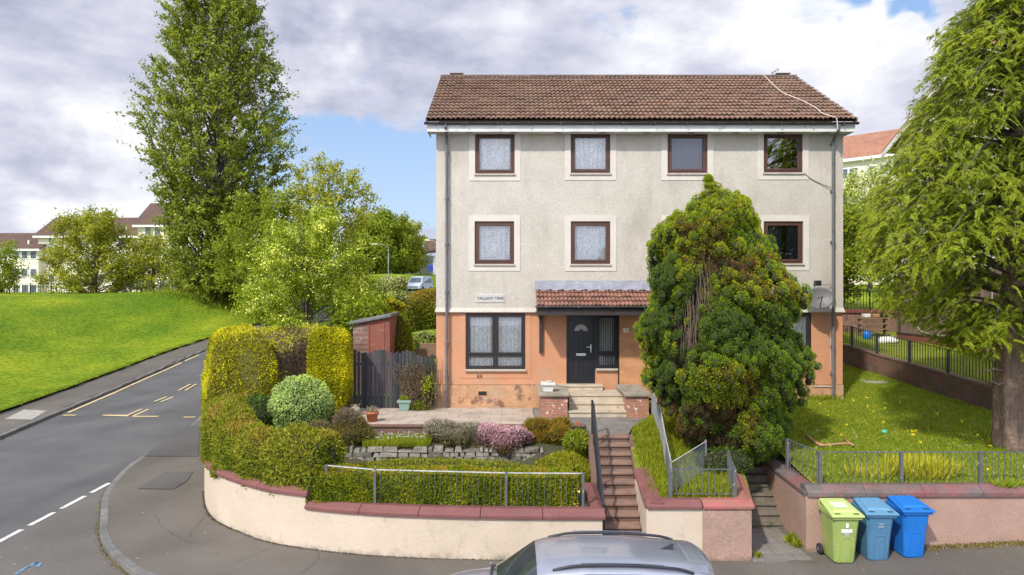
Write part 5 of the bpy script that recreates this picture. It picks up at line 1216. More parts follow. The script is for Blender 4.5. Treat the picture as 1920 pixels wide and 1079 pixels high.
# street lamps
def lamp(label, base, top, arm, grp='street lamps along the far road'):
    base = Vector(base); t = thing('street_lamp', label, 'street lamp', base, grp)
    mb = MB(); mb.tube([base-Vector((0, 0, .3)), base+Vector((0, 0, 1.2)), base+Vector((0, 0, 1.25)), Vector((base.x, base.y, top))], [.10, .10, .065, .05], 8); mb.build('pole', M['steel'], t, smooth=True)
    e = Vector((base.x+arm, base.y, top+.35)); mb = MB(); mb.tube([(base.x, base.y, top), (base.x+arm*.5, base.y, top+.28), e], .035, 6); mb.build('arm', M['steel'], t)
    mb = MB(); s = 1 if arm > 0 else -1; mb.hexa([(e.x-.1*s, e.y-.14, e.z-.06), (e.x+.6*s, e.y-.1, e.z-.02), (e.x+.6*s, e.y+.1, e.z-.02), (e.x-.1*s, e.y+.14, e.z-.06), (e.x-.1*s, e.y-.1, e.z+.08), (e.x+.55*s, e.y-.07, e.z+.08), (e.x+.55*s, e.y+.07, e.z+.08), (e.x-.1*s, e.y+.1, e.z+.08)])
    o = mb.build('lamp_head', M['farframe'], t); fix_normals(o)
p = at(728, 560, 70); lamp('grey street lamp standing in front of the round green roadside trees', (p.x, p.y, p.z), CZ+(540-465)/1280*70, -1.2)
p = at(814, 540, 95); lamp('far street lamp whose arm pokes out beside the house corner', (p.x+.3, p.y, p.z-1), CZ+(540-456)/1280*95, -1.0)

# distant railings on the crest
for lab, u0, u1, v, Y in (('thin black railing at the far left edge of the lawn crest', -60, 135, 550, 74), ('thin black railing on the lawn crest between the bushes and the poplar', 235, 345, 545, 74)):
    a, b = at(u0, v, Y), at(u1, v, Y); n = 5; pts = [a.lerp(b, k/n) for k in range(n+1)]; pts = [Vector((p.x, p.y, hleft(p.x, p.y)-.02)) for p in pts]
    railing('far_railing', lab, pts, 1.15, M['darkgreen'], sp=.28, post=.09, barw=.035, group='railings on the lawn crest')

# ================================================================ VEHICLES
def car_silver():
    t = thing('parked_car', 'silver estate car with black roof rails parked at the kerb in front of the house', 'car', (0, 0, 0))
    xs = [-2.22, -2.2, -2.12, -2.02, -1.92, -1.86, -1.8, -1.6, -1.3, -1, -.6, -.2, .1, .3, .38, .5, .75, 1.0, 1.06, 1.2, 1.5, 1.8, 2.0, 2.12, 2.2, 2.23]
    ZTf = lambda x: interp(x, [-2.23, -2.15, -2.02, -1.96, -1.9, -1.85, -1.5, -.9, -.2, .3, .42, 1.04, 1.1, 1.5, 1.9, 2.1, 2.2, 2.24], [.75, 1.02, 1.12, 1.30, 1.47, 1.56, 1.615, 1.66, 1.665, 1.625, 1.59, 1.13, 1.10, 1.04, .93, .82, .68, .5])
    ZBf = lambda x: interp(x, [-2.23, -2.15, -1.9, -1, 0, 1.04, 1.5, 1.9, 2.1, 2.24], [.7, .97, 1.02, .99, .96, .98, .96, .87, .76, .48])
    WBf = lambda x: interp(x, [-2.24, -2.15, -1.9, -1.2, 0, 1, 1.6, 2.0, 2.2, 2.24], [.70, .80, .87, .905, .905, .895, .87, .80, .62, .5])
    WTf = lambda x: interp(x, [-2.24, -2.0, -1.85, -1, 0, .4, 1.04, 1.5, 2.24], [.68, .62, .60, .655, .665, .64, .76, .74, .5])
    def sec(x):
        zt, zb, wb, wt = ZTf(x), ZBf(x), WBf(x), WTf(x); cab = sm(.02, .3, zt-zb)
        zroof = zt-.05-.02*cab; wt2 = wb*.93*(1-cab)+wt*cab
        return [(wb*.90, .22), (wb*.985, .40), (wb, .68), (wb*.985, zb-.05), (wb*.955, zb), (wt2+(wb*.955-wt2)*.12, zroof-.04*cab), (wt2-.03, zroof), (wt2*.72, zt-.012), (wt2*.35, zt-.001), (0, zt)]
    def S(x, k): # k continuous
        P = sec(x); i = int(min(k, len(P)-1.001)); f = k-i; return Vector((x, P[i][0]*(1-f)+P[i+1][0]*f, P[i][1]*(1-f)+P[i+1][1]*f))
    X = np.linspace(-2.23, 2.23, 72); mb = MB(); V = []; K = 10
    for x in X:
        for s in (1, -1):
            for (y, z) in sec(x): V.append((x, s*y, z))
    F = []
    for i in range(len(X)-1):
        xm = (X[i]+X[i+1])/2
        for s in (0, 1):
            for k in range(K-1):
                if k < 1 and (abs(xm-1.38) < .36 or abs(xm+1.30) < .36): continue
                a = (i*2+s)*K+k; b = ((i+1)*2+s)*K+k; f = (a, b, b+1, a+1); F.append(f if s else f[::-1])
    mb.add(V, F)
    for i in (0, len(X)-1):
        r = [(i*2)*K+k for k in range(K)]+[(i*2+1)*K+k for k in range(K-1, -1, -1)]; mb.f.append(tuple(r)); mb.m.append(0)
    body = mb.build('body', M['carpaint'], t, smooth=True); fix_normals(body)
    def patch(name, x0f, x1f, k0, k1, side, m, nx=14, nk=5, off=.006, par=t):
        mb = MB(); V = []
        for j in range(nk+1):
            k = k0+(k1-k0)*j/nk
            for i in range(nx+1):
                x = x0f(j/nk)+(x1f(j/nk)-x0f(j/nk))*i/nx
                p = S(x, k); e = .01; du = S(x+e, k)-S(x-e, k); dv = S(x, min(k+.05, 8.99))-S(x, k-.05); nm = du.cross(dv).normalized()
                if nm.y*1 < 0 or (abs(nm.y) < 1e-3 and nm.z < 0): nm = -nm
                if nm.z < -.3: nm = -nm
                p = p+nm*off; V.append((p.x, side*p.y, p.z))
        F = [(j*(nx+1)+i, j*(nx+1)+i+1, (j+1)*(nx+1)+i+1, (j+1)*(nx+1)+i) for j in range(nk) for i in range(nx)]
        mb.add(V, F); return mb.build(name, m, par, smooth=True)
    gl = mat('tinted_car_window', (.030, .038, .040), (.045, .055, .055), 2, .06, spec=.8)
    trim = mat('dark_window_trim', (.02, .02, .02), (.03, .03, .03), 4, .35)
    for s in (1, -1):
        patch('window_trim', lambda j: -1.84+.24*j, lambda j: .98-.62*j, 4.08, 5.0, s, trim, off=.004, nx=20)
        patch('side_window', lambda j: .04, lambda j: .90-.60*j, 4.15, 4.93, s, gl, off=.008)
        patch('side_window', lambda j: -.92+.02*j, lambda j: -.06, 4.15, 4.93, s, gl, off=.008)
        patch('side_window', lambda j: -1.74+.2*j, lambda j: -1.0+.02*j, 4.15, 4.93, s, gl, off=.008)
        mb = MB(); R_ = [Vector((x, s*.60, ZTf(x)-.062+h)) for x, h in ((.22, .0), (.08, .022), (-.15, .034), (-.8, .036), (-1.3, .034), (-1.5, .022), (-1.64, .0))]
        mb.tube(bez(R_, 4), .02, 8); mb.build('roof_rail', M['black'], t, smooth=True)
        mb = MB(); mb.tube([Vector((x, s*.60, ZTf(x)+.004)) for x in (-.15, -.5, -1.0, -1.25)], .006, 4); mb.build('rail_trim', M['chrome'], t)
        mb = MB(); c = Vector((.80, s*1.0, 1.02)); b_ = blob((c.x, c.y, c.z), (.09, .12, .08), 12, 8, nz=0); b_.build('mirror', M['carpaint'], t, smooth=True)
        for x in (.15, -.85): mb = MB(); mb.box(x-.1, x+.1, s*.90-.02, s*.90+.03, .84, .87); mb.build('door_handle', M['carpaint'], t, bevel=.008)
        patch('tail_light', lambda j: -2.21, lambda j: -1.98, 3.0, 4.0, s, mat('red_lamp', (.35, .01, .01), None, 3, .2), off=.008)
        patch('headlight', lambda j: 1.92, lambda j: 2.17, 3.0, 4.3, s, mat('clear_lamp', (.6, .62, .65), (.3, .3, .32), 12, .1), off=.008)
        for x in (1.38, -1.30):
            mb = MB(); pr = []; c = (x, s*.80, .335)
            V = []; n = 28
            for yo, r in ((-.11, .22), (-.11, .315), (-.08, .335), (.08, .335), (.11, .315), (.11, .22)):
                for k in range(n): a = 2*math.pi*k/n; V.append((c[0]+r*math.cos(a), c[1]+yo, c[2]+r*math.sin(a)))
            mb.add(V, [(i*n+k, i*n+(k+1) % n, (i+1)*n+(k+1) % n, (i+1)*n+k) for i in range(5) for k in range(n)])
            w_ = mb.build('wheel', M['rubber'], t, smooth=True)
            mb = MB()
            for k in range(5): a = 2*math.pi*k/5; mb.bar((c[0], c[1]+s*.09, c[2]), (c[0]+.22*math.cos(a), c[1]+s*.09, c[2]+.22*math.sin(a)), .06, .03)
            mb.tube([(c[0], c[1]+s*.06, c[2]), (c[0], c[1]+s*.11, c[2])], .05, 12); mb.build('rim', M['chrome'], w_)
    for s in (1, -1):
        patch('windscreen', lambda j: .99-.02*j, lambda j: .43, 6.02, 9, s, gl, nk=8, off=.006)
        patch('rear_window', lambda j: -2.03, lambda j: -1.90, 6.05, 9, s, gl, nk=8, off=.006)
    mb = MB(); V = []
    for x, z0, z1, hw in ((-1.66, -.02, .0, .56), (-1.8, -.03, .012, .57), (-1.9, -.03, .012, .565), (-1.97, -.035, -.02, .55)):
        for q in range(9): y = hw*(q/4-1); zz = interp(x, [-2, -1.5], [1.555, 1.622])-.055*(abs(y)/.57)**2.2+.004; V.append((x-.05*(abs(y)/.57)**3*-1, y, zz+z1))
        for q in range(8, -1, -1): y = hw*(q/4-1); zz = interp(x, [-2, -1.5], [1.555, 1.622])-.055*(abs(y)/.57)**2.2; V.append((x-.05*(abs(y)/.57)**3*-1, y, zz+z0))
    mb.add(V, [(r*18+k, r*18+(k+1) % 18, (r+1)*18+(k+1) % 18, (r+1)*18+k) for r in range(3) for k in range(18)]+[tuple(range(18)), tuple(range(54, 72))[::-1]])
    o = mb.build('spoiler', M['carpaint'], t, smooth=False, bevel=.004); fix_normals(o)
    mb = MB(); mb.add([(-1.5, -.015, 1.61), (-1.34, -.02, 1.625), (-1.34, .02, 1.625), (-1.5, .015, 1.61), (-1.52, 0, 1.70), (-1.49, 0, 1.70)], [(0, 3, 2, 1), (0, 1, 5, 4), (3, 4, 5, 2), (1, 2, 5), (0, 4, 3)]); mb.build('aerial_fin', M['black'], t)
    mb = MB(); mb.box(-2.0, -1.9, -.02, .02, 1.0, 1.02)
    mb = MB(); mb.tube([(1.02, -.5, 1.135), (.85, .05, 1.26)], .01, 5); mb.tube([(1.02, .15, 1.135), (.86, .6, 1.24)], .01, 5); mb.build('wiper', M['black'], t)
    mb = MB(); mb.box(1.0, 1.08, -.7, .7, 1.09, 1.13); mb.build('scuttle', M['black'], t, bevel=.01)
    mb = MB(); mb.box(-2.18, 2.1, -.78, .78, .2, .28); mb.build('underbody', M['black'], t)
    t.location = (.76, 9.62, ZP); t.rotation_euler = (0, 0, R(180)); return t
car_silver()
def van():
    c = at(775, 548, 80); t = thing('van', 'pale blue-grey people carrier parked on the far road behind the garden', 'van', c)
    t.rotation_euler = (0, 0, 0); X, Y, Z = c
    prof = [(-.02, .35), (0, .75), (.25, .95), (.5, 1.02), (1.05, 1.72), (1.5, 1.85), (4.2, 1.85), (4.5, 1.7), (4.6, .9), (4.6, .35)]
    def L(x, y, z): a = R(-12); return (X+x*math.cos(a)+y*math.sin(a)*-1, Y+x*math.sin(a)+y*math.cos(a), Z+z)
    mb = MB(); n = len(prof); V = []
    for s in (-.88, .88):
        for y, z in prof: V.append(L(s*(1 if z < 1.1 else .86), y, z))
    mb.add(V, [tuple(range(n)), tuple(range(n, 2*n))[::-1]]+[(i, i+n, (i+1) % n+n, (i+1) % n) for i in range(n)]); b = mb.build('body', mat('pale_blue_paint', (.48, .55, .62), (.44, .5, .58), 2, .3), t, bevel=.06); fix_normals(b)
    g = mat('van_glass', (.05, .07, .09), (.1, .13, .16), 3, .1)
    mb = MB(); mb.add([L(-.72, .53, 1.10), L(.72, .53, 1.10), L(.66, .98, 1.66), L(-.66, .98, 1.66)], [(0, 1, 2, 3)]); mb.build('windscreen', g, t)
    mb = MB(); mb.add([L(.86, 1.1, 1.1), L(.86, 4.3, 1.1), L(.775, 4.2, 1.65), L(.775, 1.4, 1.65)], [(0, 1, 2, 3)]); mb.build('side_window', g, t)
    for s in (-.62, .62): mb = MB(); mb.add([L(s-.18, -.03, .68), L(s+.18, -.03, .68), L(s+.18, .12, .88), L(s-.18, .12, .88)], [(0, 1, 2, 3)]); mb.build('headlight', M['farframe'], t)
    for s in (-.82, .82):
        for y in (.9, 3.7): mb = MB(); p = L(s-.1, y, .32); q = L(s+.1, y, .32); mb.tube([p, q], .32, 14); mb.build('wheel', M['rubber'], t)
    mb = MB(); mb.add([L(-.55, -.04, .5), L(.55, -.04, .5), L(.55, -.03, .62), L(-.55, -.03, .62)], [(0, 1, 2, 3)]); mb.build('grille', M['pipe'], t)
van()

# ================================================================ WHEELIE BINS
def bin_(label, loc, rz, mb_m, lid_m, mark, flatlid=False, group=None, sc=1):
    t = thing('wheelie_bin', label, 'bin', (0, 0, 0), group)
    W, D, H = .25, .30, .90
    mb = MB(); V = []
    secs = [(0, .72), (.03, .76), (.5, .88), (H-.08, 1.0), (H, 1.03)]
    for z, s in secs:
        w_, d0, d1 = W*s, -D*s, D*(.92+.08*s); r = .05
        for x, y in ((-w_+r, d0), (w_-r, d0), (w_, d0+r), (w_, d1-r), (w_-r, d1), (-w_+r, d1), (-w_, d1-r), (-w_, d0+r)): V.append((x, y, z+.02))
    F = [(i*8+k, i*8+(k+1) % 8, (i+1)*8+(k+1) % 8, (i+1)*8+k) for i in range(len(secs)-1) for k in range(8)]+[tuple(range(8))[::-1]]
    mb.add(V, F); b = mb.build('body', mb_m, t, bevel=.008)
    def fy(z): return -D*interp(z, [0, .03, .5, H-.08], [.72, .76, .88, 1.0])-.0
    mb = MB()   # moulded arch panel in relief on the front
    A = [(-.10, .06), (-.105, .44), (-.08, .485), (.08, .485), (.105, .44), (.10, .06)]
    for (x0, z0), (x1, z1) in zip(A, A[1:]): mb.bar((x0, fy(z0)-.002, z0+.02), (x1, fy(z1)-.002, z1+.02), .016)
    mb.build('moulded_panel', mb_m, b)
    mb = MB(); mb.add([(-W*1.05-.012, -D-.035, H-.04), (W*1.05+.012, -D-.035, H-.04), (W*1.05+.012, D+.01, H-.04), (-W*1.05-.012, D+.01, H-.04), (-W*1.05-.012, -D-.035, H+.03), (W*1.05+.012, -D-.035, H+.03), (W*1.05+.012, D+.01, H+.06), (-W*1.05-.012, D+.01, H+.06)], [(3, 2, 1, 0), (0, 1, 5, 4), (1, 2, 6, 5), (2, 3, 7, 6), (3, 0, 4, 7), (4, 5, 6, 7)]); mb.build('rim', mb_m, b, bevel=.012)
    zf = lambda y: H+.035+(y+D)/(2*D)*.09
    mb = MB(); y0, y1 = -D-.06, D+.05; ww = .305
    mb.hexa([(-ww, y0, zf(y0)-.02), (ww, y0, zf(y0)-.02), (ww*.80, y1, zf(y1)-.02), (-ww*.80, y1, zf(y1)-.02), (-ww, y0, zf(y0)+.02), (ww, y0, zf(y0)+.02), (ww*.78, y1, zf(y1)+.03), (-ww*.78, y1, zf(y1)+.03)])
    a0, a1 = y0+.13, y1-.14; w2 = ww*.72
    mb.hexa([(-w2, a0, zf(a0)+.018), (w2, a0, zf(a0)+.018), (w2*.86, a1, zf(a1)+.02), (-w2*.86, a1, zf(a1)+.02), (-w2*.88, a0+.04, zf(a0)+.055), (w2*.88, a0+.04, zf(a0)+.055), (w2*.76, a1-.03, zf(a1)+.06), (-w2*.76, a1-.03, zf(a1)+.06)])
    lid = mb.build('lid', lid_m, t, bevel=.012)
    mb = MB()
    for s in (-1, 1): mb.box(s*.17-.05, s*.17+.05, a0-.075, a0-.045, zf(a0)+.0, zf(a0)+.021)
    mb.build('lid_slot', M['black'], lid)
    mb = MB(); mb.tube([(-W, D+.09, H+.10), (W, D+.09, H+.10)], .018, 8)
    for s in (-1, 1): mb.bar((s*W*.95, D+.09, H+.10), (s*W*.95, D-.0, H+.0), .03)
    mb.build('handle', mb_m, t)
    for s in (-1, 1):
        mb = MB(); mb.tube([(s*(W-.03), D-.02, .10), (s*(W+.03), D-.02, .10)], .10, 18); w_ = mb.build('wheel', M['rubber'], t)
        mb = MB(); mb.tube([(s*(W+.02), D-.02, .10), (s*(W+.04), D-.02, .10)], .04, 12); mb.build('hub', M['pipe'], w_)
    mb = MB()
    def dash(x0, x1, z0, z1): y = fy((z0+z1)/2)-.008; mb.add([(x0, y, z0), (x1, y, z0), (x1, y-.002, z1), (x0, y-.002, z1)], [(0, 1, 2, 3)])
    if mark == 'crest':
        dash(-.022, .028, .70, .79); dash(-.10, .105, .61, .675); dash(-.05, .055, .585, .598); dash(-.035, .045, .565, .575); dash(-.045, .05, .545, .553); dash(-.03, .035, .528, .535)
        # gaps that break the band into letters
        g = MB()
        for x in (-.07, -.045, -.02, .005, .03, .055, .08): y = fy(.63)-.011; g.add([(x, y, .615), (x+.005, y, .615), (x+.005, y-.002, .642), (x, y-.002, .642)], [(0, 1, 2, 3)])
        pr = mb.build('crest_and_lettering', M['mark'], b); g.build('letter_gaps', mb_m, b)
        s = MB(); a0, a1 = -.12, .10; s.hexa([(-.15, a0, zf(a0)+.062), (.12, a0, zf(a0)+.062), (.12, a1, zf(a1)+.062), (-.15, a1, zf(a1)+.062), (-.15, a0, zf(a0)+.064), (.12, a0, zf(a0)+.064), (.12, a1, zf(a1)+.064), (-.15, a1, zf(a1)+.064)]); s.build('sticker', M['sticker'], lid)
    if mark == 'small':
        for z, a in ((.74, .055), (.725, .03), (.70, .02), (.682, .055), (.668, .05)):
            x = -a
            while x < a: dash(x, x+.010, z, z+.007); x += .0145
        mb.build('printed_lettering', M['mark'], b)
    t.location = loc; t.rotation_euler = (0, 0, R(rz)); t.scale = (sc, sc, sc)
    return t
bin_('lime green wheelie bin with white council crest, leftmost of three at the pink wall', (6.20, 12.92, .05), -1, M['bing'], M['bingl'], 'crest', group='wheelie bins at the pink wall', sc=1.0)
bin_('dull teal blue wheelie bin in the middle of three at the pink wall', (6.87, 12.98, .07), -2, M['bint'], M['bintl'], 'small', group='wheelie bins at the pink wall', sc=1.0)
bin_('bright royal blue wheelie bin, rightmost of three at the pink wall', (7.55, 13.02, .11), 1, M['binb'], M['binb'], '', group='wheelie bins at the pink wall', sc=1.0)
p = at(1866, 722, 19.0); bin_('dark green wheelie bin behind the railing beside the right trunk', (p.x+.45, p.y+.1, 2.35), -20, M['bindg'], M['bindg'], '')

# ================================================================ SMALL GARDEN OBJECTS
def pot_lathe(name, label, cat, c, prof, m, seg=20, sq=False):
    c = Vector(c); t = thing(name, label, cat, c); mb = MB()
    if sq:
        (r0, z0), (r1, z1), (r2, z2) = prof
        mb.hexa([c+Vector(v) for v in ((-r0, -r0*.8, z0), (r0, -r0*.8, z0), (r0, r0*.8, z0), (-r0, r0*.8, z0), (-r1, -r1*.8, z1), (r1, -r1*.8, z1), (r1, r1*.8, z1), (-r1, r1*.8, z1))])
        mb.box(c.x-r2, c.x+r2, c.y-r2*.8, c.y+r2*.8, c.z+z1-.02, c.z+z2); mb.build('pot', m, t, bevel=.01)
    else: mb.lathe(prof, c, seg); mb.build('pot', m, t, smooth=True)
    return t
c = at(759, 768, 20.0); c.z = 1.6; t = pot_lathe('plant_pot', 'pale green square tub with small shoots standing by the dark gate', 'plant pot', c, [(.13, 0), (.17, .26), (.205, .31)], M['greenpot'], sq=True)
P = np.array([[c.x+rnd.uniform(-.14, .14), c.y+rnd.uniform(-.1, .1), c.z+.3] for _ in range(160)]); tuft('shoots', P, 0, .12, .03, LM['bladel'], t, .6)
c = Vector((fx(698, 18.35), 18.35, 1.6)); t = pot_lathe('plant_pot', 'round terracotta pot with dry stems at the patio edge', 'plant pot', c, [(.12, 0), (.16, .2), (.175, .2), (.18, .27), (.155, .27), (.15, .24), (0, .24)], M['terracotta'])
P = np.array([[c.x+rnd.uniform(-.1, .1), c.y+rnd.uniform(-.1, .1), c.z+.24] for _ in range(120)]); tuft('stems', P, 0, .16, .015, LM['heather'], t, .7)
c = Vector((fx(667, 19.3), 19.3, 1.6)); t = thing('stone_stump', 'small mossy concrete stump on the patio by the dark gate', 'stump', c); blob((c.x, c.y, c.z+.12), (.14, .13, .16), 14, 10, nz=.1, ns=8, zmin=c.z).build('stump', M['conc'], t, smooth=False)
P = np.array([[c.x+rnd.uniform(-.12, .12), c.y+rnd.uniform(-.1, .1), c.z+.24] for _ in range(80)]); tuft('dry_moss', P, 0, .07, .02, LM['brownheather'], t, .7)
mb = MB(); c = Vector((fx(1084, 17.95), 17.95, 1.6)); mb.box(c.x-.05, c.x+.05, c.y-.05, c.y+.05, c.z-.15, c.z+.08); o = mb.build('loose_brick', M['terracotta'], bevel=.008); tag(o, 'single orange brick standing at the path edge above the stairs', 'brick')
# low brick wall under the patio and the field stone wall in the bed
t = thing('patio_wall', 'low dark red brick wall holding up the front of the paved patio', 'wall', (-1.5, 17.9, 1.2)); mb = MB(); mb.box(-5.1, 1.92, 17.9, 17.998, 1.0, 1.54); mb.build('brickwork', M['wallbrick'], t)
mb = MB(); mb.box(-5.1, 1.92, 17.86, 18.0, 1.541, 1.603); mb.build('edging', M['wallbrick'], t, bevel=.01)
t = thing('stone_wall', 'low wall of grey field stones across the front garden bed', 'wall', (-2, 16.5, .85)); mb = MB()
z = .78
for r, hh in enumerate((.11, .09, .12, .10, .12)):
    x = -4.45+rnd.uniform(-.2, 0)
    while x < .75:
        l = rnd.choice((.12, .17, .22, .3, .42))*rnd.uniform(.8, 1.2); y = 16.40+.03*r+rnd.uniform(-.04, .04); j = lambda a=.022: rnd.uniform(-a, a); h2 = hh*(1 if r < 4 else rnd.uniform(.35, 1.25)); zt_ = z+h2-.008
        mb.hexa([(x+j(), y+j(), z+j(.01)), (x+l-.015+j(), y+j(), z+j(.01)), (x+l-.015, y+.25, z), (x, y+.25, z), (x+.012+j(), y+.03+j(), zt_+j(.02)), (x+l-.03+j(), y+.03+j(), zt_+j(.02)), (x+l-.03, y+.25, zt_), (x+.012, y+.25, zt_)])
        x += l
    z += hh
mb.build('stones', M['fieldstone'], t, bevel=.022)
# shed
t = thing('garden_shed', 'weathered red-brown wooden shed with a felt roof behind the dark gate', 'shed', at(703, 700, 22.5))
x0, x1, y0, y1 = fx(662, 22.5), fx(731, 22.5), 22.5, 24.0; zb = 1.7; zl, zr_ = CZ-(610-540)/1280*22.5, CZ-(597-540)/1280*22.5
mb = MB(); xm = fx(690, 22.5)
nb = 14
for i in range(nb):
    a, b = zb+(zl-zb)*i/nb, zb+(zl-zb)*(i+1)/nb; mb.hexa([(x0, y0-.018, a), (xm, y0-.018, a), (xm, y0+.02, a), (x0, y0+.02, a), (x0, y0-.002, b), (xm, y0-.002, b), (xm, y0+.02, b), (x0, y0+.02, b)])
mb.build('side_boards', M['shedw'], t)
mb = MB(); mb.hexa([(xm, y0, zb), (x1, y0, zb), (x1, y1, zb), (xm, y1, zb), (xm, y0, zl+.12), (x1, y0, zr_), (x1, y1, zr_), (xm, y1, zl+.12)]); mb.hexa([(x0, y0+.02, zb), (xm, y0+.02, zb), (xm, y1, zb), (x0, y1, zb), (x0, y0+.02, zl), (xm, y0+.02, zl+.12), (xm, y1, zl+.12), (x0, y1, zl)])
mb.box(fx(718, 22.5), fx(720, 22.5)+.02, y0-.02, y0, zb, zr_-.03); mb.box(xm, xm+.05, y0-.02, y0, zb, zl+.1)
mb.build('front_panel', M['shed'], t)
mb = MB(); mb.hexa([(x0-.12, y0-.12, zl-.0), (x1+.06, y0-.12, zr_+.02), (x1+.06, y1+.1, zr_+.02), (x0-.12, y1+.1, zl), (x0-.12, y0-.12, zl+.10), (x1+.06, y0-.12, zr_+.14), (x1+.06, y1+.1, zr_+.16), (x0-.12, y1+.1, zl+.12)]); mb.build('roof', M['felt'], t, bevel=.03)
# dark gate and fence with scalloped tops
t = thing('wooden_fence', 'dark stained vertical board gate and fence with scalloped top beside the house', 'fence', (fx(735, 20.4), 20.4, 1.6))
def boards(u0, u1, top, par, name, bottom=1.62, wd=.098):
    x0, x1 = fx(u0, 20.4), fx(u1, 20.4); n = max(1, round((x1-x0)/(wd+.012))); mb = MB(); s = (x1-x0)/n
    for i in range(n):
        a = x0+i*s; tt = (i+.5)/n; z = CZ-(top(tt)-540)/1280*20.4; dz = rnd.uniform(-.01, .01)
        mb.box(a+.004, a+s-.008-rnd.uniform(0, .012), 20.38+rnd.uniform(0, .006), 20.40+rnd.uniform(0, .004), bottom, z+dz)
    for z in (bottom+.25, bottom+1.25): mb.box(x0, x1, 20.41, 20.45, z, z+.08)
    return mb.build(name, M['fence'], par)
boards(655, 684, lambda q: 656+8*q*q, t, 'fence_panel')
boards(686, 743, lambda q: 666-9*math.sin(math.pi*q), t, 'gate')
boards(746, 815, lambda q: 664-6*math.sin(2*math.pi*q), t, 'fence_panel')
for u, v in ((685, 662), (744.5, 661)): mb = MB(); x = fx(u, 20.4); mb.box(x-.045, x+.045, 20.36, 20.45, 1.6, CZ-(v-540)/1280*20.4); mb.build('post', M['black'], t)
# trellis mesh and sleepers behind
t = thing('trellis', 'dark wire trellis panel leaning on the fence at the house corner', 'trellis', (fx(800, 20.3), 20.3, 1.6)); mb = MB(); a, b = fx(770, 20.25), fx(815, 20.25); zt_ = CZ-(680-540)/1280*20.25
for i in range(11): x = a+(b-a)*i/10; mb.bar((x, 20.28, 1.65), (x, 20.28, zt_), .012)
for i in range(17): z = 1.7+(zt_-1.7)*i/16; mb.bar((a, 20.27, z), (b, 20.27, z), .012)
mb.build('lattice', M['darkgreen'], t)
for (u0, u1, v0, v1, Y, lab) in ((786, 822, 645, 655, 27, 'long timber sleeper across the steps up the rear garden'), (776, 800, 655, 664, 25, 'short timber sleeper angled beside the rear garden steps')):
    a = at(u0, v1, Y); b = at(u1, v0, Y); mb = MB(); mb.box(a.x, b.x, Y, Y+.2, a.z-.3, b.z); o = mb.build('timber_sleeper', M['wood'], bevel=.01); tag(o, lab, 'sleeper')
# things on the right lawn
mb = MB(); Y = 21.9; a = at(1612, 722, 23); b = at(1660, 720, 23); mb.prism([(a.x, 22.6), (b.x-.1, 22.6), (b.x, 23.6), (a.x+.15, 23.6)], 1.9, 2.06); o = mb.build('concrete_slab', M['slabend'], bevel=.01); tag(o, 'pale concrete slab lying in the lawn near the brick wall', 'slab')
def lawnpt(u, v):
    Y = 13.6
    for _ in range(40): 
        z = hlawn((u-960)/1280*Y, Y); Y = Y*.5+.5*(CZ-z)*1280/(v-540)
    return Vector(((u-960)/1280*Y, Y, hlawn((u-960)/1280*Y, Y)))
t = thing('broken_toy', 'broken orange and tan plastic toy frame lying on the lawn', 'broken toy', lawnpt(1550, 838))
for s, nm in (([(1513, 821), (1522, 830), (1534, 838), (1546, 841)], 'handle'), ([(1536, 841), (1560, 839), (1585, 837), (1597, 838)], 'frame'), ([(1583, 828), (1590, 834), (1600, 841)], 'tip')):
    mb = MB(); mb.tube([lawnpt(*q)+Vector((0, 0, .06)) for q in s], .026 if nm != 'handle' else .034, 6); mb.build(nm, M['peg'], t, smooth=True)
p = lawnpt(1658, 815); t = blob((p.x, p.y, p.z+.06), (.075, .075, .06), 14, 9, nz=.05, ns=6).build('deflated_ball', M['ball'], smooth=True); tag(t, 'small deflated green ball on the right-hand lawn', 'ball')
# clutter beyond the brick wall
p = Vector((14.6+2.1, 31.2, 2.98)); px0 = fx(1612, 31); px1 = fx(1668, 31)
t = thing('garden_table', 'cluttered wooden garden bench and table in front of the brown retaining wall', 'garden table', (px0, 31, 2.98))
mb = MB()
for z in (3.28, 3.52, 3.78): mb.box(px0, px1, 31, 31.35, z, z+.05)
mb.build('planks', M['wood'], t)
for x in (px0+.1, px1-.1): mb = MB(); mb.box(x-.04, x+.04, 31.05, 31.3, 2.9, 3.78); mb.build('leg', M['wood'], t)
rc = random.Random(4)
for i, (m_, lab) in enumerate(((M['farframe'], 'white box on the cluttered garden table'), (M['peg'], 'orange crate on the cluttered garden table'), (M['black'], 'black tub on the right end of the cluttered garden table'))):
    x = px0+.25+i*.42; mb = MB(); mb.hexa([(x, 31.05, 3.84), (x+.26, 31.05, 3.84), (x+.26, 31.3, 3.84), (x, 31.3, 3.84), (x-.02, 31.03, 4.0), (x+.28, 31.03, 4.0), (x+.28, 31.32, 4.0), (x-.02, 31.32, 4.0)]); o = mb.build('storage_box', m_, bevel=.02); tag(o, lab, 'box')
p = at(1626, 624, 30); o = blob((p.x, p.y, 3.08), (.2, .16, .22), 12, 8, nz=.1, ns=5).build('blue_bucket', M['binb'], smooth=True); o.name = 'toy_bucket'; tag(o, 'small blue plastic tub on the neighbouring grass', 'tub')
p = at(1664, 634, 28.5); o = blob((p.x, p.y, 3.0), (.42, .2, .16), 14, 8, nz=.3, ns=4).build('plastic_bag', M['mark'], smooth=True); tag(o, 'crumpled white plastic sheet on the neighbouring grass', 'plastic sheet')
t = thing('retaining_wall', 'brown board retaining wall with maroon rail behind the cluttered bench', 'wall', (15, 33, 3)); mb = MB()
x = 10.0
while x < 19.9: mb.box(x, x+.19, 33.0, 33.04+rnd.uniform(0, .01), 2.6, 3.98); x += .2
mb.build('boards', M['shedw'], t)
mb = MB(); mb.box(10, 19.9, 32.92, 33.1, 3.98, 4.15); mb.build('cap_rail', M['redband'], t)
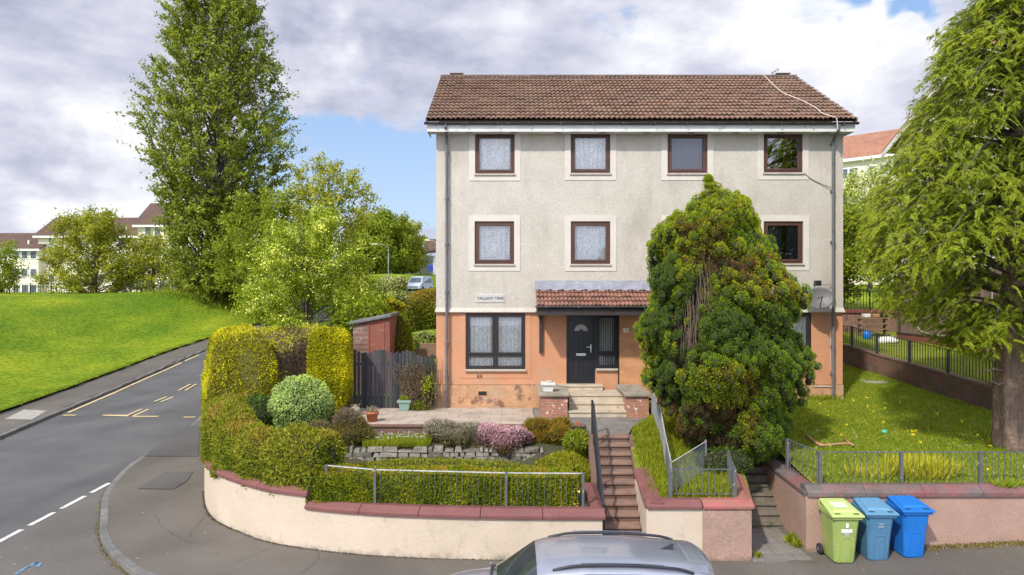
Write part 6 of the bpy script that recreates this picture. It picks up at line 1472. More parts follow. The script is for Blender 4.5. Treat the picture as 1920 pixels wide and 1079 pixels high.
railing('upper_railing', 'tall dark vertical railing above the brown retaining wall', [(x, 33.2, 4.1) for x in (10.5, 12.8, 15.1, 17.4, 19.6)], .95, M['darkgreen'], sp=.15, post=.06, barw=.022, over=.07)
p = at(1583, 565, 36); t = thing('parasol', 'folded pale blue parasol standing behind the house corner', 'parasol', (p.x, 36, 4.1)); mb = MB(); mb.lathe([(.03, 0), (.03, .6), (.16, .65), (.12, 1.2), (.03, 1.9)], (p.x, 36, 4.1), 10); mb.build('folded_canopy', mat('pale_blue_fabric', (.25, .5, .75), None, 5, .8), t, smooth=True)
p = at(1608, 551, 37); t = thing('toy_windmill', 'yellow plastic garden toy on a stick on the upper lawn', 'garden toy', (p.x, 37, 4.2)); mb = MB(); mb.tube([(p.x, 37, 4.0), (p.x+.05, 37, p.z)], .02); mb.build('stick', M['farframe'], t)
mb = MB(); mb.lathe([(.05, -.1), (.16, .0), (.2, .15), (.1, .16)], (p.x, 37, p.z), 8); mb.build('head', M['yellowwall'], t)

# ================================================================ HEDGES AND SHRUBS
def tn(P, s, off=0, lo=.3, hi=.7, jit=.35):
    v = fbm(P[::1], s, off) if len(P) < 9000 else None
    if v is None:
        # coarse lookup: noise at a subset, nearest by ordering is meaningless, so evaluate smooth sine mix instead
        v = np.sin(P[:, 0]*s*2.1+off)*np.sin(P[:, 1]*s*1.7+off*2+P[:, 2]*s*1.3)*.5+np.sin(P[:, 0]*s*4.3+P[:, 2]*s*3.9+off)*.3
    v = (v-v.min())/(v.max()-v.min()+1e-9)
    return np.clip(lo+(hi-lo)*v+nr.normal(size=len(P))*jit*.4, 0, 1)
def fbmgrid(P, s, off):
    q = np.floor(P*6)/6; u, inv = np.unique(q, axis=0, return_inverse=True)
    v = np.array([noise.noise(Vector((a[0]*s+off, a[1]*s, a[2]*s))) for a in u]); return (v+.5)[inv.ravel()]
# curved clipped hedge behind the wall
hp = [(-8.15, 19.6, 1.05), (-7.6, 18.4, 1.05), (-7.05, 17.1, 1.02), (-6.55, 16.2, 1.0), (-5.95, 15.5, 1.0), (-5.4, 15.05, 1.0), (-4.75, 14.6, .98), (-4.1, 14.3, .95), (-3.75, 14.15, .95)]
hpb = [tuple(p) for p in bez(hp, 4)]
core = hedge_core(hpb, .58, lambda t: 1.12+.12*math.sin(t*9)-.05*t, nz=.17, ns=1.9, pw=.55)
t = thing('clipped_hedge', 'thick olive green curved hedge behind the left end of the cream wall', 'hedge', (-6, 16, 1))
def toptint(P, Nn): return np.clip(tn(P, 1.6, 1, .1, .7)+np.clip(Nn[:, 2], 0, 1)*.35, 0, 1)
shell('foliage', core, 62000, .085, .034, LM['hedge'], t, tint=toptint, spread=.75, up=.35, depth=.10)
hp = [(-3.95, 14.05, .86), (-3.1, 13.95, .84), (-1.7, 13.85, .84), (-.2, 13.8, .84), (1.25, 13.78, .84)]
core = hedge_core([tuple(p) for p in bez(hp, 6)], .40, lambda t: .62+.03*math.sin(t*14), nz=.05, ns=2.5, pw=.3)
t = thing('clipped_hedge', 'low bright green box hedge behind the railing with the white top rail', 'hedge', (-1, 13.9, .85))
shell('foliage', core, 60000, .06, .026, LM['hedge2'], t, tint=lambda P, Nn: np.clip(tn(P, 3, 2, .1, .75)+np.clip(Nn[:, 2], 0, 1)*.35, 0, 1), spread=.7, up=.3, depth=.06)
c = (1.02, 13.5, 1.05); t = thing('yellow_shrub', 'small shrub with yellow leaves at the right end of the low hedge', 'shrub', c)
shell('foliage', blob(c, (.36, .12, .26), 12, 8, nz=.3, ns=4), 900, .06, .04, LM['gold'], t, spread=.9)
# golden conifer hedge: a yellow block, bare middle, yellow block
gtop = CZ-(618-540)/1280*18.5
def goldtint(P, Nn):
    v = tn(P, 1.3, 3, .0, .3, .2); x = P[:, 0]; return v
t = thing('golden_hedge', 'tall rounded golden yellow conifer hedge at the road corner', 'hedge', (-6.9, 18.6, 1.1))
core = hedge_core([tuple(p) for p in bez([(-9.3, 22.9, .9), (-8.8, 21.6, .95), (-8.2, 20.3, 1.0), (-7.65, 19.3, 1.05), (-7.5, 18.9, 1.05)], 5)], .80, lambda q: 3.0-.25*q, nz=.2, ns=1.0, pw=.55)
shell('foliage', core, 52000, .085, .032, LM['gold'], t, tint=lambda P, Nn: np.clip(fbmgrid(P, 1.6, 5)*.9+nr.normal(size=len(P))*.1, .05, 1), spread=.6, up=.35, depth=.08, corem=M['goldcore'])
t = thing('bare_hedge', 'dead brown bare section of the tall hedge between two golden parts', 'hedge', (-6, 19.6, 1.2))
core = hedge_core([tuple(p) for p in bez([(-7.7, 19.75, 1.1), (-7.1, 19.9, 1.15), (-6.4, 20.1, 1.2), (-5.7, 20.2, 1.3)], 5)], .45, 2.75, nz=.2, ns=1.5, pw=.45)
def deadt(P, Nn):
    g = fbmgrid(P, 1.5, 9); up = np.clip((P[:, 2]-3.2)/.9, 0, 1); return np.clip(.02+(g-.5)*1.5+.42+up*.34+nr.normal(size=len(P))*.10, 0, 1)
shell('foliage', core, 30000, .10, .022, LM['goldmix'], t, tint=deadt, spread=1.0, depth=.25, up=.2, corem=M['twig'])
t = thing('golden_hedge', 'square topped golden conifer hedge beside the dark gate', 'hedge', (-5.1, 19.6, 1.4))
c0 = fx(620, 19.6); core = blob((c0, 19.6, 2.85), (.54, .48, 1.13), 24, 18, nz=.04, ns=1.6, pw=.42)
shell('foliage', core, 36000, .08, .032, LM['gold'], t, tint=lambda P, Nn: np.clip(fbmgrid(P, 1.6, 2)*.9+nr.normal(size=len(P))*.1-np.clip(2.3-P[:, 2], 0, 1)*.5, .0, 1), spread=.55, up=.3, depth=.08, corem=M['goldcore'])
mb = MB()
for i in range(26): x, y = c0+rnd.uniform(-.5, .6), 19.6+rnd.uniform(-.3, .3); mb.tube([(x, y, 1.3), (x+rnd.uniform(-.1, .1), y+rnd.uniform(-.1, .1), 2.1)], rnd.uniform(.01, .03), 5)
mb.build('stems', M['twig'], t)
# lime bush
p = Vector((fx(567, 17.6), 17.6, 2.15)); t = thing('round_bush', 'rounded pale lime green bush in front of the golden hedge', 'bush', (p.x, p.y, 1.5))
core = blob(p, (.70, .6, .70), 40, 30, nz=.17, ns=3.6)
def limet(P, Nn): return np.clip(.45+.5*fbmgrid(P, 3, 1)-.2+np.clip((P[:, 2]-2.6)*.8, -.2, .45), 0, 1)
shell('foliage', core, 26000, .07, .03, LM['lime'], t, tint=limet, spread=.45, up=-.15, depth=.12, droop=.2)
def shrub(name, label, cat, c, r, n, L, W, m, seed=0, nz=.2, ns=2.5, up=.3, spread=.7, tint=None, corem=None, depth=.12):
    t = thing(name, label, cat, (c[0], c[1], c[2]-r[2]*.6)); core = blob(c, r, 20, 14, nz=nz, ns=ns, seed=seed)
    shell('foliage', core, n, L, W, m, t, spread=spread, up=up, depth=depth, tint=tint, corem=corem); return t
shrub('dark_shrub', 'low dark green shrub in the shade under the golden hedge', 'shrub', (fx(500, 17.9), 17.9, 1.75), (.75, .45, .5), 9000, .07, .035, LM['dark'])
shrub('dark_shrub', 'low dark evergreen at the foot of the bare brown hedge', 'shrub', (fx(465, 18.4), 18.4, 1.6), (.6, .4, .6), 5000, .07, .035, LM['dark'], 3)
shrub('heather_bush', 'brown twiggy heather at the right foot of the lime bush', 'heather', (fx(600, 17.0), 17.0, 1.55), (.35, .3, .26), 4500, .07, .012, LM['brownheather'], 4, up=.6)
shrub('heather_bush', 'large faded heather with green base left of the terracotta pot', 'heather', (fx(648, 17.1), 17.1, 1.58), (.50, .42, .36), 14000, .11, .012, LM['brownheather'], 5, up=.9, nz=.5, ns=3, tint=lambda P, Nn: np.clip(nr.random(len(P))*.5+(P[:, 2]-1.5)*1.1, 0, 1))
shrub('heather_bush', 'wide grey-brown faded heather in the middle of the garden bed', 'heather', (fx(851, 17.1), 17.1, 1.48), (.60, .42, .27), 17000, .085, .014, LM['heather'], 6, up=.9, nz=.5, ns=3.2, tint=lambda P, Nn: np.clip(nr.random(len(P))*.6+(P[:, 2]-1.5)*1.6, 0, 1))
shrub('heather_bush', 'mauve pink flowering heather right of the grey-brown heather', 'heather', (fx(946, 16.85), 16.85, 1.47), (.56, .42, .25), 18000, .065, .02, LM['pink'], 7, up=.7, nz=.5, ns=3.4, tint=lambda P, Nn: np.clip(nr.random(len(P))*.5+(P[:, 2]-1.38)*2.2, 0, 1))
shrub('rusty_shrub', 'rusty brown and green shrub at the right end of the garden bed', 'shrub', (fx(1030, 17.2), 17.2, 1.55), (.60, .42, .28), 15000, .11, .014, LM['rust'], 8, up=.9, nz=.5, ns=3)
shrub('green_shrub', 'small fresh green shrub beside the top of the front stairs', 'shrub', (fx(1083, 16.6), 16.6, 1.38), (.22, .4, .24), 5000, .09, .03, LM['bright'], 9, up=.8, nz=.5)
shrub('spreading_juniper', 'yellow green spreading juniper spilling down to the low hedge', 'juniper', (fx(1052, 15.6), 15.55, .98), (.55, .85, .32), 18000, .08, .022, LM['hedge2'], 10, up=.3, tint=lambda P, Nn: np.clip(.5+nr.random(len(P))*.5, 0, 1))
shrub('low_groundcover', 'mossy yellow green cushion below the field stone wall', 'ground cover plant', (-1.75, 15.1, .86), (2.85, 1.0, .44), 34000, .06, .02, LM['hedge2'], 11, up=.5, nz=.1, tint=lambda P, Nn: np.clip(.35+nr.random(len(P))*.65, 0, 1))
# white flowered patch in the bed
t = thing('flower_patch', 'patch of fresh green leaves with small white flowers above the stone wall', 'flower bed', (fx(743, 16.9), 16.9, 1.3))
n = 5200; P = np.stack([nr.uniform(fx(684, 16.9), fx(806, 16.9), n), nr.uniform(16.62, 17.5, n), np.full(n, 1.3)], 1); tuft('leaves', P, 0, .15, .018, LM['bladel'], t, .45)
n = 170; P = np.stack([nr.uniform(fx(690, 17.2), fx(800, 17.2), n), nr.uniform(16.9, 17.5, n), nr.uniform(1.42, 1.52, n)], 1)
P = np.repeat(P, 3, 0)+nr.normal(size=(n*3, 3))*.01; tag(leafmesh('flowers', P, rdir(len(P)), .03, .022, 0, LM['flower'], t), kind='stuff')
# climber by the house corner
c = Vector((fx(785, 20.05), 20.05, 1.6)); t = thing('climbing_plant', 'bare twiggy climber with a few green leaves on the fence by the house corner', 'climber', c); mb = MB(); C = []
for i in range(95):
    a = Vector((c.x+rnd.uniform(-.25, .35), c.y+rnd.uniform(-.1, .15), 1.6)); q = [a]
    for k in range(6): q.append(q[-1]+Vector((rnd.gauss(-.03, .1), rnd.gauss(0, .04), rnd.uniform(.12, .3)))); 
    q = [p for p in q if p.z < 3.15]; C += q[1:]
    if len(q) > 1: mb.tube(q, [.012*(1-k/len(q))+.004 for k in range(len(q))], 4, cap=False)
mb.build('stems', M['twig'], t)
C = np.array([tuple(p) for p in C]); i = nr.integers(0, len(C), 1500); P = C[i]+nr.normal(size=(1500, 3))*.06; leafmesh('dead_leaves', P, rdir(1500), .05, .018, nr.random(1500), LM['brownheather'], t)
c2 = np.array([fx(801, 20.0), 20.0, 2.35]); P = c2+nr.normal(size=(240, 3))*np.array([.08, .06, .14]); leafmesh('leaves', P, rdir(240), .08, .045, nr.random(240)*.4+.6, LM['bright'], t)
P = np.array([c.x+.0, c.y-.05, 1.75])+nr.normal(size=(700, 3))*np.array([.14, .08, .1]); leafmesh('leaves', P, rdir(700), .06, .03, nr.random(700)*.6, LM['bright'], t)

# ---- left-rear hedge, variegated shrub, hedge end
t = thing('golden_hedge', 'old gold clipped hedge behind the rear garden, left of the house', 'hedge', (-5.8, 36, 3.2))
core = hedge_core([tuple(p) for p in bez([(fx(742, 34), 34.2, 3.0), (fx(770, 35), 35, 3.05), (fx(800, 36), 35.6, 3.1), (fx(835, 36), 36, 3.15)], 4)], .8, lambda t: 1.55+.55*t, nz=.14, ns=1.4)
shell('foliage', core, 26000, .12, .05, LM['hedge'], t, tint=lambda P, Nn: np.clip(.15+(P[:, 2]-3.4)*.42+nr.random(len(P))*.35, 0, 1), spread=.7, depth=.14)
shrub('variegated_shrub', 'cream and green variegated shrub left of the old gold hedge', 'shrub', (fx(736, 31), 31, CZ-(555-540)/1280*31), (.6, .5, .72), 8000, .12, .05, LM['varieg'], 2, up=.5, nz=.25)
shrub('trimmed_conifer', 'narrow dark green clipped hedge end right of the red shed', 'hedge', (fx(748, 24), 24.4, 3.1), (.34, .9, 1.05), 12000, .08, .03, LM['hedge2'], 5, nz=.06)
shrub('green_shrub', 'leafy green shrub spilling over the roof of the red shed', 'shrub', (fx(690, 25.6), 25.6, 4.0), (1.1, .9, .62), 14000, .11, .06, LM['haw'], 6, nz=.25, tint=lambda P, Nn: nr.random(len(P))*.85)
shrub('yellow_shrub', 'yellow flowering shrub behind the red shed', 'shrub', (fx(705, 28), 28, CZ-(575-540)/1280*28), (1.0, .6, .35), 5000, .1, .05, LM['gold'], 7, nz=.25)
shrub('green_shrub', 'pale grassy shrub at the far corner of the rear garden near the house wall', 'shrub', (fx(803, 27.5), 27.5, 3.0), (.45, .4, .35), 3000, .1, .04, LM['lime'], 8, nz=.3)

# ================================================================ THE BIG CONIFER (dense upright cypress)
BC = Vector((4.88, 15.85, 1.25)); t = thing('conifer_tree', 'broad rounded green and rusty cypress standing in front of the house', 'tree', BC)
# silhouette from the photograph as true half widths at its own distance
sil = [(.0, .30, .95), (.036, .55, 1.15), (.11, .90, 1.42), (.19, 1.2, 1.52), (.265, 1.62, 1.62), (.34, 1.74, 1.72), (.455, 1.72, 1.66), (.53, 1.58, 1.60), (.61, 1.54, 1.40), (.68, 1.48, 1.18), (.78, 1.36, .90), (.86, 1.02, .74), (.91, .74, .52), (.945, .45, .14), (.97, .28, -.14), (1.0, .22, -.2)]
def silw(tt): return interp(tt, [s[0] for s in sil], [s[1] for s in sil]), interp(tt, [s[0] for s in sil], [s[2] for s in sil])
HC = 6.42
def silw(tt): return interp(tt, [s[0] for s in sil], [s[1] for s in sil]), interp(tt, [s[0] for s in sil], [s[2] for s in sil])
mb = MB(); V = []; F = []; nR, nS = 40, 40
def csurf(tt, a, sh=1.0):
    l, r = silw(tt); l *= .95; r *= .90; cx = (r-l)/2; hw = (l+r)/2; d = min(hw, 1.6)*.95
    p = Vector((cx+math.cos(a)*hw*sh, math.sin(a)*d*sh, tt*HC)); return BC+p
for i in range(nR+1):
    tt = max(.015, i/nR)
    for k in range(nS):
        p = csurf(tt, 2*math.pi*k/nS, .68); q = noise.noise(p*.9)*.35; p = p+Vector((math.cos(2*math.pi*k/nS), math.sin(2*math.pi*k/nS), 0))*q*.6; V.append(p)
for i in range(nR):
    for k in range(nS): k2 = (k+1) % nS; F.append((i*nS+k, i*nS+k2, (i+1)*nS+k2, (i+1)*nS+k))
F.append(tuple(nR*nS+k for k in range(nS))); mb.add(V, F); corec = mb
lumps = []
rg = random.Random(5)
NL = 3000
grid = {}
def free(p, r, f=.70):
    kx, ky, kz = int(p.x//.3), int(p.y//.3), int(p.z//.3)
    for dx in (-1, 0, 1):
        for dy in (-1, 0, 1):
            for dz in (-1, 0, 1):
                for q, rq in grid.get((kx+dx, ky+dy, kz+dz), ()):
                    if (p-q).length < f*(r+rq): return False
    grid.setdefault((kx, ky, kz), []).append((p, r)); return True
for i in range(26000):
    tt = rg.random()**.9; a = rg.uniform(0, 2*math.pi)
    if math.sin(a) > .55 and rg.random() < .6: a = -a
    q_ = csurf(tt, a); big = noise.noise(q_*1.3)
    qs = Vector((q_.x, q_.y, q_.z*.5)); cr_ = max(0, .16-abs(noise.noise(qs*1.2+Vector((5, 2, 1)))))/.16; cr2 = max(0, .16-abs(noise.noise(qs*2.8)))/.16
    dd = 1.08-.30*cr_-.12*cr2*(1-cr_)+.40*big+rg.choice((0, 0, -.10))+rg.uniform(-.04, .04)
    r = rg.choice((.08, .10, .12, .14, .16)); p = csurf(tt, a, dd)
    if free(p, r): lumps.append((p, a, tt, r, 0, big))
for k_ in range(120):   # the two leading shoots at the top
    h_ = rg.random(); x_, w_, z0_, z1_ = ((-.32, .34, 5.2, 6.5), (.40, .50, 5.0, 6.15))[k_ % 2]; an = rg.uniform(0, 6.28); rr_ = w_*(1-h_)**.7
    lumps.append((BC+Vector((x_+math.cos(an)*rr_, math.sin(an)*rr_, z0_+(z1_-z0_)*h_)), an, .95, .07, 0, 0))
PP, DD, TT, NNc = [], [], [], []
for p, a, tt, rr0, v, big in lumps:
    lx = p.x-BC.x; h = p.z-BC.z
    # long dead scar up the left front, and dead brown foot (in tree coordinates)
    scar = math.sin(a) < 0 and abs(lx-(-.95+.22*(h-3.2))) < .05+.09*(4.6-h) and 2.2 < h < 4.4
    foot = math.sin(a) < .2 and lx < .05 and h < 1.35
    r = rr0 or .08; n = int(30+135*(r/.13)**1.9)
    if scar and rg.random() < .8: continue
    d = rdir(n); out = np.array([math.cos(a), math.sin(a), .35]); out /= np.linalg.norm(out)
    d = unit(d+out*.9); d2 = d*np.array([1, 1, 1.15])
    pos = np.array(tuple(p))+d2*r*(.72+.28*nr.random((n, 1)))
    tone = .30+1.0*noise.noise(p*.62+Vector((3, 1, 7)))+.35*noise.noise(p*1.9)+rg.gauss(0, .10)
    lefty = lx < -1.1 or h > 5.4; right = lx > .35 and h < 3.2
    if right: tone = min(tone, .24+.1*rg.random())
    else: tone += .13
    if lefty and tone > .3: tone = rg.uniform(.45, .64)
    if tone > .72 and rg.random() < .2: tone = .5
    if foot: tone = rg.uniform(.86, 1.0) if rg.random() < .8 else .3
    T = np.clip(tone+nr.normal(size=n)*.055, 0, 1)
    cv = [Vector((math.cos(q*1.0472+w*.5), math.sin(q*1.0472+w*.5), 0))*math.cos(w*.9)+Vector((0, 0, math.sin(w*.9))) for w in (-1, 0, 1) for q in range(6)]
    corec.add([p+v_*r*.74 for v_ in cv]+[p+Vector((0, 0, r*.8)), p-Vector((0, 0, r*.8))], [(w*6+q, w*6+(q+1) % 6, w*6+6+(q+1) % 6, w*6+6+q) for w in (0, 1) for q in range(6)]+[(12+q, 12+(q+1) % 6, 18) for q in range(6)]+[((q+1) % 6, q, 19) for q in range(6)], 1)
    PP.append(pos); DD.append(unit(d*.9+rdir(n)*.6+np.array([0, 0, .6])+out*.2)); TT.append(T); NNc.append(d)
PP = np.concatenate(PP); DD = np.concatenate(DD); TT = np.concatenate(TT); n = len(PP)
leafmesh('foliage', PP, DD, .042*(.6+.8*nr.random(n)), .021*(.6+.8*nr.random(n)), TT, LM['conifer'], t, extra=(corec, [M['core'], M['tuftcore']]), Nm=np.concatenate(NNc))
mb = MB(); dl = MB()
for i in range(150):
    a = rg.uniform(math.pi*1.05, math.pi*1.5); h0 = rg.uniform(.15, .45); p = csurf(h0, a, .84); q = csurf(min(.97, h0+rg.uniform(.12, .3)), a+rg.uniform(-.12, .12), .93)
    mb.tube([p, p.lerp(q, .5)+Vector((0, -.05, 0)), q], [.014, .010, .004], 4, cap=False)
for i in range(24):
    h_ = rg.uniform(2.3, 3.9); x_ = -.95+.22*(h_-3.2)+rg.gauss(0, .05+.04*(4.2-h_)); a_ = -math.acos(max(-.98, min(.98, x_/1.6))); p = csurf(h_/HC, a_, .93); q = csurf(min(.9, (h_+rg.uniform(.4, 1.0))/HC), a_+rg.uniform(-.06, .06), .98); dl.tube([p, p.lerp(q, .5)+Vector((rg.gauss(0, .02), -.04, 0)), q], [.007, .005, .002], 4, cap=False)
mb.tube([BC+Vector((-.1, 0, -.2)), BC+Vector((-.05, 0, 1.2)), BC+Vector((0, 0, 3))], [.24, .2, .12], 10)
mb.build('stems', M['twig'], t, smooth=True); dl.build('dead_stems', M['deadstem'], t, smooth=True)
o_ = shrub('dark_shrub', 'small dark green sprig growing under the big conifer above the mossy steps', 'shrub', (4.55, 14.95, 1.38), (.5, .3, .28), 3500, .06, .03, LM['dark'], 12)

# ================================================================ THE RIGHT-HAND CYPRESS with hanging fronds
TB = Vector((11.68, 15.9, 1.35)); t = thing('cypress_tree', 'tall cypress with thick trunk and hanging yellow-green fronds at the right edge', 'tree', TB)
mb = MB(); tr = bez([TB+Vector((0, 0, -.3)), TB+Vector((-.02, 0, .6)), TB+Vector((-.02, 0, 2.6)), TB+Vector((.05, 0, 6)), TB+Vector((.1, 0, 12))], 5)
V = []; F = []; sg_ = 28
for i, p in enumerate(tr):
    f = i/(len(tr)-1); r0 = interp(f, [0, .12, .3, .6, 1], [.50, .36, .33, .24, .05])
    for k in range(sg_):
        a = 2*math.pi*k/sg_; r = r0*(1+.13*math.sin(a*5+f*6)+.07*math.sin(a*11-f*3)+.12*noise.noise(Vector((math.cos(a)*2, math.sin(a)*2, f*14)))); V.append(p+Vector((math.cos(a)*r, math.sin(a)*r, 0)))
for i in range(len(tr)-1):
    for k in range(sg_): k2 = (k+1) % sg_; F.append((i*sg_+k, i*sg_+k2, (i+1)*sg_+k2, (i+1)*sg_+k))
mb.add(V, F); mb.build('trunk', M['barkr'], t, smooth=True)
mbb = MB(); PP, DD, TT, LL, WW = [], [], [], [], []
rg = random.Random(21)
def frond(p, dirv, L, tone):
    """flat hanging spray: a drooping spine with paired side leaflets, again with scale leaves"""
    n = int(9+L*22); dirv = dirv.normalized(); side = dirv.cross(Vector((0, 0, 1))); side = side.normalized() if side.length > .01 else Vector((1, 0, 0))
    roll = rg.uniform(-.7, .7)
    for k in range(n):
        f = (k+1)/n; c = p+dirv*(L*f)+Vector((0, 0, -.5*L*f*f)); tan = (dirv+Vector((0, 0, -1.0*f))).normalized()
        up = side.cross(tan).normalized(); sd = (side*math.cos(roll)+up*math.sin(roll))
        for s in (-1, 1):
            l = L*.36*(1-f*.72)*rg.uniform(.7, 1.2); dv = (tan*.8+sd*s*.85+Vector((0, 0, -.25))).normalized()
            PP.append(tuple(c)); DD.append(tuple(dv)); LL.append(l); WW.append(l*.30); TT.append(min(1, max(0, tone+f*.28+rg.gauss(0, .07))))
            if l > .10:
                c2 = c+dv*l*.5
                for s2 in (-1, 1): PP.append(tuple(c2)); DD.append(tuple((dv+tan*.6*s2+Vector((0, 0, -.3))))); LL.append(l*.5); WW.append(l*.17); TT.append(min(1, max(0, tone+.12+f*.28+rg.gauss(0, .07))))
HT = 14
def cenv(z, az):  # crown radius at height z above the base; longer low limbs to the left
    r = interp(z, [2.2, 3.0, 3.8, 4.6, 5.6, 7.0, 8.4, 9.8, 11.5, 14.5], [1.6, 2.6, 3.6, 4.0, 3.95, 3.4, 2.75, 2.15, 1.5, .2])
    return r*(1+.10*math.cos(az-math.pi))
def leftlim(p): return interp(540-(p.z-CZ)/p.y*1280, [-200, 0, 60, 120, 170, 230, 300, 340, 400, 500, 560, 600, 640, 680], [1850, 1815, 1745, 1725, 1712, 1672, 1655, 1625, 1598, 1598, 1625, 1690, 1760, 1850])
def pxof(p): return 960+p.x/p.y*1280
for i in range(330):
    z = 2.3+(HT-2.3)*((i+.5)/330)**.95; az = i*2.39996+rg.uniform(-.3, .3)
    r = cenv(z, az)*rg.uniform(.78, 1.08)
    if z < 3.1 and math.cos(az) > -.1 and math.sin(az) > -.3: r *= .8
    zz_ = z+rg.uniform(-.1, .35)
    while r > .5:
        e = TB+Vector((math.cos(az)*r, math.sin(az)*r, zz_-.05*r))
        if pxof(e) > leftlim(e)+28: break
        r *= .93
    s = TB+Vector((0, 0, z+.1*r)); m_ = s.lerp(e, .5)+Vector((0, 0, .16*r))
    pl = bez([s, m_, e], 5); mbb.tube(pl, [max(.012, .075*(1-k/(len(pl)-1))*min(1, r/3)) for k in range(len(pl))], 5, cap=False)
    tone0 = .25+.12*rg.random()
    nf = int((9+r*18)*(1.4 if z < 7 else 1.1))
    for k in range(nf):
        q = rg.uniform(.22, 1)**.7; x = q*(len(pl)-1.001); a = int(x); c = pl[a].lerp(pl[a+1], x-a)
        out = Vector((math.cos(az), math.sin(az), 0)); lat = Vector((-out.y, out.x, 0))
        c = c+lat*rg.gauss(0, .32)+Vector((0, 0, rg.gauss(-.05, .16)))
        dv = out*rg.uniform(.1, 1.0)+lat*rg.uniform(-1, 1)+Vector((0, 0, rg.uniform(-.55, .15)))
        L = rg.uniform(.18, .40)*(1.1-.2*q)
        if pxof(c) < leftlim(c)-4 or (dv.x < 0 and pxof(c+dv.normalized()*L) < leftlim(c)-14): continue
        frond(c, dv, L, tone0+.32*(q-.45)+rg.uniform(-.08, .1))
    frond(e-(e-m_).normalized()*.2, (e-m_), .32, tone0+.25)
PP = np.array(PP); DD = np.array(DD); k = (PP[:, 0] < 12.9)|(nr.random(len(PP)) < .35); PP, DD, TT, LL, WW = PP[k], DD[k], np.array(TT)[k], np.array(LL)[k], np.array(WW)[k]
leafmesh('crown', PP, DD, LL*1.05, WW*.95, TT, LM['frond'], t, Nm=np.tile([-.35, -.55, .8], (len(PP), 1))); mbb.build('branches', M['bark'], t, smooth=True)
print('cypress leaflets', len(PP))
mb = MB()
for pts in ([(-.2, -.1, 1.9), (-.6, -.2, 1.98), (-.85, -.25, 1.9)], [(-.2, -.1, 1.7), (-.5, -.2, 1.62), (-.72, -.25, 1.72)]): mb.tube([TB+Vector(q) for q in pts], [.05, .035, .02], 6)
mb.build('broken_branch', M['barkr'], t, smooth=True)

# ================================================================ OTHER TREES
def env_round(Rr, lo=.25, pk=.6, sx=1):
    return lambda f, az: Rr*math.sqrt(max(.02, 1-((f-pk)/((1-pk) if f > pk else (pk-lo+.12)))**2))
# poplar
PY = 66; pb = at(404, 566, PY); pb.z = hleft(pb.x, pb.y); sc_ = PY/1280
pop = [(565, 60), (540, 75), (500, 88), (450, 105), (400, 110), (350, 112), (300, 142), (260, 158), (220, 152), (180, 140), (120, 112), (60, 100), (0, 88), (-50, 55), (-95, 8)]
Hp = (pb.z and (CZ+(540+95)*sc_-pb.z))
pfs = [((CZ-(v-540)*sc_-pb.z)/Hp, w_*sc_) for v, w_ in pop]
tree('poplar_tree', 'very tall upright poplar with green foliage on the left lawn', 'tree', pb, Hp, lambda f, az: interp(f, [a for a, b in pfs], [b for a, b in pfs])*.84*(1+.10*math.cos(az)*f), .42, LM['poplar'], nl=200, nsub=9, nleaf=32, L=.25, W=.17, cb=.012, rise=.22, cl=.52, el=.8, pe=.55, seed=3, tw=.02, bark=M['bark'])
# flowering rowan behind the golden hedge
b = at(585, 660, 27); b.z = 1.5
tree('rowan_tree', 'broad bushy lime green tree with creamy white blossom behind the golden hedge', 'tree', b, CZ+(540-405)/1280*27-1.5, env_round(2.55, 0, .45), .14, LM['haw'], nl=34, nsub=11, nleaf=105, L=.09, W=.055, cb=.08, rise=.3, cl=.34, seed=4, trunks=3, bark=M['bark'],
     tint=lambda P, n: np.where(fbmgrid(P*1.6, 1.5, 4)+nr.random(n)*.5 > 1.06, .93+.07*nr.random(n), nr.random(n)*.85))
b = at(618, 560, 62); b.z = 4.3
tree('sycamore_tree', 'open crowned tree with thin olive leaves and visible branches right of the poplar', 'tree', b, CZ+(540-303)/1280*62-4.3, env_round(3.6, .45, .74), .24, LM['olive'], nl=26, nsub=10, nleaf=22, L=.26, W=.16, cb=.45, rise=.3, cl=.5, seed=8, gap=.2)
for u, v0, vt, Y, rr, m_, lab, sd, nf in ((722, 512, 400, 108, 4.4, 'bright', 'round bright green tree behind the grey street lamp', 5, 40), (757, 510, 418, 112, 3.1, 'olive', 'smaller reddish olive tree at the right of the roadside clump', 6, 22), (690, 512, 420, 104, 3.4, 'bright', 'light green tree at the left of the roadside clump', 7, 34)):
    b = at(u, v0, Y); tree('roadside_tree', lab, 'tree', b-Vector((0, 0, .6)), (v0-vt)/1280*Y+.6, env_round(rr, .05, .5), .25, LM[m_], nl=26, nsub=9, nleaf=nf, L=.42, W=.26, cb=.12, rise=.3, cl=.75, seed=sd, group='roadside trees far behind')
b = at(505, 560, 60); b.z = 3.2
tree('willow_tree', 'pale green bushy tree tucked behind the right side of the poplar', 'tree', b, CZ+(540-365)/1280*60-3.2, env_round(4.2, .0, .5), .2, LM['bright'], nl=28, nsub=9, nleaf=36, L=.26, W=.14, cb=.08, rise=.3, cl=.6, seed=12)
b = at(175, 552, 76); b.z = hleft(b.x, b.y)
tree('thorn_tree', 'wide olive green spring tree with wispy top on the lawn crest', 'tree', b, CZ+(540-400)/1280*76-b.z, lambda f, az: interp(f, [0, .15, .45, .7, .9, 1], [4.2, 4.8, 4.2, 3.3, 2.5, 1.1]), .22, LM['olive'], nl=44, nsub=9, nleaf=24, L=.30, W=.16, cb=.05, rise=.28, cl=.62, seed=13, trunks=3)
b = at(285, 548, 78); b.z = hleft(b.x, b.y)
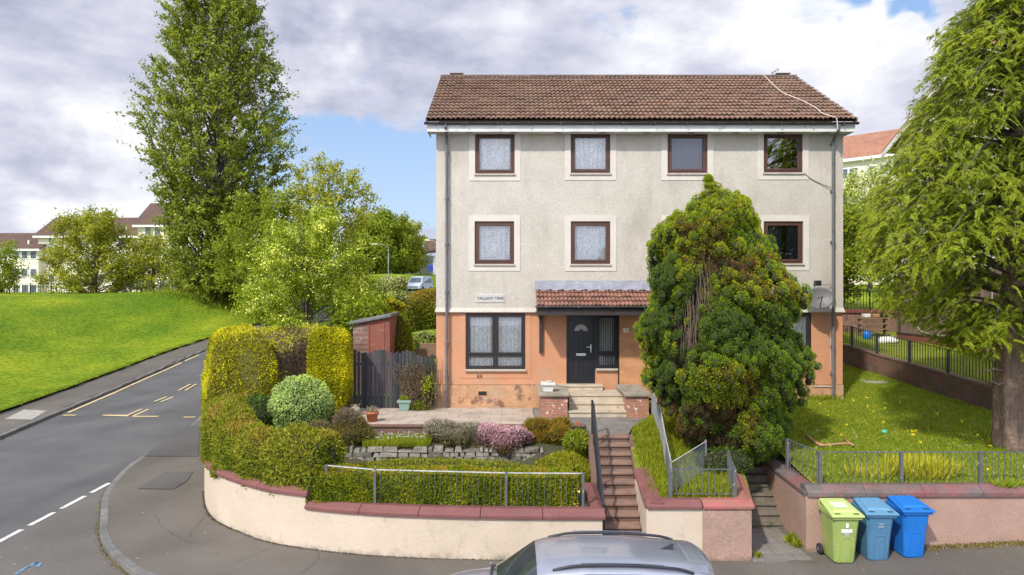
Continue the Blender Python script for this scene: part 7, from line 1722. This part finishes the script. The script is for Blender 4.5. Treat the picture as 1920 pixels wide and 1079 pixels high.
tree('thorn_tree', 'thin olive bush on the lawn crest just left of the poplar', 'tree', b, CZ+(540-445)/1280*78-b.z, lambda f, az: interp(f, [0, .15, .45, .8, 1], [3.4, 3.6, 2.9, 2.0, 1.0]), .14, LM['olive'], nl=36, nsub=8, nleaf=15, L=.28, W=.15, cb=.05, rise=.28, cl=.6, seed=14, trunks=3)
b = at(-4, 552, 72); b.z = hleft(b.x, b.y)
tree('thorn_tree', 'small yellow-green tree cut by the left edge of the picture', 'tree', b, CZ+(540-455)/1280*72-b.z, env_round(1.9, .1, .6), .12, LM['bright'], nl=18, nsub=8, nleaf=16, L=.28, W=.15, cb=.1, cl=.55, seed=15)
b = Vector((fx(1640, 29.5)-.6, 27.9, 2.85))
tree('conifer_bush', 'dense bright green tree between the house corner and the gable', 'tree', (b.x-.2, 34.5, 4.0), CZ+(540-345)/1280*34.5-4.0, env_round(2.6, .2, .5), .2, LM['bright'], nl=40, nsub=10, nleaf=40, L=.2, W=.11, cb=.14, rise=.25, cl=.5, seed=16)
b = at(1630, 560, 52); tree('blossom_tree', 'pale whitish green tree below the far apartment block', 'tree', (b.x, b.y, 4.8), CZ+(540-325)/1280*52-4.8, env_round(2.6, .2, .6), .16, LM['varieg'], nl=24, nsub=9, nleaf=26, L=.25, W=.14, cb=.2, cl=.55, seed=17)

# ================================================================ GRASS AND WEEDS (real blades where close)
def scatter(poly, n, hf, keep=None):
    B = np.array([(p[0], p[1]) for p in poly]); out = []
    lo, hi = B.min(0), B.max(0); tri = 0
    while len(out) < n and tri < n*6:
        x, y = rnd.uniform(lo[0], hi[0]), rnd.uniform(lo[1], hi[1]); tri += 1
        if inpoly(x, y, poly) and (keep is None or keep(x, y)): out.append((x, y, hf(x, y)))
    return np.array(out)
P = scatter([(6.15, 13.6), (12.5, 13.6), (13.3, 19.6), (12.5, 26.5), (9.95, 26.5), (9.95, 20.4), (6.5, 20.4), (6.15, 16.3)], 26000, hlawn); P = np.repeat(P, 3, 0)+nr.normal(size=(len(P)*3, 3))*np.array([.04, .04, 0])
o = tuft('lawn_grass', P, 0, .06, .014, LM['blade'], lean=.6); tag(o, kind='stuff', label='short rough grass covering the right-hand lawn', cat='grass')
P = scatter([(2.75, 13.3), (4.4, 13.3), (4.8, 14.8), (5.1, 16.2), (5.6, 17), (4.0, 18.8), (3.2, 17.6), (2.95, 16.8)], 7000, hstrip); P = np.repeat(P, 3, 0)+nr.normal(size=(len(P)*3, 3))*np.array([.03, .03, 0])
o = tuft('strip_grass', P, 0, .13, .016, LM['bladel'], lean=.5); tag(o, kind='stuff', label='lush uncut grass between the front stairs and the wire mesh', cat='grass')
def clump(name, label, cat, c, r, n, L, W, m, lean=.5, group=None):
    c = Vector(c); t = thing(name, label, cat, c, group); a = nr.uniform(0, 6.28, n); q = np.sqrt(nr.random(n)); P = np.stack([c.x+np.cos(a)*q*r[0], c.y+np.sin(a)*q*r[1], np.full(n, c.z)], 1)
    tuft('leaves', P, 0, L, W, m, t, lean); return t
clump('grass_clump', 'large clump of long yellow-green strap leaves behind the lawn railing', 'ornamental grass', (8.4, 14.15, 1.3), (.75, .4), 1500, .36, .022, LM['daff'], .75)
clump('grass_clump', 'smaller clump of strap leaves left of the big one behind the railing', 'ornamental grass', (7.35, 14.05, 1.3), (.4, .3), 260, .26, .018, LM['daff'], .7)
clump('weed', 'leafy weed at the foot of the pink wall beside the side path', 'weed', (5.70, 13.75, .03), (.13, .26), 260, .17, .03, LM['bright'], .8)
clump('weed', 'small weed at the left edge of the side path beside the pink wall', 'weed', (4.72, 13.1, .03), (.06, .08), 60, .10, .02, LM['bright'], .8)
clump('weed', 'ragged weeds growing out of the red coping right of the bins', 'weed', (9.75, 13.42, 1.28), (.3, .12), 260, .14, .02, LM['blade'], .8)
clump('weed', 'weeds at the foot of the house wall beside the right downpipe', 'weed', (fx(1540), 20.35, 1.85), (.5, .12), 300, .14, .03, LM['bright'], .7)
n = 260; P = scatter([(6.3, 13.8), (12, 13.8), (12.8, 21), (6.3, 20)], 34, hlawn); P = np.repeat(P, 6, 0)+nr.normal(size=(len(P)*6, 3))*.014+np.array([0, 0, .06]); o = leafmesh('dandelions', P, rdir(len(P)), .035, .03, 0, LM['yflower']); tag(o, kind='stuff', label='yellow dandelions dotted over the right-hand lawn', cat='wild flowers')
P = scatter([(6.3, 13.8), (12, 13.8), (12.8, 21), (6.3, 20)], 70, hlawn); P = np.repeat(P, 4, 0)+nr.normal(size=(len(P)*4, 3))*.01+np.array([0, 0, .05]); o = leafmesh('daisies', P, rdir(len(P)), .025, .02, 0, LM['flower']); tag(o, kind='stuff', label='white daisies dotted over the right-hand lawn', cat='wild flowers')
# taller grass skirt round the poplar foot and crest
P = np.array([pb.x, pb.y, 0])+nr.normal(size=(5000, 3))*np.array([2.6, 1.6, 0]); P[:, 2] = [hleft(a, b_) for a, b_ in P[:, :2]]; o = tuft('long_grass', P, 0, .45, .06, LM['blade'], lean=.4); tag(o, kind='stuff', label='long uncut grass round the foot of the poplar', cat='grass')
# moss and grit along the foot of the walls
def footline(path, n, r, off):
    P = []; pts = [Vector((p[0], p[1], 0)) for p in path]
    for _ in range(n):
        i = rnd.randrange(len(pts)-1); p = pts[i].lerp(pts[i+1], rnd.random()); d = (pts[i+1]-pts[i]).normalized(); nm = Vector((d.y, -d.x, 0)); q = p+nm*abs(rnd.gauss(0, r))*off; P.append((q.x, q.y, sfront(q.x)+.0))
    return np.array(P)
P = footline([p for p in WS if p[1] < 17.6], 2200, .03, 1); o = tuft('wall_foot_moss', P, 0, .02, .018, LM['golddead'], lean=1.6); tag(o, kind='stuff', label='dark moss and grit along the foot of the cream wall', cat='moss')
P = footline([(8.0, 13.29), (12, 13.29)], 1800, .10, 1); o = tuft('wall_foot_weeds', P, 0, .05, .025, LM['brownheather'], lean=1.0); tag(o, kind='stuff', label='dead leaves and weeds along the foot of the pink wall', cat='weeds')
P = footline([(x_, y_) for x_, y_ in KRs[8:]], 2600, .05, -1); P[:, 2] = ZP
o = tuft('gutter_dirt', P, 0, .02, .028, LM['brownheather'], lean=1.6); tag(o, kind='stuff', label='brown leaf litter and grit lying in the gutter along the corner kerb', cat='litter')
P = footline([(x_, y_) for x_, y_ in kerb_l if 20 < y_ < 50], 1500, .06, 1); P[:, 2] = [hroad(q[0], q[1])+ZP for q in P]
o = tuft('gutter_dirt', P, 0, .025, .03, LM['brownheather'], lean=1.6); tag(o, kind='stuff', label='dry grit along the kerb on the lawn side of the road', cat='litter')
P = np.array([(x_+rnd.gauss(-.02, .04), y_+rnd.uniform(0, .6)) for x_, y_ in [lawnp[rnd.randrange(len(lawnp))] for _ in range(9000)] if 18 < y_ < 62]); 
LP_ = [Vector((x_, y_, 0)) for x_, y_ in lawnp if 16 < y_ < 62]; Q = []
for _ in range(9000): i_ = rnd.randrange(len(LP_)-1); q = LP_[i_].lerp(LP_[i_+1], rnd.random())+Vector((rnd.gauss(-.03, .05), 0, 0)); Q.append((q.x, q.y, hleft(q.x, q.y)+.02))
o = tuft('verge_grass', np.array(Q), 0, .10, .03, LM['blade'], lean=.9); tag(o, kind='stuff', label='ragged grass edge spilling over the back of the far pavement', cat='grass')
def pv(u, v): Y = CZ*1280/(v-540); return ((u-960)/1280*Y, Y)
for pts in ([(291, 967), (302, 988), (337, 1011), (372, 1023), (420, 1010)], [(265, 857), (300, 855), (376, 856)], [(445, 1054), (480, 1040), (520, 1022)], [(395, 960), (370, 985), (352, 1010)], [(600, 1036), (590, 1058), (560, 1079)], [(1400, 1062), (1440, 1052), (1500, 1056), (1540, 1062)]):
    P_ = [Vector((*pv(u, v), 0)) for u, v in pts]; Q_ = []
    for a_, b_ in zip(P_, P_[1:]):
        for k_ in range(8): q = a_.lerp(b_, k_/8); Q_.append((q.x+rnd.gauss(0, .012), q.y+rnd.gauss(0, .02)))
    mb = MB(); V = []
    for i_, q in enumerate(Q_):
        t_ = Vector(Q_[min(i_+1, len(Q_)-1)])-Vector(Q_[max(i_-1, 0)]); t_ = t_.normalized(); w_ = rnd.uniform(.002, .006); V += [(q[0]-t_.y*w_, q[1]+t_.x*w_, sfront(q[0])+.0185), (q[0]+t_.y*w_, q[1]-t_.x*w_, sfront(q[0])+.0185)]
    mb.add(V, [(2*i_, 2*i_+2, 2*i_+3, 2*i_+1) for i_ in range(len(Q_)-1)]); o = mb.build('pavement_crack', M['patch']); fix_normals(o); tag(o, kind='structure')
print('OBJECTS', len(bpy.data.objects))
